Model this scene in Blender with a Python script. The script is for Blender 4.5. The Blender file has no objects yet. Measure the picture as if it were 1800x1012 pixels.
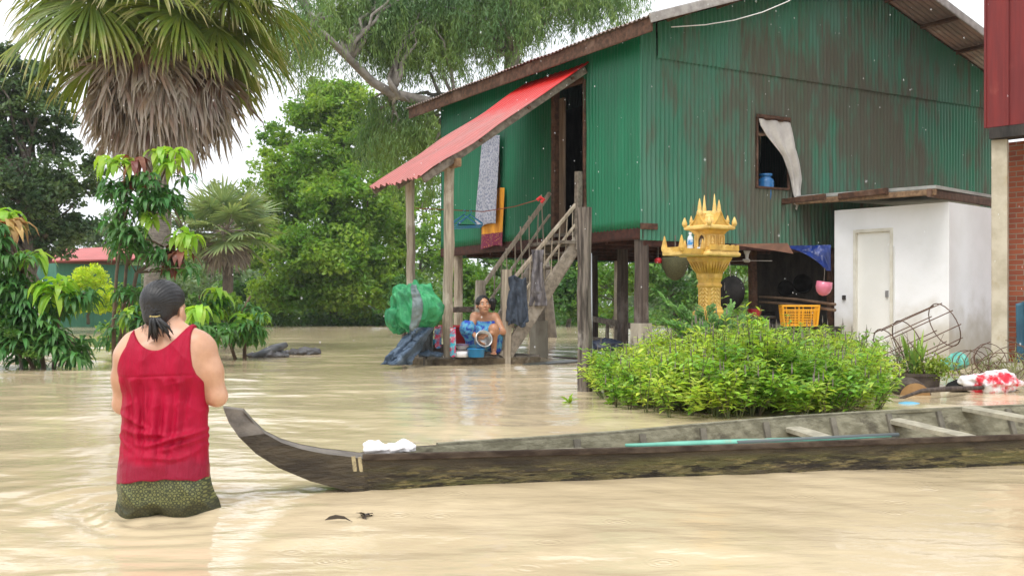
import bpy, math, random
import numpy as np
from mathutils import Vector, Matrix
R = math.radians
random.seed(7)
rng = np.random.default_rng(7)
scene = bpy.context.scene
COL = scene.collection
H = 0.85          # camera height above the flood water
FPX = 1850.0      # focal length in pixels of the 1800 px wide photograph

# ---------------------------------------------------------------- camera, sky, sun, exposure
cam_d = bpy.data.cameras.new('camera')
cam = bpy.data.objects.new('camera', cam_d); COL.objects.link(cam)
cam.location = (0, 0, H); cam.rotation_euler = (R(90), 0, 0)
cam_d.sensor_width = 36; cam_d.lens = 36*FPX/1800; cam_d.shift_y = 34/1800
cam_d.clip_start = 0.05; cam_d.clip_end = 2000
cam_d.dof.use_dof = True; cam_d.dof.focus_distance = 8.5; cam_d.dof.aperture_fstop = 9
scene.camera = cam

world = bpy.data.worlds.new('World'); scene.world = world; world.use_nodes = True
nt = world.node_tree; nt.nodes.clear()
SUN_EL, SUN_AZ = 62, 205
sky = nt.nodes.new('ShaderNodeTexSky'); sky.sky_type = 'NISHITA'; sky.sun_disc = False
sky.sun_elevation = R(SUN_EL); sky.sun_rotation = R(SUN_AZ); sky.air_density = 1.0; sky.dust_density = 4.0
hs = nt.nodes.new('ShaderNodeHueSaturation'); hs.inputs['Saturation'].default_value = 0.12; hs.inputs['Value'].default_value = 0.9
cl = nt.nodes.new('ShaderNodeMixRGB'); cl.inputs[0].default_value = 0.75
tc = nt.nodes.new('ShaderNodeTexCoord'); nz = nt.nodes.new('ShaderNodeTexNoise'); nz.inputs['Scale'].default_value = 2.2; nz.inputs['Detail'].default_value = 5
rp = nt.nodes.new('ShaderNodeValToRGB'); rp.color_ramp.elements[0].position = .3; rp.color_ramp.elements[1].position = .7
rp.color_ramp.elements[0].color = (11.0, 11.6, 12.6, 1); rp.color_ramp.elements[1].color = (14.5, 14.8, 15.2, 1)
bg = nt.nodes.new('ShaderNodeBackground'); bg.inputs['Strength'].default_value = 0.09
out = nt.nodes.new('ShaderNodeOutputWorld')
nt.links.new(sky.outputs[0], hs.inputs['Color']); nt.links.new(hs.outputs[0], cl.inputs[1])
nt.links.new(tc.outputs['Generated'], nz.inputs['Vector']); nt.links.new(nz.outputs['Fac'], rp.inputs[0]); nt.links.new(rp.outputs[0], cl.inputs[2])
nt.links.new(cl.outputs[0], bg.inputs['Color']); nt.links.new(bg.outputs[0], out.inputs['Surface'])

sd = bpy.data.lights.new('sun', 'SUN'); sd.energy = 1.3; sd.angle = R(20); sd.color = (1, .96, .9)
sun = bpy.data.objects.new('sun', sd); COL.objects.link(sun)
_az = R(SUN_AZ)
sdir = Vector((math.sin(_az)*math.cos(R(SUN_EL)), math.cos(_az)*math.cos(R(SUN_EL)), math.sin(R(SUN_EL))))
sun.rotation_euler = sdir.to_track_quat('Z', 'Y').to_euler()
scene.view_settings.view_transform = 'Standard'; scene.view_settings.look = 'None'
scene.view_settings.exposure = 0.60; scene.view_settings.gamma = 1; scene.view_settings.use_curve_mapping = False
scene.render.engine = 'CYCLES'
scene.render.resolution_x = 1024; scene.render.resolution_y = 575

# ---------------------------------------------------------------- helpers
def P(px, py, d):                      # a point measured in the photograph at distance d
    return Vector(((px-900)/FPX*d, d, H+(540-py)/FPX*d))
def V(*a): return Vector(a)

def tag(o, label=None, cat=None, group=None, kind=None):
    if label: o['label'] = label
    if cat: o['category'] = cat
    if group: o['group'] = group
    if kind: o['kind'] = kind
    return o
def thing(name, loc, label, cat, group=None):
    o = bpy.data.objects.new(name, None); COL.objects.link(o); o.location = loc
    o.empty_display_size = .1
    return tag(o, label, cat, group)
def rootloc(p):
    while p.parent: p = p.parent
    return np.array(p.location)

def mesh_obj(name, verts, faces, m, parent=None, smooth=False, origin=None, loose=None):
    v = np.asarray(verts, dtype=np.float64).reshape(-1, 3)
    if parent is not None: off = rootloc(parent)
    elif origin is not None: off = np.array(origin)
    else: off = np.zeros(3)
    me = bpy.data.meshes.new(name)
    if isinstance(faces, np.ndarray):
        k = faces.shape[1]; nf = len(faces)
        me.vertices.add(len(v)); me.vertices.foreach_set('co', (v-off).astype(np.float32).ravel())
        me.loops.add(nf*k); me.loops.foreach_set('vertex_index', faces.astype(np.int32).ravel())
        me.polygons.add(nf); me.polygons.foreach_set('loop_start', np.arange(0, nf*k, k, dtype=np.int32))
        me.polygons.foreach_set('loop_total', np.full(nf, k, dtype=np.int32))
        me.update(calc_edges=True)
    else:
        me.from_pydata((v-off).tolist(), [], faces)
    if smooth: me.polygons.foreach_set('use_smooth', [True]*len(me.polygons))
    ms = m if isinstance(m, (list, tuple)) else [m]
    for x in ms: me.materials.append(x)
    o = bpy.data.objects.new(name, me); COL.objects.link(o)
    if parent is not None: o.parent = parent
    else: o.location = off
    return o

class MB:
    def __init__(s): s.v = []; s.f = []
    def add(s, vs, fs):
        b = len(s.v); s.v += [tuple(x) for x in vs]; s.f += [tuple(i+b for i in f) for f in fs]; return s
    def box(s, c, size, ax=None, ay=None, az=None, j=0):
        ax = Vector(ax or (1,0,0)).normalized(); az = Vector(az or (0,0,1)).normalized()
        ay = Vector(ay).normalized() if ay else az.cross(ax).normalized()
        c = Vector(c); hx, hy, hz = [q/2 for q in size]
        vs = []
        for k in (-1, 1):
            for q in (-1, 1):
                for i in (-1, 1):
                    vs.append(c+ax*(i*hx)+ay*(q*hy)+az*(k*hz)+Vector([random.uniform(-j, j) for _ in range(3)]))
        return s.add(vs, [(0,2,3,1),(4,5,7,6),(0,1,5,4),(2,6,7,3),(0,4,6,2),(1,3,7,5)])
    def beam(s, p, q, w, h, up=(0,0,1), seg=1, j=0):
        p = Vector(p); q = Vector(q); d = (q-p); L = d.length; d.normalize()
        u = Vector(up); side = d.cross(u)
        if side.length < 1e-4: side = d.cross(Vector((0,1,0)))
        side.normalize(); u = side.cross(d).normalized()
        vs = []; fs = []
        for i in range(seg+1):
            c = p.lerp(q, i/seg)+Vector([random.uniform(-j, j) for _ in range(3)])
            ww = w*(1+random.uniform(-j, j)*4); hh = h*(1+random.uniform(-j, j)*4)
            bw = .12
            ring = [(-.5,-.5+bw),(-.5+bw,-.5),(.5-bw,-.5),(.5,-.5+bw),(.5,.5-bw),(.5-bw,.5),(-.5+bw,.5),(-.5,.5-bw)]
            for a, b in ring: vs.append(c+side*(a*ww)+u*(b*hh))
        for i in range(seg):
            for k in range(8):
                a = i*8+k; b = i*8+(k+1) % 8; fs.append((a, b, b+8, a+8))
        fs.append(tuple(range(7, -1, -1))); fs.append(tuple(seg*8+k for k in range(8)))
        return s.add(vs, fs)
    def tube(s, pts, r, n=8, cap=True):
        pts = [Vector(p) for p in pts]; m = len(pts)
        rs = r if isinstance(r, (list, tuple)) else [r]*m
        vs = []; fs = []; prev = None
        for i, p in enumerate(pts):
            d = (pts[min(i+1, m-1)]-pts[max(i-1, 0)]).normalized()
            if prev is None:
                a = d.cross(Vector((0,0,1)));
                if a.length < .1: a = d.cross(Vector((1,0,0)))
            else: a = prev-d*prev.dot(d)
            a.normalize(); prev = a; b = d.cross(a)
            for k in range(n):
                t = 2*math.pi*k/n; vs.append(p+(a*math.cos(t)+b*math.sin(t))*rs[i])
        for i in range(m-1):
            for k in range(n):
                a = i*n+k; b = i*n+(k+1) % n; fs.append((a, b, b+n, a+n))
        if cap: fs.append(tuple(range(n-1, -1, -1))); fs.append(tuple((m-1)*n+k for k in range(n)))
        return s.add(vs, fs)
    def lathe(s, c, prof, n=24, rot=0, ax=None, cap=True, sx=1, sy=1):
        c = Vector(c); M = Matrix.Identity(3) if ax is None else Vector(ax).to_track_quat('Z', 'Y').to_matrix()
        vs = []; fs = []
        for r, z in prof:
            for k in range(n):
                t = 2*math.pi*k/n+rot; vs.append(c+M @ Vector((r*math.cos(t)*sx, r*math.sin(t)*sy, z)))
        for i in range(len(prof)-1):
            for k in range(n):
                a = i*n+k; b = i*n+(k+1) % n; fs.append((a, b, b+n, a+n))
        if cap: fs.append(tuple(range(n-1, -1, -1))); fs.append(tuple((len(prof)-1)*n+k for k in range(n)))
        return s.add(vs, fs)
    def prism(s, poly, off):            # polygon of 3-D points pushed along off
        n = len(poly); off = Vector(off); a = [Vector(p) for p in poly]; b = [p+off for p in a]
        return s.add(a+b, [tuple(range(n-1, -1, -1)), tuple(range(n, 2*n))]+[(i, (i+1) % n, n+(i+1) % n, n+i) for i in range(n)])
    def build(s, name, m, parent=None, smooth=False, origin=None, bevel=0):
        o = mesh_obj(name, s.v, s.f, m, parent, smooth, origin)
        if bevel:
            b = o.modifiers.new('bevel', 'BEVEL'); b.width = bevel; b.segments = 2; b.limit_method = 'ANGLE'
        return o

def grid_obj(name, fn, nu, nv, m, parent=None, smooth=True, origin=None, thick=0):
    u, v = np.meshgrid(np.linspace(0, 1, nu+1), np.linspace(0, 1, nv+1), indexing='ij')
    p = fn(u.ravel(), v.ravel())
    i = np.arange(nu)[:, None]*(nv+1)+np.arange(nv)[None, :]
    i = i.ravel(); f = np.stack([i, i+nv+1, i+nv+2, i+1], 1)
    o = mesh_obj(name, p, f, m, parent, smooth, origin)
    if thick:
        q = o.modifiers.new('solid', 'SOLIDIFY'); q.thickness = thick; q.offset = 0
    return o

# ---- smooth value noise for numpy
_perm = rng.random((64, 64, 64))
def vnoise(p):
    p = np.asarray(p, dtype=float); i = np.floor(p).astype(int); f = p-i; f = f*f*(3-2*f); i %= 64; j = (i+1) % 64
    x0, y0, z0 = i[..., 0], i[..., 1], i[..., 2]; x1, y1, z1 = j[..., 0], j[..., 1], j[..., 2]
    fx, fy, fz = f[..., 0], f[..., 1], f[..., 2]
    def L(a, b, t): return a+(b-a)*t
    return L(L(L(_perm[x0,y0,z0], _perm[x1,y0,z0], fx), L(_perm[x0,y1,z0], _perm[x1,y1,z0], fx), fy),
             L(L(_perm[x0,y0,z1], _perm[x1,y0,z1], fx), L(_perm[x0,y1,z1], _perm[x1,y1,z1], fx), fy), fz)*2-1

# ---- implicit bodies: signed distance + surface nets
def ln(v): return np.sqrt((v*v).sum(-1))
def cap(p, a, b, ra, rb=None):
    rb = ra if rb is None else rb; a = np.array(a, float); b = np.array(b, float); d = b-a
    h = np.clip(((p-a) @ d)/max(d @ d, 1e-9), 0, 1)
    return ln(p-a-h[..., None]*d)-(ra+(rb-ra)*h)
def ell(p, c, r, M=None):
    q = p-np.array(c, float)
    if M is not None: q = q @ np.array(M)      # rows -> local axes
    r = np.array(r, float); k0 = ln(q/r); k1 = ln(q/(r*r))
    return k0*(k0-1)/np.maximum(k1, 1e-6)
def smin(a, b, k):
    h = np.clip(.5+.5*(b-a)/k, 0, 1); return b+(a-b)*h-k*h*(1-h)
def smax(a, b, k): return -smin(-a, -b, k)
def surf(fn, lo, hi, h):
    ax = [np.arange(lo[i], hi[i]+h, h) for i in range(3)]
    n = [len(a) for a in ax]
    Vv = np.empty(n, dtype=np.float32)
    Yg, Zg = np.meshgrid(ax[1], ax[2], indexing='ij')
    for c0 in range(0, n[0], 16):
        xs = ax[0][c0:c0+16]
        pp = np.empty((len(xs), n[1], n[2], 3)); pp[..., 0] = xs[:, None, None]; pp[..., 1] = Yg; pp[..., 2] = Zg
        Vv[c0:c0+16] = fn(pp)
    S = Vv < 0
    c = np.zeros([k-1 for k in n], dtype=np.int8)
    for a in (0, 1):
        for b in (0, 1):
            for d in (0, 1): c += S[a:n[0]-1+a, b:n[1]-1+b, d:n[2]-1+d]
    act = (c > 0) & (c < 8); idx = np.argwhere(act); ids = np.full(c.shape, -1, dtype=np.int64); ids[act] = np.arange(len(idx))
    acc = np.zeros((len(idx), 3)); cnt = np.zeros(len(idx))
    corners = [(a, b, d) for a in (0,1) for b in (0,1) for d in (0,1)]
    for c0 in corners:
        for axis in range(3):
            if c0[axis] == 1: continue
            c1 = list(c0); c1[axis] = 1
            v0 = Vv[tuple((idx+np.array(c0)).T)]; v1 = Vv[tuple((idx+np.array(c1)).T)]
            m = (v0 < 0) != (v1 < 0); t = np.where(m, v0/np.where(m, v0-v1, 1), 0)
            q = np.tile(np.array(c0, float), (len(idx), 1)); q[:, axis] += t
            acc[m] += q[m]; cnt[m] += 1
    vs = (idx+acc/np.maximum(cnt, 1)[:, None])*h+np.array(lo)
    F = []
    for axis in range(3):
        o1, o2 = [(1, 2), (2, 0), (0, 1)][axis]
        sl0 = [slice(None)]*3; sl1 = [slice(None)]*3
        sl0[axis] = slice(0, -1); sl1[axis] = slice(1, None)
        A = S[tuple(sl0)]; B = S[tuple(sl1)]; ch = np.argwhere(A != B)
        ok = (ch[:, o1] > 0) & (ch[:, o2] > 0) & (ch[:, o1] < n[o1]-1) & (ch[:, o2] < n[o2]-1); ch = ch[ok]
        ins = A[tuple(ch.T)]
        def cell(d1, d2):
            q = ch.copy(); q[:, o1] += d1; q[:, o2] += d2; return ids[tuple(q.T)]
        quad = np.stack([cell(-1,-1), cell(0,-1), cell(0,0), cell(-1,0)], 1)
        quad[~ins] = quad[~ins][:, ::-1]; F.append(quad)
    return vs, np.concatenate(F)

# ---- leaves in bulk
def leaf_mesh(base, dirn, L, W, droop=0.0, nseg=1, roll=None, flat=0.35):
    """base (N,3), dirn (N,3) unit; every leaf a folded lance of nseg*2 quads"""
    N = len(base); base = np.asarray(base, float); d = np.asarray(dirn, float); d = d/np.maximum(ln(d), 1e-6)[:, None]
    L = np.broadcast_to(L, N).astype(float); W = np.broadcast_to(W, N).astype(float); droop = np.broadcast_to(droop, N)
    up = np.tile(np.array([0, 0, 1.]), (N, 1))+rng.normal(0, flat, (N, 3))
    side = np.cross(d, up); side /= np.maximum(ln(side), 1e-4)[:, None]
    if nseg == 1: prof = [(0, .0), (.45, 1.), (1, .0)]
    elif nseg == 2: prof = [(0, .12), (.3, .9), (.65, .8), (1, .0)]
    else: prof = [(0, .1), (.2, .8), (.42, 1.), (.7, .75), (1, .02)]
    n = len(prof); vs = np.empty((N, n, 3, 3)); p = base.copy(); dd = d.copy(); last = 0
    nrm = np.cross(side, dd)
    for k, (t, w) in enumerate(prof):
        st = (t-last)*L; last = t
        p = p+dd*st[:, None]
        dd = dd+np.array([0, 0, -1.])*(droop*(t if k else 0)*.9)[:, None]+0; dd /= np.maximum(ln(dd), 1e-6)[:, None]
        off = side*(W*w*.5)[:, None]; lift = nrm*(W*w*.18)[:, None]
        vs[:, k, 0] = p-off+lift; vs[:, k, 1] = p; vs[:, k, 2] = p+off+lift
    q = []
    for k in range(n-1):
        a = k*3; q += [(a, a+1, a+4, a+3), (a+1, a+2, a+5, a+4)]
    q = np.array(q); F = (np.arange(N)[:, None, None]*(n*3)+q[None]).reshape(-1, 4)
    return vs.reshape(-1, 3), F
def quad_leaves(base, nrm, size, asp=.5):
    """cheap diamond leaf, one quad each, for crowns far away"""
    N = len(base); a = np.cross(nrm, rng.normal(size=(N, 3))); a /= np.maximum(ln(a), 1e-6)[:, None]
    b = np.cross(nrm, a); b /= np.maximum(ln(b), 1e-6)[:, None]; s = np.broadcast_to(size, N)[:, None]
    vs = np.stack([base-a*s, base+b*s*asp, base+a*s, base-b*s*asp], 1)
    return vs.reshape(-1, 3), (np.arange(N)[:, None]*4+np.arange(4)[None])
def joinm(parts):
    vs = []; fs = []; b = 0
    for v, f in parts:
        vs.append(v); fs.append(f+b); b += len(v)
    return np.concatenate(vs), np.concatenate(fs)
def rdir(N, zb=0.0):
    d = rng.normal(size=(N, 3)); d[:, 2] += zb; return d/ln(d)[:, None]

# ---------------------------------------------------------------- materials
def mat(name, c1, c2=None, scale=4, rough=.7, bump=.0, bscale=30, stretch=(1,1,1), c3=None, s3=1.3, t3=.55, metal=0, spec=.5,
        coat=0, contrast=(.35,.65), island=0, bdist=.01, wet=None, coord='Object', detail=6):
    m = bpy.data.materials.new(name); m.use_nodes = True; n = m.node_tree; b = n.nodes['Principled BSDF']
    b.inputs['Roughness'].default_value = rough; b.inputs['Metallic'].default_value = metal
    b.inputs['Specular IOR Level'].default_value = spec; b.inputs['Coat Weight'].default_value = coat
    b.inputs['Base Color'].default_value = (*c1, 1)
    t = n.nodes.new('ShaderNodeTexCoord'); mp = n.nodes.new('ShaderNodeMapping'); mp.inputs['Scale'].default_value = stretch
    n.links.new(t.outputs[coord], mp.inputs[0])
    def noise(sc, det=6, src=mp):
        q = n.nodes.new('ShaderNodeTexNoise'); q.inputs['Scale'].default_value = sc; q.inputs['Detail'].default_value = det; q.inputs['Roughness'].default_value = .62
        n.links.new(src.outputs[0], q.inputs['Vector']); return q
    def ramp(src, lo, hi):
        r = n.nodes.new('ShaderNodeMapRange'); r.interpolation_type = 'SMOOTHSTEP'; r.inputs[1].default_value = lo; r.inputs[2].default_value = hi
        n.links.new(src, r.inputs[0]); return r.outputs[0]
    col = None
    if c2 is not None:
        mx = n.nodes.new('ShaderNodeMixRGB'); mx.inputs[1].default_value = (*c1, 1); mx.inputs[2].default_value = (*c2, 1)
        n.links.new(ramp(noise(scale, detail).outputs['Fac'], *contrast), mx.inputs[0]); col = mx.outputs[0]
    if c3 is not None:
        mx = n.nodes.new('ShaderNodeMixRGB'); mx.inputs[2].default_value = (*c3, 1)
        if col is not None: n.links.new(col, mx.inputs[1])
        else: mx.inputs[1].default_value = (*c1, 1)
        mp3 = n.nodes.new('ShaderNodeMapping'); mp3.inputs['Location'].default_value = (7.3, 2.1, 4.4); mp3.inputs['Scale'].default_value = tuple((q*.5+.5) for q in stretch)
        n.links.new(t.outputs[coord], mp3.inputs[0])
        n.links.new(ramp(noise(s3, 8, mp3).outputs['Fac'], t3-.04, t3+.1), mx.inputs[0]); col = mx.outputs[0]
    if island:
        g = n.nodes.new('ShaderNodeNewGeometry'); h = n.nodes.new('ShaderNodeHueSaturation')
        mv = n.nodes.new('ShaderNodeMapRange'); mv.inputs[3].default_value = 1-island; mv.inputs[4].default_value = 1+island
        mh = n.nodes.new('ShaderNodeMapRange'); mh.inputs[3].default_value = .5-island*.06; mh.inputs[4].default_value = .5+island*.06
        n.links.new(g.outputs['Random Per Island'], mv.inputs[0]); n.links.new(mv.outputs[0], h.inputs['Value'])
        mul = n.nodes.new('ShaderNodeMath'); mul.operation = 'MULTIPLY'; mul.inputs[1].default_value = 7.13
        fr = n.nodes.new('ShaderNodeMath'); fr.operation = 'FRACT'
        n.links.new(g.outputs['Random Per Island'], mul.inputs[0]); n.links.new(mul.outputs[0], fr.inputs[0]); n.links.new(fr.outputs[0], mh.inputs[0]); n.links.new(mh.outputs[0], h.inputs['Hue'])
        if col is not None: n.links.new(col, h.inputs['Color'])
        else: h.inputs['Color'].default_value = (*c1, 1)
        col = h.outputs[0]
    if col is not None: n.links.new(col, b.inputs['Base Color'])
    if bump:
        bp = n.nodes.new('ShaderNodeBump'); bp.inputs['Strength'].default_value = bump; bp.inputs['Distance'].default_value = bdist
        n.links.new(noise(bscale).outputs['Fac'], bp.inputs['Height']); n.links.new(bp.outputs[0], b.inputs['Normal'])
    m['col'] = 1
    return m
def leafmat(name, c1, c2, scale=.6, trans=.35, island=.25, rough=.45, contrast=(.35,.65), tcol=None, spec=.4):
    m = mat(name, c1, c2, scale=scale, rough=rough, island=island, contrast=contrast, spec=spec, detail=3)
    n = m.node_tree; b = n.nodes['Principled BSDF']; src = b.inputs['Base Color'].links[0].from_socket
    tr = n.nodes.new('ShaderNodeBsdfTranslucent'); g = n.nodes.new('ShaderNodeMixRGB'); g.blend_type = 'MULTIPLY'; g.inputs[0].default_value = 1
    g.inputs[2].default_value = (*(tcol or (1.5, 1.45, .7)), 1)
    n.links.new(src, g.inputs[1]); n.links.new(g.outputs[0], tr.inputs['Color'])
    mx = n.nodes.new('ShaderNodeMixShader'); mx.inputs[0].default_value = trans
    o = n.nodes['Material Output']
    n.links.new(b.outputs[0], mx.inputs[1]); n.links.new(tr.outputs[0], mx.inputs[2]); n.links.new(mx.outputs[0], o.inputs['Surface'])
    return m
def wood(name, c1, c2, axis='z', rough=.75, c3=None, t3=.56, fine=26, spec=.3):
    st = {'z': (1,1,.07), 'x': (.07,1,1), 'y': (1,.07,1), 'a': (.5,.5,.5)}[axis]
    return mat(name, c1, c2, scale=fine, stretch=st, rough=rough, bump=.5, bscale=fine*2.2, c3=c3, s3=2.4, t3=t3, bdist=.008, spec=spec)
# ================================================================ SETTING
def water_obj():
    ys = [-60., -25., -10., -4., -1., 0.6]
    y = 1.4
    while y < 70: ys.append(y); y *= 1.0062
    ys += [75, 82, 92, 110, 140, 200, 320, 600]
    us = [-14, -7, -3.5, -1.8, -1.1, -.8]+list(np.linspace(-.62, .62, 430))+[.8, 1.1, 1.8, 3.5, 7, 14]
    Y, U = np.meshgrid(ys, us, indexing='ij'); X = U*np.maximum(Y, 4.0)
    Z = np.zeros_like(X); fade = np.clip((Y-1)/1.5, 0, 1)*np.clip((70-Y)/40, 0, 1)
    r = np.random.default_rng(3)
    wx = X+.35*vnoise(np.stack([X*.5, Y*.5, 0*X], -1)); wy = Y+.5*vnoise(np.stack([X*.4, Y*.4, 0*X+9], -1))
    for i in range(26):
        lam = .16*1.13**i; a = r.normal(math.pi/2, .55); k = 2*math.pi/lam
        amp = .0020*lam**.95*(1+.8*vnoise(np.stack([X*.35/max(lam, .5), Y*.35/max(lam, .5), 0*X+i*3.1], -1)))
        Z += amp*np.sin(k*(wx*math.cos(a)+wy*math.sin(a))+r.uniform(0, 6))
    Z *= np.clip(Y/7, .8, 1.0)*np.clip(1.25-Y/60, .4, 1)
    # wake round the wading woman and the bow of the boat
    for cx, cy, A, rr in ((-1.46, 4.43, .0055, .8), (-.75, 4.75, .002, .5)):
        d = np.sqrt((X-cx)**2+((Y-cy)*1.05)**2); ang = np.arctan2(Y-cy, X-cx)
        Z += A*np.sin(d*2*math.pi/.23-5*vnoise(np.stack([X*2.2, Y*2.2, 0*X], -1)))*(.5+.8*vnoise(np.stack([X*1.3, Y*1.3, 0*X+2], -1)))*np.exp(-((d-.25)/rr)**2)*np.clip(d/.2, 0, 1)*(.65+.35*np.cos(ang+2.2))
        Z += .011*vnoise(np.stack([X*12, Y*12, 0*X+4], -1))*np.exp(-((d-.22)/.16)**2)*(A/.0055)
    Z *= fade
    v = np.stack([X, Y, Z], -1).reshape(-1, 3); nu, nv = len(ys)-1, len(us)-1
    i = (np.arange(nu)[:, None]*(nv+1)+np.arange(nv)[None]).ravel(); f = np.stack([i, i+1, i+nv+2, i+nv+1], 1)
    m = mat('flood_water', (.58, .465, .295), (.50, .40, .25), scale=.35, rough=.09, stretch=(1,.5,1), c3=(.63, .51, .33), s3=.6, t3=.5, spec=.6)
    n = m.node_tree; b = n.nodes['Principled BSDF']; b.inputs['IOR'].default_value = 1.36
    t = n.nodes.new('ShaderNodeTexCoord')
    mp = n.nodes.new('ShaderNodeMapping'); mp.inputs['Scale'].default_value = (1, 1.9, 1); n.links.new(t.outputs['Object'], mp.inputs[0])
    q = n.nodes.new('ShaderNodeTexNoise'); q.inputs['Scale'].default_value = 5; q.inputs['Detail'].default_value = 4; n.links.new(mp.outputs[0], q.inputs[0])
    vo = n.nodes.new('ShaderNodeTexVoronoi'); vo.inputs['Scale'].default_value = 2.6; n.links.new(t.outputs['Object'], vo.inputs[0])
    s = n.nodes.new('ShaderNodeMath'); s.operation = 'MULTIPLY'; s.inputs[1].default_value = 110; n.links.new(vo.outputs['Distance'], s.inputs[0])
    s2 = n.nodes.new('ShaderNodeMath'); s2.operation = 'SINE'; n.links.new(s.outputs[0], s2.inputs[0])
    mk = n.nodes.new('ShaderNodeMapRange'); mk.inputs[1].default_value = .22; mk.inputs[2].default_value = .05; n.links.new(vo.outputs['Distance'], mk.inputs[0])
    mu = n.nodes.new('ShaderNodeMath'); mu.operation = 'MULTIPLY'; n.links.new(s2.outputs[0], mu.inputs[0]); n.links.new(mk.outputs[0], mu.inputs[1])
    b1 = n.nodes.new('ShaderNodeBump'); b1.inputs['Strength'].default_value = .20; b1.inputs['Distance'].default_value = .03; n.links.new(q.outputs['Fac'], b1.inputs['Height'])
    b2 = n.nodes.new('ShaderNodeBump'); b2.inputs['Strength'].default_value = .13; b2.inputs['Distance'].default_value = .008
    n.links.new(mu.outputs[0], b2.inputs['Height']); n.links.new(b1.outputs[0], b2.inputs['Normal']); n.links.new(b2.outputs[0], b.inputs['Normal'])
    o = mesh_obj('water', v, f, m, smooth=True); tag(o, kind='structure')
water_obj()
def ground_obj():
    ys = np.concatenate([[-100, -40], np.linspace(-10, 40, 20), np.linspace(42, 110, 50), [140, 200, 400, 900]])
    xs = np.concatenate([[-900, -300, -120], np.linspace(-80, 80, 90), [120, 300, 900]])
    X, Y = np.meshgrid(xs, ys, indexing='ij')
    shore = 51+3*vnoise(np.stack([X*.08, 0*X, 0*X], -1))
    Z = -.9+1.25/(1+np.exp(-(Y-shore)/1.2))+.12*vnoise(np.stack([X*.2, Y*.2, 0*X], -1))
    v = np.stack([X, Y, Z], -1).reshape(-1, 3); nu, nv = X.shape[0]-1, X.shape[1]-1
    i = (np.arange(nu)[:, None]*(nv+1)+np.arange(nv)[None]).ravel(); f = np.stack([i, i+nv+1, i+nv+2, i+1], 1)
    m = mat('earth', (.06, .07, .03), (.04, .07, .02), scale=.8, rough=1, spec=0, bump=.5, bscale=8, bdist=.05)
    tag(mesh_obj('ground', v, f, m, smooth=True), kind='structure')
ground_obj()

# ---------------------------------------------------------------- shared materials
M_post = wood('weathered_post', (.42, .355, .27), (.24, .195, .145), 'z', c3=(.52, .46, .37), t3=.54)
M_postd = wood('dark_post', (.11, .085, .07), (.05, .038, .032), 'z', c3=(.19, .16, .14), t3=.58)
M_grey = wood('grey_timber', (.24, .205, .165), (.12, .10, .08), 'a', c3=(.33, .29, .24), t3=.55)
M_brown = wood('brown_timber', (.13, .066, .04), (.06, .032, .021), 'a', c3=(.19, .12, .085), t3=.58)
M_red_beam = wood('red_brown_beam', (.075, .028, .019), (.035, .015, .012), 'a')
M_dark = mat('dark_boards', (.022, .02, .018), (.05, .042, .036), scale=3, rough=.9, bump=.3, stretch=(3,3,1))  # near-black boards with slightly paler mottling
M_conc = mat('rough_concrete', (.42, .385, .31), (.30, .27, .215), scale=3, rough=.9, bump=.35, bscale=40, c3=(.20, .175, .13), s3=1.4, t3=.6, stretch=(1,1,.6))
M_rope = mat('rope', (.35, .10, .06), rough=.8)
M_white_wire = mat('white_cable', (.72, .72, .70), rough=.5)

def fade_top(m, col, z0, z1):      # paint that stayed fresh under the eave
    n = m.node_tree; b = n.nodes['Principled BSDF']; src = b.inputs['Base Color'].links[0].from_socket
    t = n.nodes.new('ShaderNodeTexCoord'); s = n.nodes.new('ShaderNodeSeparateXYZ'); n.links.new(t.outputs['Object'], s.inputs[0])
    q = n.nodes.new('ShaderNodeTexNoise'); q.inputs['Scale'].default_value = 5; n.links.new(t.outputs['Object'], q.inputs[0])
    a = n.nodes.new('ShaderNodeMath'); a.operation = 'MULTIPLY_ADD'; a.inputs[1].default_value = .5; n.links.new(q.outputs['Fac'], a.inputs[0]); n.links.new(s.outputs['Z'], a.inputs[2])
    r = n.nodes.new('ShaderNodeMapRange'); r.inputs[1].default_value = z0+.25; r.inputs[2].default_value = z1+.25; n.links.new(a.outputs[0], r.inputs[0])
    x = n.nodes.new('ShaderNodeMixRGB'); x.inputs[2].default_value = (*col, 1); n.links.new(src, x.inputs[1]); n.links.new(r.outputs[0], x.inputs[0]); n.links.new(x.outputs[0], b.inputs['Base Color'])
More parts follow.
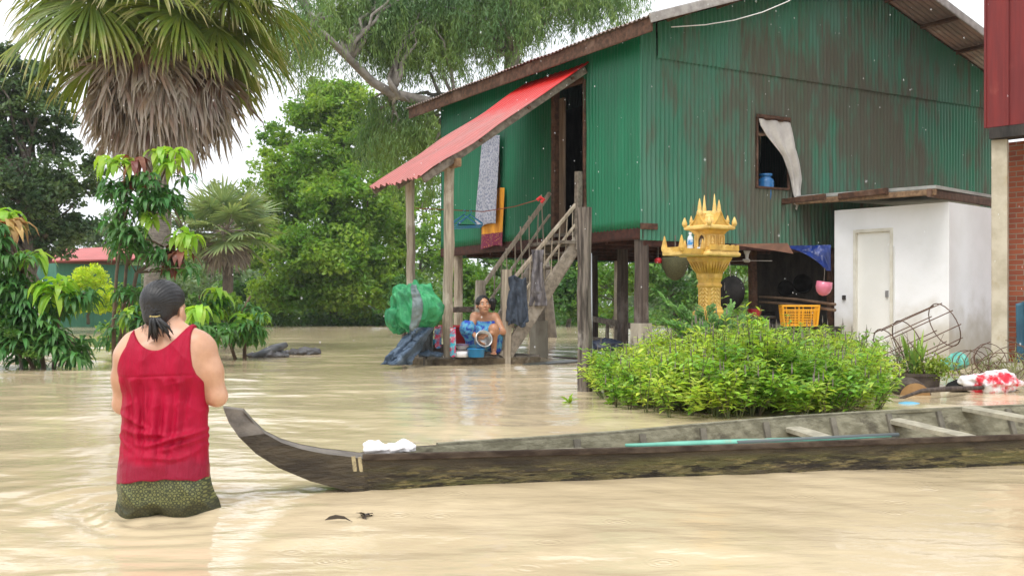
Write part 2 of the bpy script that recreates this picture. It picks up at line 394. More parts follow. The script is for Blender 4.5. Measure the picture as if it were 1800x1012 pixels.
def painted(name, base, dark, rust, t3, rough=.38, stretch=(5.0, 5.0, .45), extra=None, bias=0):
    m = mat(name, base, dark, scale=.9, rough=rough, stretch=(2.4, 2.4, .35), spec=.45)
    n = m.node_tree; b = n.nodes['Principled BSDF']; src = b.inputs['Base Color'].links[0].from_socket
    t = n.nodes.new('ShaderNodeTexCoord')
    def nz(sc, st, det=7, loc=(3, 5, 8)):
        mp = n.nodes.new('ShaderNodeMapping'); mp.inputs['Scale'].default_value = st; mp.inputs['Location'].default_value = loc
        q = n.nodes.new('ShaderNodeTexNoise'); q.inputs['Scale'].default_value = sc; q.inputs['Detail'].default_value = det; q.inputs['Roughness'].default_value = .65
        n.links.new(t.outputs['Object'], mp.inputs[0]); n.links.new(mp.outputs[0], q.inputs[0]); return q.outputs['Fac']
    big = nz(.42, (1, 1, .8), 3); fine = nz(2.2, stretch, 8)
    ad = n.nodes.new('ShaderNodeMath'); ad.operation = 'MULTIPLY_ADD'; ad.inputs[1].default_value = 1.5; n.links.new(big, ad.inputs[0]); n.links.new(fine, ad.inputs[2])
    if bias:      # the rain side of the wall has rusted more, from the window rightwards
        sp = n.nodes.new('ShaderNodeSeparateXYZ'); n.links.new(t.outputs['Object'], sp.inputs[0]); bx = n.nodes.new('ShaderNodeMapRange'); bx.interpolation_type = 'SMOOTHSTEP'
        bx.inputs[1].default_value = .6; bx.inputs[2].default_value = 3.4; bx.inputs[4].default_value = bias; n.links.new(sp.outputs['X'], bx.inputs[0])
        bz = n.nodes.new('ShaderNodeMapRange'); bz.inputs[1].default_value = 6.2; bz.inputs[2].default_value = 4.6; n.links.new(sp.outputs['Z'], bz.inputs[0])
        bm = n.nodes.new('ShaderNodeMath'); bm.operation = 'MULTIPLY'; n.links.new(bx.outputs[0], bm.inputs[0]); n.links.new(bz.outputs[0], bm.inputs[1])
        a2 = n.nodes.new('ShaderNodeMath'); n.links.new(bm.outputs[0], a2.inputs[0]); n.links.new(ad.outputs[0], a2.inputs[1]); ad = a2
    mr = n.nodes.new('ShaderNodeMapRange'); mr.interpolation_type = 'SMOOTHSTEP'; mr.inputs[1].default_value = t3; mr.inputs[2].default_value = t3+.34; n.links.new(ad.outputs[0], mr.inputs[0])
    mx = n.nodes.new('ShaderNodeMixRGB'); mx.inputs[2].default_value = (*rust, 1); n.links.new(src, mx.inputs[1])
    ml = n.nodes.new('ShaderNodeMath'); ml.operation = 'MULTIPLY'; ml.inputs[1].default_value = .70; n.links.new(mr.outputs[0], ml.inputs[0]); n.links.new(ml.outputs[0], mx.inputs[0])
    # narrow pale water runs
    st = nz(9, (1.6, 1.6, .06), 4, (1, 2, 3)); m2 = n.nodes.new('ShaderNodeMapRange'); m2.inputs[1].default_value = .58; m2.inputs[2].default_value = .74; m2.inputs[4].default_value = .28; n.links.new(st, m2.inputs[0])
    mx2 = n.nodes.new('ShaderNodeMixRGB'); mx2.inputs[2].default_value = (*(extra or (.16, .30, .22)), 1); n.links.new(mx.outputs[0], mx2.inputs[1]); n.links.new(m2.outputs[0], mx2.inputs[0])
    n.links.new(mx2.outputs[0], b.inputs['Base Color'])
    rr = n.nodes.new('ShaderNodeMapRange'); rr.inputs[3].default_value = rough; rr.inputs[4].default_value = .75; n.links.new(mr.outputs[0], rr.inputs[0]); n.links.new(rr.outputs[0], b.inputs['Roughness'])
    return m
M_green_f = painted('faded_green_paint', (.034, .185, .105), (.062, .175, .115), (.125, .070, .058), 1.30, stretch=(3.2, 3.2, .5), bias=.25)
M_green_l = painted('green_paint', (.002, .165, .072), (.006, .125, .055), (.06, .08, .05), 1.75)
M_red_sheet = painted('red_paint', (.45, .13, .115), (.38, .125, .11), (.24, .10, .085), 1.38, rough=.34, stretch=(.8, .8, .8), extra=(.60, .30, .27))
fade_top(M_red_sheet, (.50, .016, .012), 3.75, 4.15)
M_roof = mat('roof_sheet', (.27, .17, .14), (.17, .125, .105), scale=2, rough=.6, c3=(.35, .30, .27), s3=.8)

def corr(p0, a, b, nrm, A, lo, hi, period=.082, amp=.016, holes=(), nb=5, dent=.013, a0=0.0, res=6):
    """corrugated sheet: a along the waves, b along the ribs; lo/hi give b range at each a; holes (a0,a1,b0,b1)"""
    p0, a, b, nrm = [np.array(x, float) for x in (p0, a, b, nrm)]
    lo = lo if callable(lo) else (lambda s, q=lo: q); hi = hi if callable(hi) else (lambda s, q=hi: q)
    n = int(round((A-a0)/period*res)); As = np.linspace(a0, A, n+1)
    hb = sorted(set([h[2] for h in holes]+[h[3] for h in holes]))
    vs = []; fs = []; rows = None
    for i, s in enumerate(As):
        l, h_ = lo(s), hi(s); br = [l]+[min(max(x, l), h_) for x in hb]+[h_]; bb = []
        for k in range(len(br)-1): bb += list(np.linspace(br[k], br[k+1], nb+1)[:-1])
        bb.append(br[-1]); rows = len(bb)
        for z in bb:
            q = amp*math.sin(2*math.pi*s/period)
            vs.append(p0+a*s+b*z+nrm*q)
    vs = np.array(vs); vs += (vnoise(vs*1.7)*dent)[:, None]*nrm
    for i in range(n):
        mid = (As[i]+As[i+1])/2; l, h_ = lo(mid), hi(mid); br = [l]+[min(max(x, l), h_) for x in hb]+[h_]
        for k in range(rows-1):
            seg = k//nb; zc = (br[seg]+br[seg+1])/2
            if any(h[0] < mid < h[1] and h[2] < zc < h[3] for h in holes): continue
            q = i*rows+k; fs.append((q, q+rows, q+rows+1, q+1))
    return vs, fs
def mb_corr(name, m, parent, *a, **k):
    mb = MB(); v, f = corr(*a, **k); mb.add([tuple(x) for x in v], f); return mb.build(name, m, parent, smooth=True)

# ================================================================ THE GREEN STILT HOUSE
HC = Vector((1.861, 15.3, 0)); HF = Vector((.8596, .5111, 0)); HL = Vector((-.5111, .8596, 0)); UZ = Vector((0, 0, 1))
def HP(s, t, z): return HC+HF*s+HL*t+UZ*z
WID = 8.55; LEN = 6.39; SL = .34; ZW = 4.95; ZF = 1.83; ZS = 2.0; RS = WID/2
house = thing('stilt_house', HP(0, 0, 0), 'green corrugated metal house raised on wooden stilts above the flood', 'house')
def roofz(s): return ZW+SL*(s if s < RS else WID-s)
WIN = (2.294, 2.975, 2.73, 3.81)
nF = -HL; nLw = -HF
mb_corr('front_wall', M_green_f, house, HP(0, 0, 0), HF, UZ, nF, WID, ZF, lambda s: 4.54 if s > .31 else roofz(s)-.03, holes=[WIN])
mb_corr('gable_sheet', M_green_f, house, HP(0, -.03, 0), HF, UZ, nF, WID, 4.50, lambda s: max(roofz(s)-.03, 4.51), a0=.31)
DOOR = (1.41, 2.27, 2.0, 4.42); WINL = (4.06, 4.50, 2.7, 3.85)
mb_corr('side_wall', M_green_l, house, HP(0, 0, 0), HL, UZ, nLw, LEN, ZS, ZW-.02, holes=[DOOR, WINL])
mb_corr('rear_wall', M_green_f, house, HP(0, LEN, 0), HF, UZ, HL, WID, ZF, lambda s: roofz(s)-.03, res=4)
mb_corr('far_side_wall', M_green_l, house, HP(WID, 0, 0), HL, UZ, HF, LEN, ZF, ZW-.02, res=4)
MB().box(HP(WID/2, LEN/2, 1.93), (WID-.1, LEN-.1, .05), HF, HL).build('floor', M_dark, house)
mb = MB()
for t in (.9, 1.8, 2.7, 3.6, 4.5, 5.4): mb.beam(HP(.05, t, 1.86), HP(WID-.05, t, 1.86), .06, .1)
mb.build('floor_joists', M_red_beam, house)
MB().beam(HP(.03, -.0, 1.93), HP(.03, LEN, 1.93), .07, .17, seg=8, j=.004).build('rim_beam', M_red_beam, house)
MB().beam(HP(.08, .05, 1.80), HP(WID, .05, 1.80), .06, .12, seg=8, j=.004).build('rim_beam', M_red_beam, house)
MB().beam(HP(.0, -.02, 2.03), HP(.30, -.02, 2.03), .03, .09).build('patch_board', M_brown, house)
# roof
def roof_side(sg, name):
    x0 = -.47 if sg < 0 else WID+.47; ridge = HP(RS, -.82, ZW+SL*RS+.04)
    bd = (HF*(-1 if sg < 0 else 1)*1.0+UZ*(-SL)).normalized(); Ls = (RS+.47)*math.sqrt(1+SL*SL)
    n_ = Vector(bd).cross(HL)*(1 if sg > 0 else -1); n_ = n_ if n_.z > 0 else -n_
    v, f = corr(ridge, HL, bd, n_, LEN+.82+.66, 0, Ls, period=.105, amp=.014, nb=6, res=6)
    mb = MB(); mb.add([tuple(q) for q in v], f); o = mb.build(name, M_roof, house, smooth=True); return ridge, bd, Ls, n_
for sg in (-1, 1):
    ridge, bd, Ls, n_ = roof_side(sg, 'roof')
    # barge board on the front edge, eaves fascia, purlins
    o_ = -n_*.035
    MB().beam(ridge+o_-bd*.02, ridge+bd*Ls+o_, .03, .13, up=n_, seg=6, j=.002).build('barge_board', mat('barge_wood', (.40, .38, .36), (.27, .25, .235), scale=8, rough=.7, bump=.3), house)
    MB().beam(ridge+bd*(Ls-.03)-n_*.10-UZ*.02+HL*.03, ridge+bd*(Ls-.03)-n_*.10-UZ*.02+HL*(LEN+1.4), .035, .20, up=UZ, seg=8, j=.003).build('fascia', M_brown, house)
    for k in range(1, 5):
        c = ridge+bd*(Ls*k/5)-n_*.06
        MB().beam(c+HL*.03, c+HL*(LEN+1.4), .05, .07, up=n_).build('purlin', M_brown, house)
MB().lathe(HP(RS, -.80, ZW+SL*RS+.03), [(.06, 0), (.06, LEN+1.3)], 8, ax=HL).build('ridge_cap', M_roof, house)
# soffit shade boards along the left eave (top of the side wall)
MB().beam(HP(.03, -.1, 4.90), HP(.03, LEN+.1, 4.90), .05, .10).build('wall_plate', M_brown, house)
# window frame + door frame
w = MB()
for z in (WIN[2], WIN[3]): w.beam(HP(WIN[0]-.02, -.0, z), HP(WIN[1]+.02, -.0, z), .05, .035)
for s in (WIN[0], WIN[1]): w.beam(HP(s, -.0, WIN[2]), HP(s, -.0, WIN[3]), .035, .04, up=HL)
wo = w.build('window', M_brown, house)
MB().box(HP((WIN[0]+WIN[1])/2-.02, -.045, WIN[3]+.03), (.72, .03, .05), HF).build('lintel', M_brown, house)
d = MB()
d.beam(HP(.01, DOOR[0], ZS), HP(.01, DOOR[0], DOOR[3]), .07, .06, up=HF)
d.beam(HP(.01, DOOR[1], ZS-.05), HP(.01, DOOR[1], DOOR[3]), .10, .12, up=HF); d.beam(HP(.01, DOOR[0], DOOR[3]), HP(.01, DOOR[1]+.05, DOOR[3]), .07, .08)
do = d.build('door_frame', M_brown, house)
MB().box(HP(.05, DOOR[1]-.15, 3.15), (.035, .15, 2.2), HF, HL).build('door', wood('door_boards', (.22, .16, .11), (.12, .085, .06), 'z'), house)
MB().box(HP(.10, DOOR[0]+.42, ZS+.02), (.30, .86, .05), HF, HL).build('threshold', M_grey, house)
w2 = MB()
for t in (WINL[0], WINL[1]): w2.beam(HP(0, t, WINL[2]), HP(0, t, WINL[3]), .05, .05, up=HF)
for z in (WINL[2], WINL[3]): w2.beam(HP(0, WINL[0], z), HP(0, WINL[1], z), .05, .05)
w2.build('window', M_brown, house)
# dark partition inside so the rooms are closed off
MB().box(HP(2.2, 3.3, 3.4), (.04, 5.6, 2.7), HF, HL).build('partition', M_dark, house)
# stilts
def stilt(s, t, z1, w=.17, m=M_post, conc=0, wob=.01):
    a = HP(s, t, -.8); b = HP(s, t, z1)
    MB().beam(a, b, w, w, up=HF, seg=6, j=wob).build('stilt', m, house)
    if conc: MB().beam(HP(s, t, -.8), HP(s, t, conc), w+.08, w+.08, up=HF, seg=2, j=.004).build('concrete_footing', M_conc, house)
stilt(.10, .10, 1.85, .17, M_postd, .62); stilt(.10, 5.86, 1.95, .14, M_post); stilt(.12, 2.95, 1.95, .17, M_grey, .62)
stilt(1.25, 2.1, 1.9, .15, M_postd); stilt(3.16, 1.0, 1.85, .12, M_brown); stilt(4.06, .1, 1.85, .12, M_brown)
stilt(8.4, .1, 1.85, .15, M_post); stilt(8.4, 6.2, 1.85, .15, M_post); stilt(4.2, 6.2, 1.85, .15, M_post); stilt(2.2, 4.3, 1.85, .13, M_postd)
stilt(6.3, 2.4, 1.85, .15, M_postd)
# awning over the stairs
t0, t1 = 1.25, 3.17; AW = 2.9; az0, az1 = 4.65, 2.70
ab = (-HF*AW+UZ*(az1-az0)); AL = ab.length; ab.normalize(); an = HL.cross(ab); an = an if an.z > 0 else -an
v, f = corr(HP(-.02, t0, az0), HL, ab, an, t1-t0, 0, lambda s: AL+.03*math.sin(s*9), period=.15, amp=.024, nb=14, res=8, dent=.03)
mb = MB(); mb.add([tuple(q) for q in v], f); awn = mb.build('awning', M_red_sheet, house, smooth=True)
for t in (t0+.07, (t0+t1)/2, t1-.07):
    MB().beam(HP(-.05, t, az0-.10), HP(-.05, t, az0-.10)+ab*(AL-.12), .05, .11, up=an, seg=5, j=.004).build('rafter', M_grey, awn)
for q in (.35, 1.3, 2.3):
    c = HP(-.05, t0, az0-.03)+ab*q-an*.05; MB().beam(c+HL*.02, c+HL*(t1-t0-.02), .05, .04, up=an).build('batten', M_brown, awn)
zb = az0+(az1-az0)*2.3/2.9-.17
MB().beam(HP(-2.33, t0-.05, zb), HP(-2.27, t1+.1, zb), .07, .12, seg=4, j=.006).build('cross_beam', wood('pale_beam', (.30, .19, .10), (.18, .11, .06), 'a'), awn)
def knobby(p, q, w, j):
    mb = MB(); n = 12; pts = []; rs = []
    for i in range(n+1):
        c = Vector(p).lerp(Vector(q), i/n)+Vector((random.uniform(-j, j), random.uniform(-j, j), 0)); pts.append(c); rs.append(w*random.uniform(.92, 1.1))
    return mb.tube(pts, rs, 7)
knobby(HP(-2.35, 1.53, -.7), HP(-2.33, 1.53, zb+.10), .076, .011).build('awning_post', M_post, awn, smooth=False)
knobby(HP(-2.2, 3.05, -.7), HP(-2.24, 3.05, zb+.08), .070, .009).build('awning_post', M_post, awn, smooth=False)
MB().box(HP(-2.42, 1.75, zb-.06), (.16, .02, .14), HL, HF).build('hanging_plate', mat('dull_blue_tin', (.16, .22, .27), rough=.5), awn)
# cable on the gable
pts = [P(1180, 48, 14.9), P(1240, 44, 15.1), P(1290, 36, 15.25), P(1340, 22, 15.4), P(1385, 3, 15.5), P(1420, -20, 15.6)]
MB().tube(pts, .008, 5).build('cable', M_white_wire, house)
# canopy of thin sheets over the wash block, fixed to the front wall
cm = mat('canopy_sheet', (.40, .40, .38), (.28, .285, .27), scale=3, rough=.8, bump=.2)
pl = [P(1396, 350, 16.85), P(1645, 331, 14.55), P(1745, 348, 16.3), HP(7.6, -.02, 2.62), HP(3.2, -.02, 2.60)]
MB().prism(pl, (0, 0, .045)).build('canopy', cm, house)
cn = bpy.data.objects[-1] if False else [o for o in bpy.data.objects if o.name.startswith('canopy')][0]
MB().beam(pl[0]-UZ*.05, pl[1]-UZ*.05, .05, .08, seg=4, j=.005).build('beam', wood('canopy_timber', (.30, .19, .11), (.16, .10, .06), 'a'), cn)
MB().beam(pl[1]-UZ*.06+V(-.1,0,0), pl[2]-UZ*.08, .06, .11, seg=4, j=.005).build('beam', M_brown, cn)
for px_, d_ in ((1450, 16.0), (1560, 15.2)):
    a = P(px_, 0, d_); a.z = 2.53; MB().beam(a, a+HL*.9, .05, .09).build('beam', M_brown, cn)

# ================================================================ STAIRCASE
M_string = wood('stair_timber', (.34, .29, .23), (.19, .16, .125), 'a', c3=(.42, .37, .31), t3=.55)
st = thing('staircase', HP(-1.2, 1.45, .13), 'steep weathered wooden staircase with railings up to the green house door', 'staircase')
s_b, s_t, z_b, z_t = -1.38, -.12, .18, 1.86
def SP(f, t, dz=0): return HP(s_b+(s_t-s_b)*f, t, z_b+(z_t-z_b)*f+dz)
for t in (1.43, 2.27): MB().beam(SP(-.06, t), SP(1.04, t), (.05), .21, seg=6, j=.004).build('stringer', M_string, st)
for k in range(7):
    f = (k+.6)/7.3; MB().box(SP(f, 1.85), (.24, .86, .035), HF, HL, j=.005).build('step', M_grey, st)
def rail(t, dz0, dz1, w): MB().beam(HP(s_b+.02, t, z_b+dz0), HP(s_t+.02, t, z_t+dz1), w, w*.8, seg=6, j=.004).build('handrail', M_post, st)
rail(1.43, 1.02, .66, .06); rail(2.27, 1.00, .85, .07)
rail(1.43, .62, .36, .042); rail(1.45, .33, .10, .04); rail(2.27, .62, .5, .042)
for t, zt in ((1.43, 1.42), (2.27, 1.28)): MB().beam(HP(s_b-.04, t, -.5), HP(s_b-.02, t, zt), .12, .12, up=HF, seg=6, j=.008).build('newel_post', M_post, st)
MB().beam(HP(s_t-.02, 1.40, 1.75), HP(s_t, 1.40, 2.97), .10, .10, up=HF, seg=4, j=.006).build('landing_post', M_grey, st)
for k in range(9):
    f = (k+.7)/9.4
    for t in (1.43, 2.27):
        a = SP(f, t, .1); b = SP(f, t, .98-.3*f if t < 2 else .95); b += V(random.uniform(-.04, .04), 0, 0)
        MB().tube([a, b], .011, 5).build('baluster', M_post, st)
MB().box(HP(-.20, 1.84, 1.86), (.55, .95, .05), HF, HL).build('landing', M_grey, st)

# near stand-alone post and its pipe
o = knobby(P(1030, 700, 10.6)+V(0,0,-.6), P(1026, 365, 10.6), .072, .008).build('wooden_post', wood('split_post', (.21, .175, .145), (.045, .036, .03), 'z', c3=(.38, .35, .31), t3=.57), origin=P(1030, 688, 10.6)); tag(o, 'cracked dark and grey wooden post standing alone in the water left of the herb bed', 'post')
o = MB().tube([P(1040, 690, 10.62)-V(0,0,.3), P(1038, 445, 10.62)], .014, 8).build('plastic_pipe', mat('pale_pipe', (.5, .52, .54), rough=.4), origin=P(1040, 680, 10.62), smooth=True); tag(o, 'thin pale pipe standing against the lone cracked post', 'pipe')

# ================================================================ WASHING PLATFORM
pf = thing('washing_platform', HP(-2, 2.4, 0), 'low muddy plank platform at the water level under the red awning', 'platform')
for k in range(8):
    s = -2.60+k*.225; MB().box(HP(s+.11, 2.22, .10), (.215, 1.56, .04), HF, HL, j=.006).build('plank', M_grey, pf)
mud = mat('muddy_beam', (.15, .115, .07), (.07, .05, .03), scale=9, rough=.9, bump=.5, c3=(.24, .2, .14), s3=5)
MB().beam(HP(-2.62, 1.42, .045), HP(-.85, 1.42, .045), .09, .11, seg=8, j=.008).build('edge_beam', mud, pf)
MB().beam(HP(-2.58, 1.47, .045), HP(-2.58, 3.0, .045), .09, .10).build('edge_beam', mud, pf)
for s in (-2.15, -1.0): MB().beam(HP(s, 2.95, -.6), HP(s, 2.95, .85), .08, .08, up=HF).build('leg', M_postd, pf)
# low rail behind the washing woman
MB().beam(HP(-2.2, 2.95, .80), HP(-.9, 2.95, .82), .05, .09, seg=4, j=.004).build('back_rail', M_grey, pf)
MB().beam(HP(-2.55, 1.75, .75), HP(-2.45, 2.9, .80), .05, .07, seg=4, j=.004).build('side_rail', M_grey, pf)
for t in (1.75, 2.5): MB().beam(HP(-2.6, t, -.5), HP(-2.6, t, .8), .06, .06, up=HF).build('leg', M_postd, pf)

# ================================================================ WASH BLOCK (white)
BC = Vector((6.23, 15.0, 0)); BA = Vector((-.677, .736, 0)); BB = Vector((.736, .677, 0))
def BP(a, b, z): return BC+BA*a+BB*b+UZ*z
blk = thing('wash_block', BP(.9, .8, 0), 'small whitewashed masonry wash block with a pale door beside the green house', 'outbuilding')
M_lime = mat('whitewash', (.84, .85, .87), (.79, .80, .81), scale=2.2, rough=.9, bump=.15, bscale=30, c3=(.58, .57, .54), s3=1.6, t3=.68)
n_ = M_lime.node_tree; b_ = n_.nodes['Principled BSDF']; src_ = b_.inputs['Base Color'].links[0].from_socket
tcx = n_.nodes.new('ShaderNodeTexCoord'); sx = n_.nodes.new('ShaderNodeSeparateXYZ'); n_.links.new(tcx.outputs['Object'], sx.inputs[0])
nn = n_.nodes.new('ShaderNodeTexNoise'); nn.inputs['Scale'].default_value = 4; nn.inputs['Detail'].default_value = 6; n_.links.new(tcx.outputs['Object'], nn.inputs[0])
ma = n_.nodes.new('ShaderNodeMath'); ma.operation = 'MULTIPLY_ADD'; ma.inputs[1].default_value = -.9; n_.links.new(nn.outputs['Fac'], ma.inputs[0]); n_.links.new(sx.outputs['Z'], ma.inputs[2])
mrr = n_.nodes.new('ShaderNodeMapRange'); mrr.interpolation_type = 'SMOOTHSTEP'; mrr.inputs[1].default_value = .62; mrr.inputs[2].default_value = -.22; mrr.inputs[4].default_value = .8; n_.links.new(ma.outputs[0], mrr.inputs[0])
mxx = n_.nodes.new('ShaderNodeMixRGB'); mxx.inputs[2].default_value = (.42, .37, .27, 1); n_.links.new(mrr.outputs[0], mxx.inputs[0]); n_.links.new(src_, mxx.inputs[1]); n_.links.new(mxx.outputs[0], b_.inputs['Base Color'])
wl = MB(); ZT = 2.35; bw, bd_ = 1.81, 1.7; d0, d1, dz = .845, 1.49, 2.03; th = .12
def blkbox(mb, a0, a1, b0, b1, z0, z1): return mb.box(BP((a0+a1)/2, (b0+b1)/2, (z0+z1)/2), (a1-a0, b1-b0, z1-z0), BA, BB)
blkbox(wl, 0, d0, 0, th, -.5, ZT); blkbox(wl, d1, bw, 0, th, -.5, ZT); blkbox(wl, d0, d1, 0, th, dz, ZT)
blkbox(wl, 0, th, th, bd_, -.5, ZT); blkbox(wl, bw-th, bw, th, bd_, -.5, ZT); blkbox(wl, th, bw-th, bd_-th, bd_, -.5, ZT); blkbox(wl, th, bw-th, th, bd_-th, ZT-.1, ZT-.003)
wl.build('wall', M_lime, blk)
M_doorp = mat('door_paint', (.84, .84, .81), (.79, .79, .75), scale=2, rough=.55, c3=(.62, .58, .48), s3=1.5, t3=.66)
dr = blkbox(MB(), d0+.05, d1-.04, .05, .085, .02, dz-.045).build('door', M_doorp, blk, bevel=.004)
blkbox(MB(), d0+.10, d0+.14, .025, .05, 1.0, 1.1).build('door_handle', mat('steel', (.4, .4, .4), rough=.35, metal=1), dr)
df = MB(); blkbox(df, d0, d0+.05, -.01, .09, -.3, dz); blkbox(df, d1-.04, d1, -.01, .09, -.3, dz); blkbox(df, d0+.05, d1-.04, -.01, .09, dz-.045, dz+.002)
df.build('door_frame', mat('frame_paint', (.72, .70, .62), (.62, .59, .50), scale=5, rough=.6), blk)
MB().tube([BP(d0-.02, -.012, -.2), BP(d0-.02, -.012, 1.75)], .012, 6).build('pipe', M_white_wire, blk)
MB().box(BP(1.64, -.01, 1.0), (.05, .04, .07), BA, BB).build('tap', M_dark, blk)

# ================================================================ NEIGHBOUR HOUSE ON THE RIGHT EDGE
NC = Vector((6.48, 14.4, 0)); NA = -BA
def NP(a, b, z): return NC+NA*a+BB*b+UZ*z
nb = thing('neighbour_house', NP(2, 1.5, 0), 'red boarded upper storey on a concrete column at the right edge', 'house')
M_redb = wood('red_boards', (.205, .028, .026), (.155, .024, .024), 'z', fine=12, rough=.6, c3=(.26, .06, .05), t3=.6)
w = MB(); x = 0; k = 0
while x < 5.0:
    bw_ = .30; w.box(NP(x+bw_/2, .02+(k % 2)*.012, 5.0), (bw_-.002, .04, 3.4), NA, BB); 
    w.box(NP(x, -.008, 5.0), (.03, .02, 3.4), NA, BB); x += bw_; k += 1
w.box(NP(.03, 2.0, 5.0), (.05, 3.9, 3.4), NA, BB)
w.build('boarded_wall', M_redb, nb)
MB().box(NP(2.52, .15, 3.22), (4.95, .30, .15), NA, BB).build('beam', M_dark, nb)
cx = Vector((6.50, 14.42, 0)); c_ax = Vector((.86, -.51, 0)).normalized()
M_col = mat('column_concrete', (.56, .51, .40), (.42, .37, .27), scale=3, rough=.85, bump=.25, bscale=30, c3=(.36, .27, .14), s3=1.6, t3=.58)
colc = P(1758, 540, 14.45); colc.z = 0
MB().box(colc+UZ*1.45, (.20, .20, 3.38), c_ax).build('column', M_col, nb, bevel=.008)
# brick wall
def brick_mat():
    m = mat('brick', (.3, .09, .04), rough=.9); n = m.node_tree; b = n.nodes['Principled BSDF']
    t = n.nodes.new('ShaderNodeTexCoord'); mp = n.nodes.new('ShaderNodeMapping'); mp.inputs['Rotation'].default_value = (0, 0, 0)
    sp = n.nodes.new('ShaderNodeSeparateXYZ'); cb = n.nodes.new('ShaderNodeCombineXYZ'); n.links.new(t.outputs['Object'], sp.inputs[0])
    mu = n.nodes.new('ShaderNodeMath'); mu.operation = 'MULTIPLY'; mu.inputs[1].default_value = 1.45
    n.links.new(sp.outputs['X'], mu.inputs[0]); n.links.new(mu.outputs[0], cb.inputs['X']); n.links.new(sp.outputs['Z'], cb.inputs['Y'])
    br = n.nodes.new('ShaderNodeTexBrick'); br.inputs['Scale'].default_value = 1; br.inputs['Brick Width'].default_value = .2; br.inputs['Row Height'].default_value = .072
    br.inputs['Mortar Size'].default_value = .006; br.inputs['Color1'].default_value = (.36, .10, .045, 1); br.inputs['Color2'].default_value = (.25, .065, .035, 1); br.inputs['Mortar'].default_value = (.28, .24, .18, 1)
    n.links.new(cb.outputs[0], br.inputs['Vector']); n.links.new(br.outputs['Color'], b.inputs['Base Color'])
    bp = n.nodes.new('ShaderNodeBump'); bp.inputs['Distance'].default_value = .006; bp.invert = True; n.links.new(br.outputs['Fac'], bp.inputs['Height']); n.links.new(bp.outputs[0], b.inputs['Normal'])
    return m
MB().box(NP(2.5, .62, 1.45), (5.0, .16, 3.4), NA, BB).build('brick_wall', brick_mat(), nb)
def cur(u, v):
    p = np.zeros((len(u), 3)); a = .30+.75*u+.03*np.sin(v*7)*u; b = .25+.05*np.sin(u*19)+.05*v
    for i in range(3): p[:, i] = (NC[i]+NA[i]*a+BB[i]*b)
    p[:, 2] = 1.15-1.15*v-.25*(1-v)*(1-u)
    return p
tag(grid_obj('blue_sheet', cur, 24, 20, mat('slate_blue_cloth', (.04, .13, .19), (.03, .09, .14), scale=4, rough=.6), origin=P(1790, 600, 14.2), thick=.006), 'slate blue sheet hanging in front of the brick wall at the right edge', 'tarpaulin')
o = MB().prism([P(1722, 0, 13.6)*1, P(1722, 0, 14.5), P(1900, 0, 15.2), P(1900, 0, 12.0), P(1800, 0, 12.3)], (0, 0, 0)) if False else None
def flat(px, d, z): q = P(px, 540, d); q.z = z; return q
tag(MB().prism([flat(1728, 14.2, -.5), flat(1712, 16.5, -.5), flat(1950, 16.5, -.5), flat(1950, 12.2, -.5), flat(1800, 12.6, -.5)], (0, 0, .60)).build('concrete_slab', M_conc, origin=flat(1800, 13.5, 0)), 'low concrete slab under the neighbour column at the right edge', 'slab')
# ================================================================ VEGETATION
M_bark = mat('bark', (.13, .105, .08), (.07, .055, .045), scale=9, rough=.9, bump=.6, bscale=22, stretch=(1,1,.35), c3=(.22, .2, .17), s3=3)
M_bark_pale = mat('pale_bark', (.25, .22, .19), (.15, .13, .115), scale=5, rough=.85, bump=.4, bscale=14, c3=(.34, .31, .28), s3=2)
M_lf_mid = leafmat('leaf_mid', (.125, .265, .035), (.25, .385, .055), scale=.55, trans=.45)
M_lf_dark = leafmat('leaf_dark', (.036, .085, .034), (.095, .155, .05), scale=.5, trans=.22)
M_lf_euc = leafmat('leaf_euc', (.095, .19, .065), (.19, .285, .075), scale=.5, trans=.3)
M_lf_lime = leafmat('leaf_lime', (.20, .38, .03), (.32, .46, .04), scale=1.5, trans=.45)
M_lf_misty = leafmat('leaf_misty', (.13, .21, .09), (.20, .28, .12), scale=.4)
M_lf_bush = leafmat('leaf_bush', (.06, .16, .035), (.13, .25, .045), scale=.7)

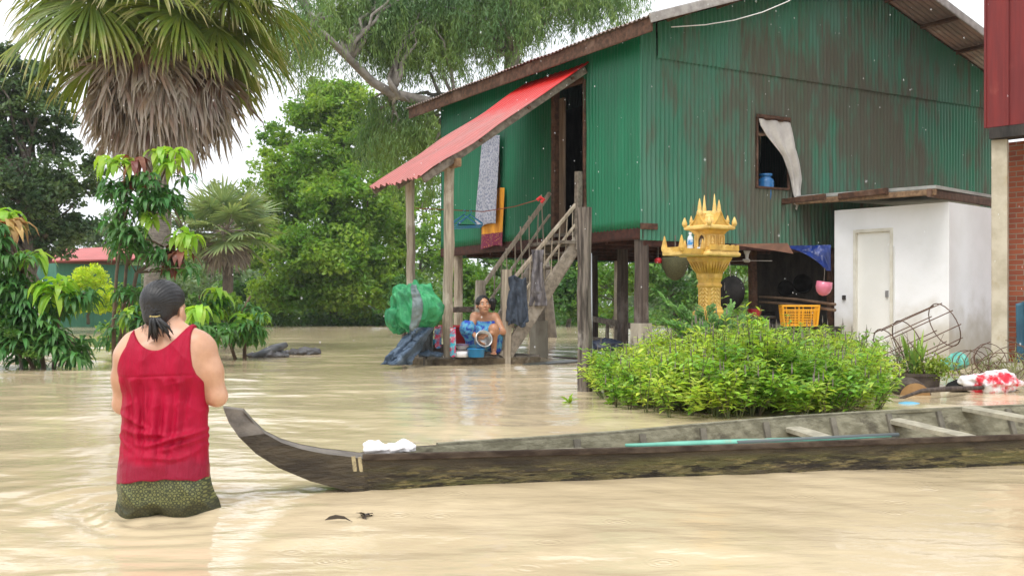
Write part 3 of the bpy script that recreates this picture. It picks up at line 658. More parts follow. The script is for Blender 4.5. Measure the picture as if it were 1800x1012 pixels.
def limb(mb, a, b, r0, r1, sag=0.0, n=6, wob=.04):
    a = Vector(a); b = Vector(b); L = (b-a).length; pts = []; rs = []
    for i in range(n+1):
        t = i/n; p = a.lerp(b, t)+Vector((random.uniform(-1, 1), random.uniform(-1, 1), random.uniform(-.5, .5)))*L*wob*(0 < i < n)
        p.z -= sag*L*math.sin(math.pi*t); pts.append(p); rs.append(r0+(r1-r0)*t)
    mb.tube(pts, rs, 7); return pts[-1]
def crown_tree(name, base, lobes, nclump, per, lsize, m_leaf, label, cat='tree', group=None, trunk_r=.2, bark=None, clump_r=.5, asp=.5, limbs=22, hollow=.55, trunk=True, zflat=.6, top=None):
    """lobes: (centre Vector, (rx, ry, rz)); clumps sit in the outer part of each lobe"""
    bark = bark or M_bark; base = Vector(base); t = thing(name, base, label, cat, group)
    vol = np.array([r[0]*r[1]*r[2] for _, r in lobes])**.75; vol /= vol.sum(); cs = []; cr = []
    for (c, r), f in zip(lobes, vol):
        k = max(2, int(nclump*f)); d = rdir(k, .1); q = hollow+(1-hollow)*rng.random(k)**.7
        p = np.array(c)+d*np.array(r)*q[:, None]; cs.append(p); cr.append(np.full(k, clump_r))
    cs = np.concatenate(cs); cs = cs[cs[:, 2] > .12]; nC = len(cs)
    cc = clump_r*rng.uniform(.45, 1.25, nC)
    n = (per*rng.uniform(.4, 1.3, nC)).astype(int)
    cid = np.repeat(np.arange(nC), n); N = len(cid)
    off = rng.normal(size=(N, 3)); off = off/ln(off)[:, None]*(rng.random(N)**.45)[:, None]; off[:, 2] *= zflat
    p = cs[cid]+off*cc[cid][:, None]; p[:, 2] -= np.abs(off[:, 0]*off[:, 1])*cc[cid]*.5
    p = p[p[:, 2] > .04]; N = len(p)
    nr = rdir(N, .9); v, f = quad_leaves(p, nr, lsize*rng.uniform(.6, 1.35, N), asp)
    mesh_obj('crown', v, f, m_leaf, t)
    if trunk:
        mb = MB(); tp = Vector(top) if top is not None else Vector(np.mean([np.array(c) for c, _ in lobes], 0)); tp0 = base.lerp(tp, .55)
        limb(mb, base-UZ*.5, tp0, trunk_r, trunk_r*.7); limb(mb, tp0, tp, trunk_r*.7, trunk_r*.35)
        for i in rng.choice(nC, min(limbs, nC), replace=False):
            fr = random.uniform(.35, .95); s = base.lerp(tp, fr); limb(mb, s, cs[i], trunk_r*.32*(1.2-fr*.5), trunk_r*.06, sag=-.05, wob=.05)
        mb.build('trunk', bark, t, smooth=True)
    return t
def L_(px, py, d, rx, ry, rz=None):     # lobe from photo pixels: radii in pixels
    s = d/FPX; return (P(px, py, d), (rx*s, (rz or rx)*s*.8, ry*s))

# dense tree in the middle, across the flood
d = 50
crown_tree('broadleaf_tree', P(585, 560, d)*1, [L_(600, 185, d, 55, 45), L_(545, 210, d+1, 45, 35), L_(625, 260, d, 80, 50), L_(530, 290, d-1, 80, 50), L_(500, 350, d, 75, 45), L_(610, 350, d-2, 90, 55),
    L_(480, 430, d-1, 72, 48), L_(570, 440, d-3, 95, 55), L_(660, 430, d-1, 70, 60), L_(690, 340, d+1, 50, 55), L_(530, 510, d-2, 85, 45), L_(640, 510, d-2, 85, 45), L_(700, 500, d, 45, 45), L_(480, 240, d+1, 28, 22), L_(560, 160, d+1, 30, 22)],
    900, 140, .115, M_lf_mid, 'large rounded mid green tree across the flood left of the red awning', trunk_r=.35, clump_r=.72, limbs=40, hollow=.35)
# big dark tree, left edge
d = 33
crown_tree('dark_tree', P(60, 575, d)-UZ*.0, [L_(20, 130, d, 70, 50), L_(60, 190, d, 75, 40), L_(10, 250, d, 70, 60), L_(105, 250, d+1, 42, 30), L_(60, 330, d-1, 85, 50), L_(130, 320, d, 55, 38), L_(20, 410, d, 75, 50), L_(110, 400, d, 62, 45), L_(-60, 200, d, 90, 120), L_(-60, 380, d, 90, 90), L_(160, 290, d+1, 26, 20)],
    520, 120, .085, M_lf_dark, 'tall dark green tree with sky gaps at the left edge behind the mango shrubs', trunk_r=.3, clump_r=.42, limbs=60, hollow=.25)
# eucalypt-like weeping tree behind the house with a long bare limb
def weeping_tree():
    d = 27; base = P(960, 590, d+3); base.z = 0
    t = thing('weeping_tree', base, 'tall weeping narrow-leaved tree rising behind the green house roof', 'tree'); mb = MB()
    k0 = P(905, 250, d+2); k1 = P(800, 190, d+1); k2 = P(690, 165, d); k3 = P(615, 105, d-.5); k4 = P(552, 45, d-1); k5 = P(515, -50, d-1)
    mb.tube([base-UZ, P(940, 420, d+3), k0, P(900, 100, d+2), P(890, -60, d+2), P(870, -200, d+2)], [.42, .36, .30, .22, .16, .08], 9)
    mb.tube([k0, k1, k2, P(655, 145, d), k3, P(580, 70, d-.8), k4, k5, P(490, -120, d-1)], [.18, .15, .13, .115, .10, .085, .075, .055, .03], 9)
    mb.tube([P(700, 168, d), P(688, 150, d-.2), P(683, 138, d-.2)], [.09, .07, .05], 6)
    tips = []
    starts = [k1, k2, k3, k4, k0, P(900, 100, d+2), P(890, -60, d+2), k5]
    regs = [(480, 560, -20, 120, 60, d-1), (560, 700, -40, 60, 190, d+.8), (640, 800, -40, 100, 330, d+1.6), (760, 960, -70, 60, 330, d+1.8), (930, 1110, -70, 10, 190, d+2.2), (650, 760, 165, 250, 150, d+1.4), (800, 900, 0, 120, 40, d+2.4), (465, 530, 20, 90, 16, d-1.2), (690, 790, 230, 330, 35, d+1.6)]
    for x0, x1, y0, y1, n, dd in regs:
        for i in range(n): tips.append(P(random.uniform(x0, x1), random.uniform(y0, y1), dd+random.uniform(-1.3, 1.3)))
    for i, p in enumerate(tips):
        if i % 9 == 0:
            s = min(starts, key=lambda q: (q-p).length); limb(mb, s, p, .06, .015, sag=-.12, wob=.07)
    mb.build('trunk', M_bark_pale, t, smooth=True)
    B = []; D = []
    for p in tips:
        for s in range(random.randint(3, 5)):
            L = random.uniform(.3, 1.15); n = int(L/.035); out = Vector((random.uniform(-1, 1), random.uniform(-1, 1), random.uniform(-.1, .5)))*.62
            a = np.linspace(0, 1, n)[:, None]; q = np.array(p)+np.array(out)*np.sqrt(a)*1.1+np.array([0, 0, -L])*a**1.3+rng.normal(0, .035, (n, 3)); B.append(q)
            dd = rng.normal(0, .45, (n, 3)); dd[:, 2] -= 1; D.append(dd)
    B = np.concatenate(B); D = np.concatenate(D)
    v, f = leaf_mesh(B, D, rng.uniform(.13, .22, len(B)), .026, .3, 1, flat=1.5)
    mesh_obj('crown', v, f, M_lf_euc, t)
weeping_tree()

# misty trees and thickets beyond, each its own thing
far = [
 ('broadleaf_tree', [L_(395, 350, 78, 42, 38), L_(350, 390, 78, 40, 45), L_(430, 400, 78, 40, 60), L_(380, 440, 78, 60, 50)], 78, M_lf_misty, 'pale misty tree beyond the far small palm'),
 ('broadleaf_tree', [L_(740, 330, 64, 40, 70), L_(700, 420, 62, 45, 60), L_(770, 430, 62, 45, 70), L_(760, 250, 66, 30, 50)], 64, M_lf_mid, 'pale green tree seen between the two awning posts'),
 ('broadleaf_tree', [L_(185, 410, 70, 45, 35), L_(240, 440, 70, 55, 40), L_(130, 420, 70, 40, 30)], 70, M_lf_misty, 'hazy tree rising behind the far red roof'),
 ('shrub', [L_(830, 510, 52, 60, 48), L_(790, 460, 53, 28, 40)], 52, M_lf_mid, 'bright leafy shrub behind the washing woman'),
 ('shrub', [L_(915, 500, 50, 55, 55), L_(900, 460, 52, 50, 30)], 50, M_lf_bush, 'dark shrub seen through the stair railings'),
 ('shrub', [L_(1000, 515, 46, 45, 42), L_(1000, 460, 47, 45, 30)], 46, M_lf_bush, 'deep green drooping shrub between stairs and lone post'),
 ('shrub', [L_(1070, 500, 44, 50, 60), L_(1130, 470, 44, 50, 40)], 44, M_lf_mid, 'leafy shrub behind the house corner stilt'),
 ('shrub', [L_(1190, 500, 42, 70, 70), L_(1160, 450, 43, 40, 30)], 42, M_lf_bush, 'tall olive green thicket left of the golden shrine'),
 ('shrub', [L_(1300, 490, 42, 65, 75)], 42, M_lf_mid, 'bright green thicket right of the golden shrine'),
 ('shrub', [L_(720, 520, 47, 40, 32), L_(760, 540, 46, 40, 22)], 47, M_lf_bush, 'low dark bush behind the green tarpaulin heap'),
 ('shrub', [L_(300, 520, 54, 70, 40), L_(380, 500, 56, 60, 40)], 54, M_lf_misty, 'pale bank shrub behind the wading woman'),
 ('shrub', [L_(430, 520, 50, 60, 36), L_(370, 540, 49, 45, 24)], 50, M_lf_bush, 'bank shrub at the foot of the far small palm'),
 ('shrub', [L_(100, 540, 46, 70, 34), L_(30, 520, 45, 70, 50)], 46, M_lf_bush, 'dark bank shrub at the left under the big dark tree'),
 ('shrub', [L_(215, 530, 44, 55, 26)], 44, M_lf_mid, 'low hedge bush in front of the far green walls'),
]
for nm, lob, d, m_, lab in far:
    b = Vector(lob[0][0]); b.z = .2 if d > 50 else 0
    crown_tree(nm, b, lob, int(36*len(lob)), 95, .125 if d > 45 else .105, m_, lab, 'tree' if 'tree' in nm else 'shrub', 'shrubs and trees along the far bank', trunk_r=.12, clump_r=.62 if d > 45 else .55, limbs=10, hollow=.3)
# the yellow-green clipped bush
crown_tree('golden_bush', P(155, 545, 38), [L_(156, 488, 38, 28, 26), L_(150, 518, 38, 42, 28), L_(120, 530, 38, 30, 20), L_(190, 528, 38, 35, 22)], 90, 110, .06, leafmat('leaf_gold', (.45, .60, .03), (.60, .70, .06), trans=.4), 'bright yellow-green rounded bush in front of the far green house', 'bush', trunk_r=.06, clump_r=.28, limbs=6)

# far wood: one mass
def far_wood():
    P_ = []; 
    for i in range(1500):
        x = rng.uniform(-90, 110); y = rng.uniform(98, 118); h = 4.6+2.6*vnoise(np.array([x*.06, y*.03, 1.]))+1.2*vnoise(np.array([x*.3, y*.3, 5.]))
        z = rng.uniform(.2, max(h, 1)); k = 45; o = rng.normal(0, .75, (k, 3)); P_.append(np.array([x, y, z])+o)
    p = np.concatenate(P_); p = p[p[:, 2] > 0]; v, f = quad_leaves(p, rdir(len(p), .8), .36*rng.uniform(.6, 1.3, len(p)), .6)
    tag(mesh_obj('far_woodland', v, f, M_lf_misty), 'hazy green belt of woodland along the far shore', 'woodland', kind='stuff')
far_wood()

def bank_grass():
    P_ = []
    for i in range(1500):
        x = rng.uniform(-40, 34); y = rng.uniform(48.5, 55); h = .35+.5*rng.random()+.3*vnoise(np.array([x*.5, y*.3, 1.])); k = 40
        o = rng.normal(0, 1, (k, 3))*[.35, .3, 0]; o[:, 2] = rng.random(k)*max(h, .2); P_.append(np.array([x, y, .02])+o)
    p = np.concatenate(P_); v, f = quad_leaves(p, rdir(len(p), .6), .14*rng.uniform(.6, 1.3, len(p)), .4)
    tag(mesh_obj('bank_grass', v, f, M_lf_bush), 'low green growth along the edge of the far bank', 'undergrowth', kind='stuff')
bank_grass()

# far little house with red roof
def far_house():
    d = 44; c = P(195, 560, d); c.z = 0; t = thing('far_house', c, 'small far green-walled house with a faded red roof seen past the mango stems', 'house')
    a = P(95, 0, d); b = P(255, 0, d+3); a.z = b.z = 0; ax = (b-a).normalized(); ay = UZ.cross(ax)
    L = (b-a).length; z1 = H+(540-462)/FPX*d
    MB().box((a+b)/2+ay*1.6+UZ*(z1/2), (L*.93, 3.0, z1), ax).build('wall', mat('far_green_wall', (.055, .20, .135), (.045, .165, .11), scale=3, rough=.6, stretch=(4,4,.3)), t)
    r0 = H+(540-461)/FPX*d; r1 = H+(540-436)/FPX*d
    A = a-ay*.25-ax*.2; B = b-ay*.25+ax*.2
    MB().prism([A+UZ*r0, B+UZ*(r0+.25), B+ay*1.9-ax*.2+UZ*(r1+.25), A+ay*1.9+ax*1.1+UZ*r1], (0, 0, .06)).prism([A+ay*1.9+ax*1.1+UZ*r1, B+ay*1.9-ax*.2+UZ*(r1+.25), B+ay*3.7+UZ*r0, A+ay*3.7+UZ*r0], (0, 0, .06)).build('roof', mat('faded_red_roof', (.50, .12, .11), (.42, .10, .09), scale=2, rough=.5), t)
    if False: MB().prism([A+ax*-.5+UZ*(r0-.25), A+ax*.35+UZ*(r0-.15), A+ax*.3-ay*.5+UZ*(r0-.45), A-ax*.8-ay*.5+UZ*(r0-.5)], (0, 0, .05)).build('lean_to_roof', mat('grey_sheet', (.3, .3, .29), rough=.6), t)
far_house()

# ---------------------------------------------------------------- fan palms
def fan_leaf(center, axis, R_, nseg, droop, spread=R(300), w=.055, fold=.2, tipdroop=1.0, ragged=.12):
    """one palmate leaf: pleated blades radiating about axis (the petiole direction)"""
    ax = Vector(axis).normalized(); up = Vector((0, 0, 1)); s = ax.cross(up)
    if s.length < .1: s = ax.cross(Vector((1, 0, 0)))
    s.normalize(); nrm = s.cross(ax).normalized()
    roll = random.uniform(-.5, .5); s, nrm = s*math.cos(roll)+nrm*math.sin(roll), nrm*math.cos(roll)-s*math.sin(roll)
    A = np.linspace(-spread/2, spread/2, nseg)+rng.normal(0, .02, nseg)
    dirs = np.array([list(ax*math.cos(a)+s*math.sin(a)-nrm*.25*abs(math.sin(a))) for a in A])
    L = R_*(1-.22*np.abs(A/(spread/2)))*(1+rng.normal(0, ragged, nseg))
    n = 7; ts = np.linspace(0, 1, n); vs = np.empty((nseg, n, 3, 3)); p = np.tile(np.array(center), (nseg, 1))+dirs*.05; dd = dirs.copy()
    for k, t in enumerate(ts):
        sd = np.cross(dd, np.array(nrm)); sd /= np.maximum(ln(sd), 1e-3)[:, None]; nn = np.cross(sd, dd)
        prof = (.35+1.3*t if t < .5 else 1.0*(1-((t-.5)/.5)**2.2)+.02)
        hw = (w*.5*prof*np.ones(nseg))[:, None]
        vs[:, k, 0] = p-sd*hw; vs[:, k, 1] = p-nn*hw*.55; vs[:, k, 2] = p+sd*hw
        p = p+dd*(L/(n-1))[:, None]
        g = droop*(t**1.3)*tipdroop*(1+rng.normal(0, .25, nseg)); dd = dd+np.array([0, 0, -1.])*g[:, None]+rng.normal(0, .02, (nseg, 3)); dd /= ln(dd)[:, None]
    q = []
    for k in range(n-1): a = k*3; q += [(a, a+1, a+4, a+3), (a+1, a+2, a+5, a+4)]
    q = np.array(q); F = (np.arange(nseg)[:, None, None]*(n*3)+q[None]).reshape(-1, 4)
    return vs.reshape(-1, 3), F
def frond_mat(name, c1, c2, tip, r0, r1, trans=.3, island=.22):
    """green blades that are dry towards the tips (distance from the palm's centre plus noise)"""
    m = leafmat(name, c1, c2, scale=1.6, trans=trans, island=island, rough=.42)
    n = m.node_tree; hsn = [x for x in n.nodes if x.type == 'HUE_SAT'][0]; src = hsn.outputs[0]
    mx = n.nodes.new('ShaderNodeMixRGB'); mx.inputs[2].default_value = (*tip, 1)
    at = n.nodes.new('ShaderNodeAttribute'); at.attribute_name = 'tipness'
    nz = n.nodes.new('ShaderNodeTexNoise'); nz.inputs['Scale'].default_value = 3.5; tcn = n.nodes.new('ShaderNodeTexCoord'); n.links.new(tcn.outputs['Object'], nz.inputs[0])
    ad = n.nodes.new('ShaderNodeMath'); ad.operation = 'ADD'; n.links.new(at.outputs['Fac'], ad.inputs[0]); n.links.new(nz.outputs['Fac'], ad.inputs[1])
    mr = n.nodes.new('ShaderNodeMapRange'); mr.inputs[1].default_value = r0; mr.inputs[2].default_value = r1; n.links.new(ad.outputs[0], mr.inputs[0])
    outs = [l.to_socket for l in src.links]; n.links.new(mr.outputs[0], mx.inputs[0])
    for s_ in outs: n.links.new(mx.outputs[0], s_)
    n.links.new(src, mx.inputs[1]); return m
def add_tip(o, nseg_total, n=7):
    a = o.data.attributes.new('tipness', 'FLOAT', 'POINT'); t = np.tile(np.repeat(np.linspace(0, 1, n), 3), nseg_total).astype(np.float32); a.data.foreach_set('value', t)
def fan_palm():
    d = 20; base = P(276, 600, d); base.z = 0; c = P(278, 5, d)
    t = thing('fan_palm', base, 'tall fan palm with a shaggy brown skirt of dead leaves at the upper left', 'palm')
    mb = MB(); n = 26; pts = [(base-UZ*.8).lerp(c, i/n) for i in range(n+1)]
    for i, p in enumerate(pts): p.x += .05*math.sin(i*.7); p.y += .04*math.cos(i)
    rs = [.215-.03*(i/n)+(.012 if i % 2 else 0) for i in range(n+1)]; mb.tube(pts, rs, 14).build('trunk', mat('palm_bark', (.30, .26, .22), (.19, .165, .14), scale=6, rough=.9, bump=.8, bscale=10, stretch=(1,1,5), bdist=.03), t, smooth=True)
    Mg = frond_mat('palm_green', (.125, .195, .03), (.21, .27, .045), (.42, .35, .19), 1.18, 1.65)
    Md = frond_mat('palm_dead', (.16, .085, .05), (.30, .20, .13), (.50, .45, .40), .95, 1.6, trans=.12, island=.4)
    def layer(cnt, e0, e1, pet, Rr, m, name, droop, nseg, az0=0, z0=0, w=.06):
        for i in range(cnt):
            az = az0+i*2.399963; el = e0+(e1-e0)*((i+.5)/cnt)+random.uniform(-.1, .1)
            dv = Vector((math.cos(az)*math.cos(el), math.sin(az)*math.cos(el), math.sin(el))); L = pet*random.uniform(.85, 1.12)
            s = c+UZ*(z0+random.uniform(-.1, .1))+Vector((dv.x, dv.y, 0))*.1
            mid = s+dv*L*.55+UZ*.05; e = s+dv*L-UZ*(.10*L)
            pd = (e-mid).normalized()
            v, f = fan_leaf(e, (pd-UZ*.35*max(0, math.cos(el))).normalized(), Rr*random.uniform(.88, 1.1), nseg, droop, w=w)
            o = mesh_obj(name, v, f, m, t); 
            if m is Mg: add_tip(o, nseg)
            mb = MB(); mb.tube([s, mid, e, e+pd*Rr*.35], [.035, .022, .018, .006], 5); mb.build('petiole', petm if m is Mg else petd, o)
    petm = mat('petiole_green', (.24, .27, .06), rough=.5); petd = mat('petiole_dead', (.19, .12, .07), rough=.8)
    layer(34, 1.0, -.28, 1.75, 1.42, Mg, 'frond', .72, 62, w=.056)
    layer(9, -.30, -.50, 1.5, 1.25, Mg, 'frond', .8, 54, az0=1, z0=-.1)
    # dead skirt: leaves hanging down along the trunk
    for i in range(96):
        az = i*2.399963; q = (i+.5)/96; z = c.z-.95-q*.95; rad = (.98-.62*q)*random.uniform(.55, 1.12)
        dv = Vector((math.cos(az), math.sin(az), 0)); s = Vector((c.x, c.y, z+.5))+dv*.2
        e = s+dv*rad-UZ*(.42+.1*random.random())
        v, f = fan_leaf(e, (-UZ*1.0+dv*(.40-.28*q)).normalized(), random.uniform(1.05, 1.4)*(1-.12*q), 42, .5, spread=R(random.uniform(70, 170)), w=.062, ragged=.28)
        v = v+(vnoise(v*4)[:, None]*np.array([dv.x, dv.y, 0])*.08)
        o = mesh_obj('dead_frond', v, f, Md, t); add_tip(o, 42); MB().tube([s, s.lerp(e, .5)+UZ*.08, e], [.03, .022, .015], 5).build('petiole', petd, o)
fan_palm()
def small_palm():
    d = 43; base = P(395, 560, d); base.z = 0; c = P(398, 405, d); t = thing('fan_palm', base, 'small misty far palm between the mango tree and the rounded tree', 'palm')
    MB().tube([base-UZ, base.lerp(c, .5)+V(.1, 0, 0), c], [.25, .22, .2], 9).build('trunk', M_bark, t, smooth=True)
    Mg = frond_mat('far_palm_haze_green', (.17, .25, .11), (.24, .32, .14), (.3, .28, .16), 1.2, 1.7); Md = mat('far_palm_dead', (.26, .21, .16), (.17, .14, .11), scale=1, rough=.9, island=.3)  # distance haze is mixed into the paler frond colours
    parts = []
    for i in range(26):
        az = i*2.4; el = 1.1-1.7*(i/26); dv = Vector((math.cos(az)*math.cos(el), math.sin(az)*math.cos(el), math.sin(el))); e = c+dv*1.25
        v, f = fan_leaf(e, dv, 1.2, 34, .2, w=.09); o = mesh_obj('frond', v, f, Mg, t); add_tip(o, 34); MB().tube([c, e], [.03, .02], 4).build('petiole', Md, o)
    for i in range(8):
        az = i*2.4; dv = Vector((math.cos(az), math.sin(az), 0)); e = c+dv*.55-UZ*(.4+.06*i)
        v, f = fan_leaf(e, (-UZ+dv*.4).normalized(), 1.1, 26, .4, spread=R(170), w=.09); o = mesh_obj('dead_frond', v, f, Md, t)
small_palm()

# ---------------------------------------------------------------- mango saplings
M_mg = leafmat('mango_green', (.05, .16, .04), (.10, .24, .06), scale=1.5, trans=.34, rough=.45)
M_mlime = leafmat('mango_flush', (.26, .48, .05), (.36, .56, .07), scale=3, trans=.45, rough=.35)
M_mbr = leafmat('mango_bronze', (.20, .07, .05), (.28, .12, .07), scale=3, trans=.3, rough=.4, tcol=(1.4, .8, .6))
M_mtan = leafmat('mango_tan', (.42, .26, .10), (.5, .34, .13), scale=3, trans=.3, tcol=(1.3, .9, .6))
M_stem = mat('mango_stem', (.20, .13, .08), (.12, .08, .055), scale=8, rough=.8)
def whorls(centers, n, L, W, droop, upb=.35):
    B = []; D = []
    for c, k, sc in centers:
        m = int(n*k); a = rng.uniform(0, 2*math.pi, m); e = rng.uniform(-.3, .75, m)+upb*0
        dd = np.stack([np.cos(a)*np.cos(e), np.sin(a)*np.cos(e), np.sin(e)], 1); B.append(np.array(c)+dd*.02+rng.normal(0, .025, (m, 3))); D.append(dd)
    B = np.concatenate(B); D = np.concatenate(D); N = len(B)
    return leaf_mesh(B, D, L*rng.uniform(.7, 1.2, N), W*rng.uniform(.8, 1.15, N), droop*rng.uniform(.7, 1.3, N), 3, flat=.25)
def mango(base, label, stems, whorl_pts, lime, bronze, tan=(), L=.25, dark_extra=()):
    t = thing('mango_tree', base, label, 'mango tree', 'young mango trees standing in the flood'); mb = MB(); base = Vector(base)
    for st_ in stems: mb.tube([base-UZ*.5]+[Vector(q) for q in st_], [.035]+[.03-.02*i/len(st_) for i in range(len(st_))], 6)
    pts = [Vector(w) for w in whorl_pts]; allst = [Vector(q) for s_ in stems for q in s_]
    for p in list(pts)+[Vector(q) for q in list(lime)+list(bronze)+list(tan)]:
        s = min(allst, key=lambda q: (q-p).length+max(0, (q.z-p.z))*2); mb.tube([s, s.lerp(p, .5)+UZ*.03, p], [.010, .008, .006], 5)
    mb.build('stem', M_stem, t, smooth=True)
    v, f = whorls([(p, random.uniform(.7, 1.3), 1) for p in pts], 17, L*1.12, L*.24, 2.0); mesh_obj('leaves', v, f, M_mg, t, smooth=True)
    for pl, m, nm in ((lime, M_mlime, 'lime_leaves'), (bronze, M_mbr, 'bronze_leaves'), (tan, M_mtan, 'tan_leaves')):
        if len(pl): v, f = whorls([(p, 1, 1) for p in pl], 15, L*1.6, L*.44, 2.7); mesh_obj(nm, v, f, m, t, smooth=True)
def scat(regs, d, n):
    o = []; tot = sum((r[1]-r[0])*(r[3]-r[2]) for r in regs)
    for x0, x1, y0, y1 in regs:
        for i in range(max(1, int(n*(x1-x0)*(y1-y0)/tot))): o.append(P(random.uniform(x0, x1), random.uniform(y0, y1), d+random.uniform(-.5, .5)))
    return o
d = 16.3
b0 = P(200, 632, d); b0.z = 0
mango(b0, 'tallest young mango tree with lime and bronze shoots in front of the palm trunk',
      [[P(200, 560, d), P(205, 480, d), P(215, 400, d), P(225, 310, d)], [P(215, 560, d+.2), P(222, 470, d+.2), P(250, 390, d+.2), P(290, 300, d+.2), P(295, 270, d)], [P(240, 480, d), P(300, 440, d-.1), P(330, 420, d-.1)]],
      scat([(185, 330, 310, 370), (190, 260, 360, 440), (200, 290, 420, 455), (255, 330, 330, 380), (200, 250, 480, 530), (185, 225, 560, 610), (280, 340, 440, 480)], d, 82),
      [P(195, 285, d), P(212, 290, d-.2), P(285, 272, d), P(310, 268, d+.1), P(300, 290, d-.1), P(265, 385, d-.2), P(335, 415, d-.2), P(320, 425, d)], [P(235, 285, d-.2), P(316, 445, d-.2), P(310, 460, d), P(238, 320, d+.1)])
b1 = P(90, 640, 14.8); b1.z = 0; d = 14.6
mango(b1, 'bushy dark mango shrub with a tan shoot at the left edge',
      [[P(60, 560, d), P(40, 480, d), P(10, 400, d)], [P(100, 580, d), P(110, 530, d)], [P(30, 590, d), P(-30, 500, d)]],
      scat([(-40, 60, 450, 620), (40, 110, 530, 610), (90, 170, 510, 545), (-60, 10, 400, 480), (0, 150, 590, 635)], d, 128),
      [P(-5, 372, d), P(12, 380, d), P(90, 505, d-.3), P(105, 500, d-.3), P(95, 520, d-.3), P(55, 455, d)], [], [P(22, 400, d-.2), P(12, 395, d-.2)])
d = 17.2; b2 = P(430, 622, 17.8); b2.z = 0
mango(b2, 'low young mango with bright leaves right of the wading woman',
      [[P(430, 590, d), P(425, 550, d), P(440, 520, d)], [P(400, 590, d), P(360, 560, d), P(350, 520, d)]],
      scat([(340, 460, 560, 600), (350, 400, 510, 560), (415, 460, 530, 600)], d, 42), [P(380, 515, d), P(350, 548, d), P(375, 545, d), P(450, 560, d-.1), P(435, 560, d-.1)], [], L=.24)
d = 15.2; b3 = P(290, 636, 15.8); b3.z = 0
mango(b3, 'small mango seedling right behind the wading woman', [[P(285, 600, d), P(275, 560, d)], [P(250, 590, d), P(240, 560, d)], [P(345, 590, d), P(350, 560, d)]],
      scat([(225, 260, 540, 600), (330, 400, 555, 600)], d, 22), [P(350, 545, d), P(240, 550, d)], [], L=.25)
# leafy shrub at the far left foot
crown_tree('shrub', flat(40, 14.3, 0), [L_(30, 590, 14.2, 45, 34), L_(60, 610, 14.2, 22, 18), L_(-30, 560, 14.4, 60, 60), L_(20, 530, 14.6, 50, 50)], 120, 85, .035, M_lf_bush, 'dense small-leaved shrub in the water at the left edge', 'shrub', trunk_r=.03, clump_r=.16, limbs=18, hollow=.3)
crown_tree('shrub', flat(205, 18.5, 0), [L_(205, 590, 18, 22, 30), L_(245, 560, 18.4, 22, 26), L_(330, 590, 18.5, 26, 22), L_(440, 575, 19, 30, 30), L_(400, 540, 19.2, 28, 26)], 90, 70, .045, M_lf_mid, 'loose bright shrub between the mango stems', 'shrub', trunk_r=.03, clump_r=.2, limbs=16, hollow=.2)

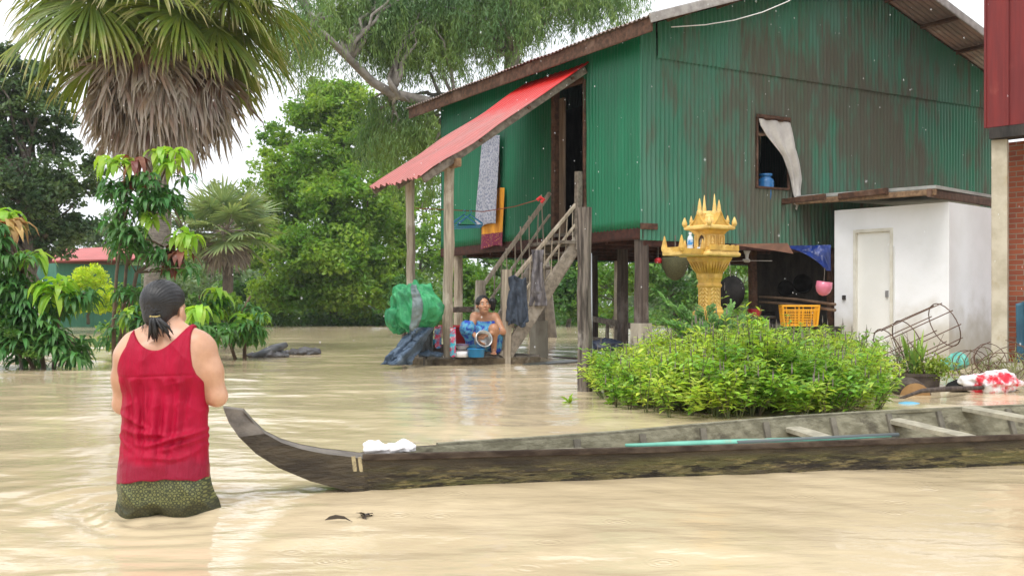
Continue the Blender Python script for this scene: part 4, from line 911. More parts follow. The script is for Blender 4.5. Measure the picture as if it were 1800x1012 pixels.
# ---------------------------------------------------------------- herb bed in front of the shrine
M_herb = leafmat('herb_leaf', (.20, .37, .05), (.42, .55, .09), scale=1.4, trans=.42, rough=.42, island=.4, contrast=(.42, .58))
M_herbstem = mat('herb_stem', (.14, .11, .06), (.10, .14, .04), scale=10, rough=.8)
def inside(p, poly):
    x, y = p; c = False; j = len(poly)-1
    for i in range(len(poly)):
        xi, yi = poly[i]; xj, yj = poly[j]
        if (yi > y) != (yj > y) and x < (xj-xi)*(y-yi)/(yj-yi)+xi: c = not c
        j = i
    return c
def herb_bed():
    poly = [flat(1045, 10.4, 0), flat(1078, 9.6, 0), flat(1120, 8.9, 0), flat(1180, 8.3, 0), flat(1290, 7.95, 0), flat(1400, 7.95, 0), flat(1500, 8.2, 0), flat(1530, 8.7, 0), flat(1480, 9.8, 0), flat(1535, 10.8, 0), flat(1520, 11.8, 0), flat(1430, 12.2, 0), flat(1200, 12.4, 0), flat(1090, 12.0, 0), flat(1055, 11.3, 0)]
    pl = [(q.x, q.y) for q in poly]; xs = [q[0] for q in pl]; ys = [q[1] for q in pl]; B = []; D = []; LL = []; mb = MB(); FB = []; cnt = 0
    cxm, cym = 1.95, 10.2
    edge = np.array(pl)
    while cnt < 1050:
        x = random.uniform(min(xs), max(xs)); y = random.uniform(min(ys), max(ys))
        if not inside((x+random.gauss(0, .15), y+random.gauss(0, .15)), pl): continue
        if vnoise(np.array([x*3.1, y*3.1, 7.])) < -.5: continue
        cnt += 1; de = min(np.hypot(edge[:, 0]-x, edge[:, 1]-y).min(), 1.6); px_ = 900+FPX*x/y
        topy = 3*0+np.interp(px_, [1020, 1060, 1110, 1200, 1300, 1400, 1500, 1575], [628, 590, 562, 530, 546, 552, 590, 640])
        hmax = H+(540-topy)/FPX*max(y, 9.6); h = min(hmax*1.16, .34+.42*de**.8)*random.uniform(.86, 1.12)
        h = max(h*(.88+.26*float(vnoise(np.array([x*2.3, y*2.3, 2.]))))*(random.uniform(1.12, 1.3) if random.random() < .08 else 1), .14); lean = Vector((x-cxm, y-cym, 0)); lean = lean/(lean.length+.5)*.35*h+Vector((random.uniform(-.12, .12), random.uniform(-.12, .12), 0)); ns = random.randint(3, 5)
        p0 = Vector((x, y, -.05))
        for b in range(ns):
            tip = p0+lean+Vector((random.uniform(-.11, .11), random.uniform(-.11, .11), h*random.uniform(.82, 1.0)))
            mid = p0.lerp(tip, .5)+Vector((random.uniform(-.03, .03), random.uniform(-.03, .03), .03)); 
            if cnt % 2 == 0: mb.tube([p0, mid, tip], [.005, .004, .002], 4, cap=False)
            nn = 9
            for k in range(nn):
                f = .30+.70*(k+random.random()*.5)/nn; c = (p0.lerp(mid, f*2) if f < .5 else mid.lerp(tip, f*2-1)); a = k*1.9+random.random()
                for s in (0, math.pi):
                    if random.random() < .12: continue
                    e = random.uniform(-.2, .55)+(f > .93)*.4
                    B.append(c[:]); D.append((math.cos(a+s)*math.cos(e), math.sin(a+s)*math.cos(e), math.sin(e))); LL.append(random.uniform(.045, .09)*(1.12 if y < 9 else 1)*(1-.25*(f > .9)))
            if random.random() < .10: FB.append(tip)
    B = np.array(B); D = np.array(D); LL = np.array(LL)
    v, f = leaf_mesh(B, D, LL, LL*.40, .35, 2, flat=.3)
    o = mesh_obj('herb_bed', v, f, M_herb); tag(o, 'dense bright green bed of basil-like herbs growing out of the water behind the boat', 'herb bed', kind='stuff')
    mb.build('stems', M_herbstem, o)
    fm = MB()
    for t in FB: fm.lathe(t, [(.003, 0), (.006, .02), (.004, .05), (.001, .085)], 5)
    fm.build('flower_spikes', mat('flower_spike', (.14, .12, .08), (.24, .20, .19), scale=30, rough=.8), o)
herb_bed()
def feathery(name, base, fr, label, m, L=.05):
    t = thing(name, base, label, 'plant'); mb = MB(); B = []; D = []; LL = []
    for tip in fr:
        tip = Vector(tip); mid = Vector(base).lerp(tip, .55)+UZ*(tip-Vector(base)).length*.12; mb.tube([base, mid, tip], [.01, .007, .003], 5)
        for sub in range(11):
            f = .38+.62*sub/10; c = mid.lerp(tip, max(0, f*2-1)) if f > .5 else Vector(base).lerp(mid, f*2); ax = (tip-Vector(base)).normalized(); sd = ax.cross(UZ).normalized()
            for sg in (-1, 1):
                e = c+(sd*sg+ax*.6).normalized()*.16*(1.15-f*.6)+UZ*random.uniform(-.03, .03)
                for k in range(7):
                    q = c.lerp(e, (k+1)/7)
                    for s2 in (-1, 1): B.append(q[:]); D.append(tuple((ax*.5*s2+sd*sg*.3+Vector((0, 0, .1))+Vector((0, s2*.6, 0))).normalized())); LL.append(L*random.uniform(.7, 1.1))
    mb.build('stem', M_herbstem, t); LL = np.array(LL); v, f = leaf_mesh(np.array(B), np.array(D), LL, LL*.5, .2, 1, flat=.3); mesh_obj('leaves', v, f, m, t)
M_feather = leafmat('feather_leaf', (.12, .26, .07), (.19, .36, .09), scale=2, trans=.4)
feathery('feathery_shrub', flat(1250, 10.3, .25), [P(1165, 525, 10.4), P(1195, 545, 10.2), P(1240, 545, 10.1), P(1285, 540, 10.3), P(1180, 570, 10.1), P(1310, 560, 10.4), P(1220, 575, 9.9), P(1265, 560, 10)], 'feathery-leaved shrub at the foot of the golden shrine', M_feather)
B_ = []; D_ = []
for i in range(10): a = random.uniform(-1, 1); B_.append(P(1335+random.uniform(-15, 15), 585, 10.9)[:]); D_.append((a*.5, random.uniform(-.5, .5), 1))
v, f = leaf_mesh(np.array(B_), np.array(D_), .19, .07, .7, 3); tag(mesh_obj('broad_leaf_plant', v, f, M_mlime, origin=flat(1335, 10.9, .3), smooth=True), 'pale broad-leaved plant in the herb bed right of the shrine', 'plant')
for (px, py, lab) in ((1000, 708, 'tiny green sprig floating left of the herb bed'), (1075, 712, 'small floating water plant at the left foot of the herb bed')):
    dd = 1572.5/(py-540); N = 12; v, f = leaf_mesh(np.tile(np.array(flat(px, dd, 0)), (N, 1)), rdir(N, 1.0), rng.uniform(.06, .13, N), .035, .6, 2); tag(mesh_obj('water_plant', v, f, M_lf_lime, origin=flat(px, dd, 0)), lab, 'plant', 'small floating plants')
# ================================================================ LONG WOODEN BOAT
BO = np.array([-.68, 4.80]); BU = np.array([.970, .243]); BN = np.array([-.243, .970])
def BTP(u, n, z): q = BO+BU*u+BN*n; return Vector((q[0], q[1], z))
def pxu(px, py):
    k = (px-900)/FPX; a = (k*BO[1]-BO[0])/(BU[0]-k*BU[1]); d_ = BO[1]+BU[1]*a; return a, H+(540-py)/FPX*d_
M_hull = mat('boat_hull', (.040, .031, .022), (.095, .075, .048), scale=5, rough=.7, bump=1, bscale=34, stretch=(.5, 1, 2.2), bdist=.02, spec=.35)
def moss(m):
    n = m.node_tree; b = n.nodes['Principled BSDF']; src = b.inputs['Base Color'].links[0].from_socket
    t = n.nodes.new('ShaderNodeTexCoord'); mp = n.nodes.new('ShaderNodeMapping'); mp.inputs['Scale'].default_value = (.42, 1, 3.4); n.links.new(t.outputs['Object'], mp.inputs[0])
    s = n.nodes.new('ShaderNodeSeparateXYZ'); n.links.new(t.outputs['Object'], s.inputs[0])
    def add(col, lo, hi, sc, det, amt, zc, zw):
        nonlocal src
        q = n.nodes.new('ShaderNodeTexNoise'); q.inputs['Scale'].default_value = sc; q.inputs['Detail'].default_value = det; q.inputs['Roughness'].default_value = .7; n.links.new(mp.outputs[0], q.inputs[0])
        r = n.nodes.new('ShaderNodeMapRange'); r.interpolation_type = 'SMOOTHSTEP'; r.inputs[1].default_value = lo; r.inputs[2].default_value = hi; n.links.new(q.outputs['Fac'], r.inputs[0])
        z = n.nodes.new('ShaderNodeMapRange'); z.inputs[1].default_value = zc; z.inputs[2].default_value = zc-zw; n.links.new(s.outputs['Z'], z.inputs[0])
        x = n.nodes.new('ShaderNodeMapRange'); x.inputs[1].default_value = -2.95; x.inputs[2].default_value = -2.6; n.links.new(s.outputs['X'], x.inputs[0])
        m1 = n.nodes.new('ShaderNodeMath'); m1.operation = 'MULTIPLY'; n.links.new(r.outputs[0], m1.inputs[0]); n.links.new(z.outputs[0], m1.inputs[1])
        m2 = n.nodes.new('ShaderNodeMath'); m2.operation = 'MULTIPLY'; n.links.new(m1.outputs[0], m2.inputs[0]); n.links.new(x.outputs[0], m2.inputs[1])
        m3 = n.nodes.new('ShaderNodeMath'); m3.operation = 'MULTIPLY'; m3.inputs[1].default_value = amt; n.links.new(m2.outputs[0], m3.inputs[0])
        mx = n.nodes.new('ShaderNodeMixRGB'); mx.inputs[2].default_value = (*col, 1); n.links.new(src, mx.inputs[1]); n.links.new(m3.outputs[0], mx.inputs[0]); src = mx.outputs[0]
    add((.115, .11, .035), .42, .60, 2.6, 8, .8, .125, .03)
    add((.36, .29, .12), .52, .60, 15, 8, .55, .12, .05)
    add((.17, .14, .06), .48, .60, 6, 8, .6, .11, .05)
    add((.018, .014, .010), .52, .58, 9, 8, .9, .12, .05)
    n.links.new(src, b.inputs['Base Color'])
moss(M_hull)
M_boatin = mat('boat_inside', (.26, .245, .175), (.15, .14, .095), scale=16, rough=.9, bump=.8, bscale=44, c3=(.10, .09, .065), s3=7, t3=.56, stretch=(.5, 1, 1.4), spec=.2)
M_bowtop = mat('bow_top', (.20, .175, .145), (.11, .095, .08), scale=14, rough=.75, bump=.6, bscale=40, stretch=(.7, 1, 1))
M_seat = wood('seat_wood', (.40, .37, .28), (.27, .25, .19), 'a', spec=.15)
def boat():
    t = thing('wooden_boat', BTP(3, .4, 0), 'long narrow mossy wooden boat with upturned bow floating across the foreground', 'boat')
    lo = [(392, 716), (402, 742), (420, 768), (450, 797), (490, 822), (545, 845), (590, 857), (640, 872)]
    up = [(428, 722), (445, 742), (466, 763), (495, 778), (530, 789), (570, 797), (605, 801), (640, 806)]
    nw = [.09, .11, .13, .15, .165, .18, .19, .20]
    rings = []
    for i, (a, b) in enumerate(zip(lo, up)):
        ul, zl = pxu(*a); uu, zu = pxu(*b); w = nw[i]; ch = [.045, .04, .03, .012, 0, 0, 0, 0][i]
        zi = zu-.004
        r = [(uu, ch*0+0.0+ch, zu), (ul, .0, zl), (ul, w*.5, zl-.004), (ul, w, zl), (uu, w, zu+.003)]
        r += [(uu, w-.012, zu+.001), (uu, w*.75, zi+.001), (uu, w*.5, zi), (uu, w*.3, zi), (uu, ch+.012, zu-.002)]
        rings.append([BTP(*q) for q in r])
    us = [.06, .14, .145, .3, .6, 1, 1.27, 1.8, 2.35, 3, 3.53, 4.2, 5, 6, 7, 8, 8.8, 9.5, 10.1]
    W_ = np.interp(us, [0, .3, 1.27, 2.35, 3.53, 5, 6.5, 8, 9.5, 10.1], [.20, .30, .46, .76, 1.03, 1.15, 1.12, .85, .3, .12])
    for i, u in enumerate(us):
        w = W_[i]; g = .165-.008*min(u, 1.5)+(.25*max(0, u-8.3)**1.5*.5); g2 = g+.045*min(1, u/2.5); zb = -.05-.05*min(1, u/1.5)+max(0, u-8.3)*.12; open_ = u > .142
        fl = .05+.02*min(1, u); fi = .09*min(1, w)
        r = [(u, 0, g), (u, fl*.5, zb), (u, w*.5, zb-.02), (u, w-fi, zb), (u, w+.02, g2)]
        if open_: zi = zb+.03; r += [(u, w-.02, g2), (u, w-fi-.035, zi), (u, w*.5, zi-.01), (u, fl+.035, zi), (u, .026, g)]
        else: r += [(u, w-.01, g2-.002), (u, w*.75, g-.004), (u, w*.5, g-.005), (u, w*.3, g-.004), (u, .012, g-.002)]
        rings.append([BTP(*q) for q in r])
    vs = [p for r in rings for p in r]; fs = []; mi = []
    n = 10
    for i in range(len(rings)-1):
        for k in range(n):
            a = i*n+k; b = i*n+(k+1) % n; fs.append((a, a+n, b+n, b))
            inner = k in (5, 6, 7, 8); top = k in (4, 9)
            solid = i < 10
            mi.append((2 if solid else 1) if inner else (2 if (k == 0 and i < 2) else 0))
    fs.append(tuple(range(n))); mi.append(2); fs.append(tuple((len(rings)-1)*n+k for k in range(n-1, -1, -1))); mi.append(0)
    o = mesh_obj('hull', vs, fs, [M_hull, M_boatin, M_bowtop], t)
    o.data.polygons.foreach_set('material_index', mi); o.data.update()
    bv = o.modifiers.new('b', 'BEVEL'); bv.width = .004; bv.segments = 1; bv.limit_method = 'ANGLE'; bv.angle_limit = R(40)
    # rubbing strake along both gunwales
    wi = lambda u: float(np.interp(u, us, W_))
    gz = lambda u: .165-.008*min(u, 1.5)
    M_gun = mat('gunwale', (.035, .024, .018), (.10, .075, .055), scale=14, spec=.15, rough=.85, bump=.3, stretch=(.3, 1, 1))
    mb = MB(); U_ = [.0, .4, .9, 1.4, 2, 2.6, 3.2, 4, 5, 6, 7, 8]
    for a, b in zip(U_[:-1], U_[1:]): mb.beam(BTP(a, .004, gz(a)+.001), BTP(b, .004, gz(b)+.001), .026, .030)
    mb.build('gunwale', M_gun, t)
    mb = MB()
    for a, b in zip(U_[1:-1], U_[2:]): mb.beam(BTP(a, wi(a)+.004, gz(a)+.045*min(1, a/2.5)), BTP(b, wi(b)+.004, gz(b)+.045*min(1, b/2.5)), .03, .024)
    mb.build('gunwale', M_boatin, t)
    # painted bands round the bow end
    Mb = mat('cream_band', (.46, .38, .22), (.13, .10, .065), scale=30, rough=.8, contrast=(.45, .62), bump=.3)
    for u, w_ in ((-.034, .018), (-.006, .016)):
        zt = float(np.interp(u, [-.1, 0], [.185, .168]))
        mb = MB(); mb.beam(BTP(u-.01, -.003, zt), BTP(u+.012, .0+.012, .0), .006, w_, up=Vector((BU[0], BU[1], 0))); mb.build('painted_band', Mb, t)
    # ribs on the inside of the far wall
    for u in (1.15, 1.55, 1.95, 2.4, 2.9, 3.35, 3.75, 4.3, 4.9, 5.5, 6.1, 6.8):
        w = wi(u); fi = .09*min(1, w); zb = -.05-.05*min(1, u/1.5); g2 = gz(u)+.045*min(1, u/2.5)
        mb = MB(); mb.beam(BTP(u, w-.034, g2-.012), BTP(u, w-fi-.05, zb+.04), .035, .03, up=Vector((BN[0], BN[1], 0))); mb.beam(BTP(u, w-fi-.05, zb+.045), BTP(u, .09, zb+.045), .035, .03); mb.build('rib', mat('rib_wood', (.17, .155, .12), (.10, .09, .07), scale=9, rough=.85, bump=.4), t)
    # cross seats
    for u, h_ in ((2.62, .105), (3.42, .115), (4.02, .17), (5.3, .12), (6.6, .12)):
        w = wi(u); MB().beam(BTP(u, .03, h_-.01), BTP(u-.02, w-.035, h_+.03), .12, .032, seg=5, j=.003).build('seat', M_seat, t)
    MB().beam(BTP(.22, .09, .135), BTP(1.22, .13, .12), .085, .022, seg=4, j=.002).build('deck_plank', wood('dark_plank', (.12, .11, .10), (.06, .055, .05), 'x'), t)
    MB().beam(BTP(.35, .20, .125), BTP(1.15, .28, .125), .08, .02, seg=4, j=.002).build('deck_plank', M_boatin, t)
    for u in (1.32, 1.72): MB().beam(BTP(u, .05, .08), BTP(u, wi(u)-.06, .10), .05, .03, seg=3, j=.003).build('cross_piece', M_boatin, t)
boat()
# turquoise paddle lying inside the boat along the gunwale
pd = thing('paddle', BTP(2, .12, .15), 'turquoise painted paddle laid along the near edge inside the boat', 'paddle')
Mt = mat('turquoise_paint', (.17, .47, .35), (.12, .36, .27), scale=7, rough=.5, c3=(.34, .28, .2), s3=6, t3=.62)
MB().tube([BTP(1.9, .085, .162), BTP(2.4, .10, .168), BTP(2.85, .115, .172)], [.013, .012, .012], 8).build('shaft', mat('paddle_shaft', (.10, .12, .12), rough=.6), pd, smooth=True)
mb = MB(); prof = [(1.30, .010), (1.42, .02), (1.6, .028), (1.85, .03), (2.1, .026), (2.5, .02), (2.80, .010)]
vs = []; fs = []
for u, hw in prof:
    for nn, zz in ((-hw, .0), (0, .010), (hw, .0), (0, -.006)): vs.append(BTP(u, .085+(u-1.3)*.015+nn*.9, .168+zz+nn*.35))
for i in range(len(prof)-1):
    for k in range(4): a = i*4+k; b = i*4+(k+1) % 4; fs.append((a, b, b+4, a+4))
fs += [(3, 2, 1, 0), tuple(len(vs)-4+k for k in range(4))]
mb.add(vs, fs).build('blade', Mt, pd, smooth=True)

# ---------------------------------------------------------------- crumpled cloth helpers
def fold(p, f, seed):
    w = p+.35/f*np.stack([vnoise(p*f*.6+seed), vnoise(p*f*.6+seed+11), vnoise(p*f*.6+seed+23)], -1)
    a = 1-np.abs(vnoise(w*f+seed)); b = 1-np.abs(vnoise(w*f*2.1+seed+5)); c = 1-np.abs(vnoise(w*f*4.3+seed+9))
    return a**2*.6+b**2*.3+c**2*.15-.5
def heap(name, c, r, m, amp=.05, f=6, seed=0, st=(1, 1, 1), n=70, parent=None, label=None, cat=None, flatz=None, ax=None, spikes=1.0):
    c = np.array(c, float); r = np.array(r, float)
    def fn(u, v):
        th = u*2*math.pi; ph = (v-.5)*math.pi*.998; d = np.stack([np.cos(th)*np.cos(ph), np.sin(th)*np.cos(ph), np.sin(ph)], 1)
        p = d*r; big = vnoise(d*1.6+seed)*.22*spikes; q = p*(1+big)[:, None]; k = fold(q*np.array(st)+.35*q[:, [2, 0, 1]]*(st != (1, 1, 1))+seed, f, seed*1.7)*amp
        q = q+d*k[:, None]
        if flatz is not None: q[:, 2] = np.maximum(q[:, 2], flatz+.003*vnoise(q*40))
        return q+c
    o = grid_obj(name, fn, n, n//2, m, parent, origin=c if parent is None else None)
    if label: tag(o, label, cat)
    return o
def drape(name, fn3, nu, nv, m, label, cat, origin, amp=.02, f=9, seed=0, thick=.006, parent=None):
    def fn(u, v):
        p = fn3(u, v); k = fold(p*np.array((1.3, 1.3, .38))+.2*p[:, [2, 0, 1]]+seed, f, seed); p[:, 1] += k*amp; p[:, 0] += k*amp*.4; return p
    o = grid_obj(name, fn, nu, nv, m, parent, origin=None if parent else origin, thick=thick)
    if label: tag(o, label, cat)
    return o
M_whitecloth = mat('white_cloth', (.82, .80, .80), (.72, .69, .68), scale=8, rough=.8)
c_ = BTP(.10, .12, .175)
heap('white_cloth', c_+V(.04, 0, .012), (.11, .07, .026), M_whitecloth, amp=.06, f=11, seed=3, n=110, label='crumpled white cloth lying on the bow of the boat', cat='cloth')

# ================================================================ GOLDEN SPIRIT HOUSE
def spirit_house():
    d = 11.0; c = P(1247, 540, d); c.z = 0; t = thing('spirit_house', c, 'golden spirit house shrine with four spires on a pedestal among the herbs', 'shrine')
    M = mat('gold_paint', (.66, .39, .065), (.47, .27, .05), scale=9, rough=.45, bump=.25, bscale=60, c3=(.80, .54, .16), s3=4, t3=.56, spec=.5)
    M2 = mat('gold_light', (.80, .56, .18), (.60, .39, .11), scale=11, rough=.5, bump=.2, bscale=60)
    z = lambda py: H+(540-py)/FPX*d
    s = d/FPX; rot = R(34); A = Vector((math.cos(rot), math.sin(rot), 0)); B_ = UZ.cross(A)     # A: right/back side, B: the other
    q2 = math.sqrt(2)
    def sq(mb, prof, n=4): return mb.lathe(c, [(r*q2, zz) for r, zz in prof], n, rot=rot+math.pi/4)
    h = 14*s
    mb = MB(); sq(mb, [(h*1.5, -.3), (h*1.5, z(548)), (h*1.15, z(544)), (h*1.15, z(540)), (h, z(538)), (h, z(506)), (h*1.12, z(504)), (h*1.12, z(500)), (h*1.0, z(498)), (h*1.05, z(492)), (h*1.13, z(489)), (h*1.17, z(482)), (h*1.42, z(472)), (h*1.78, z(462)), (h*1.93, z(457)), (h*2.0, z(456)), (h*2.0, z(452))])
    mb.build('pedestal', M, t, bevel=.006)
    # raised scroll ornament on each face of the pillar and petals under the table
    for k in range(4):
        mb = MB()
        dv = A*math.cos(k*math.pi/2)+B_*math.sin(k*math.pi/2); sd = UZ.cross(dv); o0 = c+dv*(h+.001)
        for j in range(5):
            zz = z(536)+(z(508)-z(536))*j/4
            for sg in (-1, 1):
                pts = [o0+sd*(sg*(.012+.045*math.sin(q*1.1)))*1+UZ*(zz+.02*math.cos(q*2.0)) for q in (0, .5, 1, 1.5, 2, 2.5)]
                mb.tube(pts, [.004, .007, .008, .008, .007, .003], 5)
            mb.lathe(o0+UZ*zz, [(.001, -.004), (.014, 0), (.009, .010), (.001, .014)], 8, ax=dv)
        mb.build('ornament', M2, t, smooth=True)
    mb = MB()
    for k in range(4):
        dv = A*math.cos(k*math.pi/2)+B_*math.sin(k*math.pi/2); sd = UZ.cross(dv)
        for j in range(7):
            f = (j-3)/3
            top = c+dv*(h*1.80)+sd*(f*h*1.6)+UZ*z(461); lo_ = c+dv*(h*1.18)+sd*(f*h*1.0)+UZ*z(481)
            mb.tube([lo_, lo_.lerp(top, .5)-dv*.012+dv*.02, top], [.005, .011, .010], 6)
    mb.build('petals', M, t, smooth=True)
    # table slab with scalloped rim, and the offering ledge towards the left
    hw = 46*s*.80
    mb = MB(); sq(mb, [(hw*.98, z(452)), (hw*1.04, z(450)), (hw*1.04, z(446)), (hw*.97, z(444)), (hw*.97, z(441))]); mb.build('table', M2, t, bevel=.004)
    mb = MB()
    for k in range(4):
        dv = A*math.cos(k*math.pi/2)+B_*math.sin(k*math.pi/2); sd = UZ.cross(dv); n = 24
        if k == 2: continue
        for j in range(n):
            f0 = -1+2*j/n; f1 = -1+2*(j+1)/n; hh = lambda f: .040+.016*abs(math.sin(f*math.pi*2.5))
            a = c+dv*(hw*.93)+sd*(f0*hw*.93); b = c+dv*(hw*.93)+sd*(f1*hw*.93); z0 = z(441)
            mb.prism([a+UZ*(z0-.002), b+UZ*(z0-.002), b+UZ*(z0+hh(f1)), a+UZ*(z0+hh(f0))], dv*.022)
    mb.build('rim', M, t)
    W_ = -A      # direction of the ledge (towards the left of the picture)
    ld = c+W_*(hw*.97+.15); 
    mb = MB(); mb.box(ld+UZ*(z(448)), (.34, hw*1.25, .035), A, B_); mb.build('ledge', M2, t, bevel=.004)
    mb = MB()
    for sg in (-1, 1): mb.box(ld+B_*sg*(hw*.60)+UZ*(z(444)), (.31, .03, .055), A, B_)
    mb.box(ld+W_*.155+UZ*(z(443)), (.03, hw*1.25, .07), A, B_); 
    for sg in (-1, 1): mb.lathe(ld+W_*.15+B_*sg*hw*.58+UZ*z(444), [(.028, 0), (.034, .03), (.026, .07), (.018, .11), (.004, .16)], 8)
    for sg in (-1, 1): mb.lathe(c+W_*hw*1.02+B_*sg*hw*.60+UZ*z(442), [(.022, 0), (.028, .02), (.021, .05), (.014, .08), (.003, .12)], 8)
    mb.build('ledge_rim', M, t, smooth=False)
    # little house body: flared walls with recessed panels and an arched door
    bw = 18.6*s
    mb = MB(); sq(mb, [(bw*1.08, z(441)), (bw*1.08, z(437.5)), (bw*.98, z(436)), (bw*.98, z(412)), (bw*1.03, z(412)), (bw*1.15, z(408)), (bw*1.36, z(404.5))]); bodyo = mb.build('shrine_body', M, t, bevel=.003)
    mb = MB()
    for k in range(4):
        dv = A*math.cos(k*math.pi/2)+B_*math.sin(k*math.pi/2); sd = UZ.cross(dv); o0 = c+dv*(bw*.98)
        if k == 2:       # arch frame
            for sg in (-1, 1): mb.box(o0+sd*sg*.052+UZ*((z(436)+z(420))/2), (.018, .022, z(420)-z(436)), sd, dv)
            mb.tube([o0+sd*.052+UZ*z(421), o0+sd*.035+UZ*z(415), o0+UZ*z(411.5), o0-sd*.035+UZ*z(415), o0-sd*.052+UZ*z(421)], .012, 6)
        for f in ((-.62, .62) if k != 2 else (-.86, .86)):
            w_ = .075 if k != 2 else .02
            for sg in (-1, 1): mb.box(o0+sd*(f*bw*.98+sg*w_*.5)+UZ*((z(434)+z(414))/2), (.010, .012, z(414)-z(434)), sd, dv)
            if k != 2:
                for zz in (z(434), z(414)): mb.box(o0+sd*(f*bw*.98)+UZ*zz, (w_, .012, .010), sd, dv)
                mb.lathe(o0+sd*(f*bw*.98)+UZ*(z(431)), [(.006, 0), (.022, .012), (.014, .03), (.020, .05), (.010, .075), (.002, .09)], 6)
    mb.build('wall_relief', M2, t)
    dv = -A; sd = UZ.cross(dv); o0 = c+dv*(bw*.98+.002)
    arch = [(-.045, z(436)), (.045, z(436)), (.045, z(421)), (.028, z(415.5)), (0, z(412)), (-.028, z(415.5)), (-.045, z(421))]
    MB().prism([o0+sd*a+UZ*b for a, b in arch], dv*.003).build('doorway', mat('shrine_inside', (.10, .06, .03), (.05, .03, .02), scale=20, rough=.9), t)
    MB().lathe(o0+dv*.006+UZ*z(436), [(.020, 0), (.022, .02), (.012, .035), (.018, .05), (.014, .075), (.004, .095)], 8).build('figurine', mat('stone_grey', (.3, .25, .18), rough=.8), t)
    # eave slab, stepped roof, gables, finials and spires
    ew = 31*s
    mb = MB(); sq(mb, [(ew*.95, z(404.5)), (ew*1.02, z(403)), (ew*1.02, z(399)), (ew*.90, z(397)), (ew*.80, z(395)), (ew*.76, z(390)), (ew*.52, z(384)), (ew*.50, z(381)), (ew*.30, z(377)), (ew*.26, z(374)), (.03, z(371))]); mb.build('roof', M2, t, bevel=.003)
    mb = MB()
    for k in range(4):
        dv = A*math.cos(k*math.pi/2)+B_*math.sin(k*math.pi/2); sd = UZ.cross(dv)
        for r_, wd, zb_, zt in ((ew*.88, .092, z(397), z(375)),):
            g0 = c+dv*r_; mb.prism([g0-sd*wd+UZ*zb_, g0+sd*wd+UZ*zb_, g0+UZ*zt], -dv*(r_*.9))
            mb.tube([g0-sd*(wd+.018)+UZ*(zb_-.004), g0-sd*wd*.5+UZ*((zb_+zt)/2-.006), g0+UZ*(zt+.012)], [.012, .008, .009], 5); mb.tube([g0+sd*(wd+.018)+UZ*(zb_-.004), g0+sd*wd*.5+UZ*((zb_+zt)/2-.006), g0+UZ*(zt+.012)], [.012, .008, .009], 5)
    mb.build('gable', M, t)
    for k in range(4):
        dv = A*math.cos(k*math.pi/2)+B_*math.sin(k*math.pi/2); sd = UZ.cross(dv); zt = z(342 if k in (1, 3) else 350)
        MB().lathe(c+dv*ew*(.40 if k in (1, 3) else .76), [(.020, z(384)), (.034, z(377)), (.030, z(373)), (.021, z(370)), (.022, z(367)), (.014, z(358)), (.003, zt)], 8).build('spire', M2, t, smooth=True)
    for k in range(4):
        mb = MB()
        dv = (A*math.cos(k*math.pi/2+math.pi/4)+B_*math.sin(k*math.pi/2+math.pi/4))
        mb.lathe(c+dv*ew*1.0*q2*.98, [(.014, z(399)), (.028, z(395)), (.028, z(392)), (.020, z(388)), (.004, z(382))], 8); mb.lathe(c+dv*ew*.72*q2, [(.012, z(394)), (.020, z(390)), (.016, z(386)), (.003, z(379))], 8)
        mb.build('finial', M2, t, smooth=True)
    # bottle and glass on the ledge
    lb = ld+A*.07-B_*.02+UZ*(z(448)+.018)
    bt = thing('water_bottle', lb, 'clear plastic water bottle with a blue label on the shrine ledge', 'bottle')
    MB().lathe(lb, [(.026, 0), (.031, .01), (.031, .05), (.029, .06), (.031, .07), (.031, .13), (.026, .155), (.013, .175), (.012, .19)], 14).build('body', mat('clear_plastic', (.62, .68, .72), (.52, .58, .64), scale=30, rough=.2), bt, smooth=True)
    MB().lathe(lb, [(.0325, .075), (.0325, .125)], 14, cap=False).build('label', mat('blue_label', (.04, .25, .60), (.45, .60, .75), scale=30, rough=.4, contrast=(.5, .6)), bt, smooth=True)
    MB().lathe(lb, [(.015, .185), (.015, .205)], 12).build('cap', M_whitecloth, bt)
    lg = lb+A*.10+B_*(-.03)
    tag(MB().lathe(lg, [(.018, 0), (.022, .002), (.024, .055), (.022, .055), (.018, .004)], 14, cap=False).build('drinking_glass', mat('glass_pale', (.6, .62, .58), rough=.15), origin=lg, smooth=True), 'small clear glass beside the bottle on the shrine ledge', 'glass')
spirit_house()

# ================================================================ THINGS UNDER AND ON THE HOUSE
M_sheer = mat('pale_curtain', (.60, .57, .53), (.50, .47, .44), scale=5, rough=.9)
def curtain(u, v):
    # hung from the lintel, gathered and blown out over the right jamb
    s0 = WIN[0]+.02; s1 = WIN[1]-.0; L = 1.20+.20*u; z = WIN[3]-.01-v*L
    left = s0+.68*np.interp(v, [0, .1, .25, .5, .75, 1], [0, .04, .22, .66, .88, 1.02]); right = s0+.68*np.interp(v, [0, .3, .65, .85, 1], [1, 1.02, 1.27, 1.28, 1.12])
    s = left+(right-left)*u; out = .02+.10*np.sin(np.clip(v*1.3, 0, 1)*math.pi)*u+.06*v+.018*np.sin(u*16+v*3)
    z = np.where(u < .35, WIN[3]-.01-v*L*(.90+.3*u), z)
    return np.stack([HC.x+HF.x*s-HL.x*out, HC.y+HF.y*s-HL.y*out, z], 1)
drape('curtain', curtain, 60, 60, M_sheer, 'pale curtain blown out of the front window of the green house', 'curtain', HP(WIN[1], -.1, 3.3), amp=.03, f=5, seed=2, thick=.004)
jb = HP(2.62, .14, WIN[2]+.03)
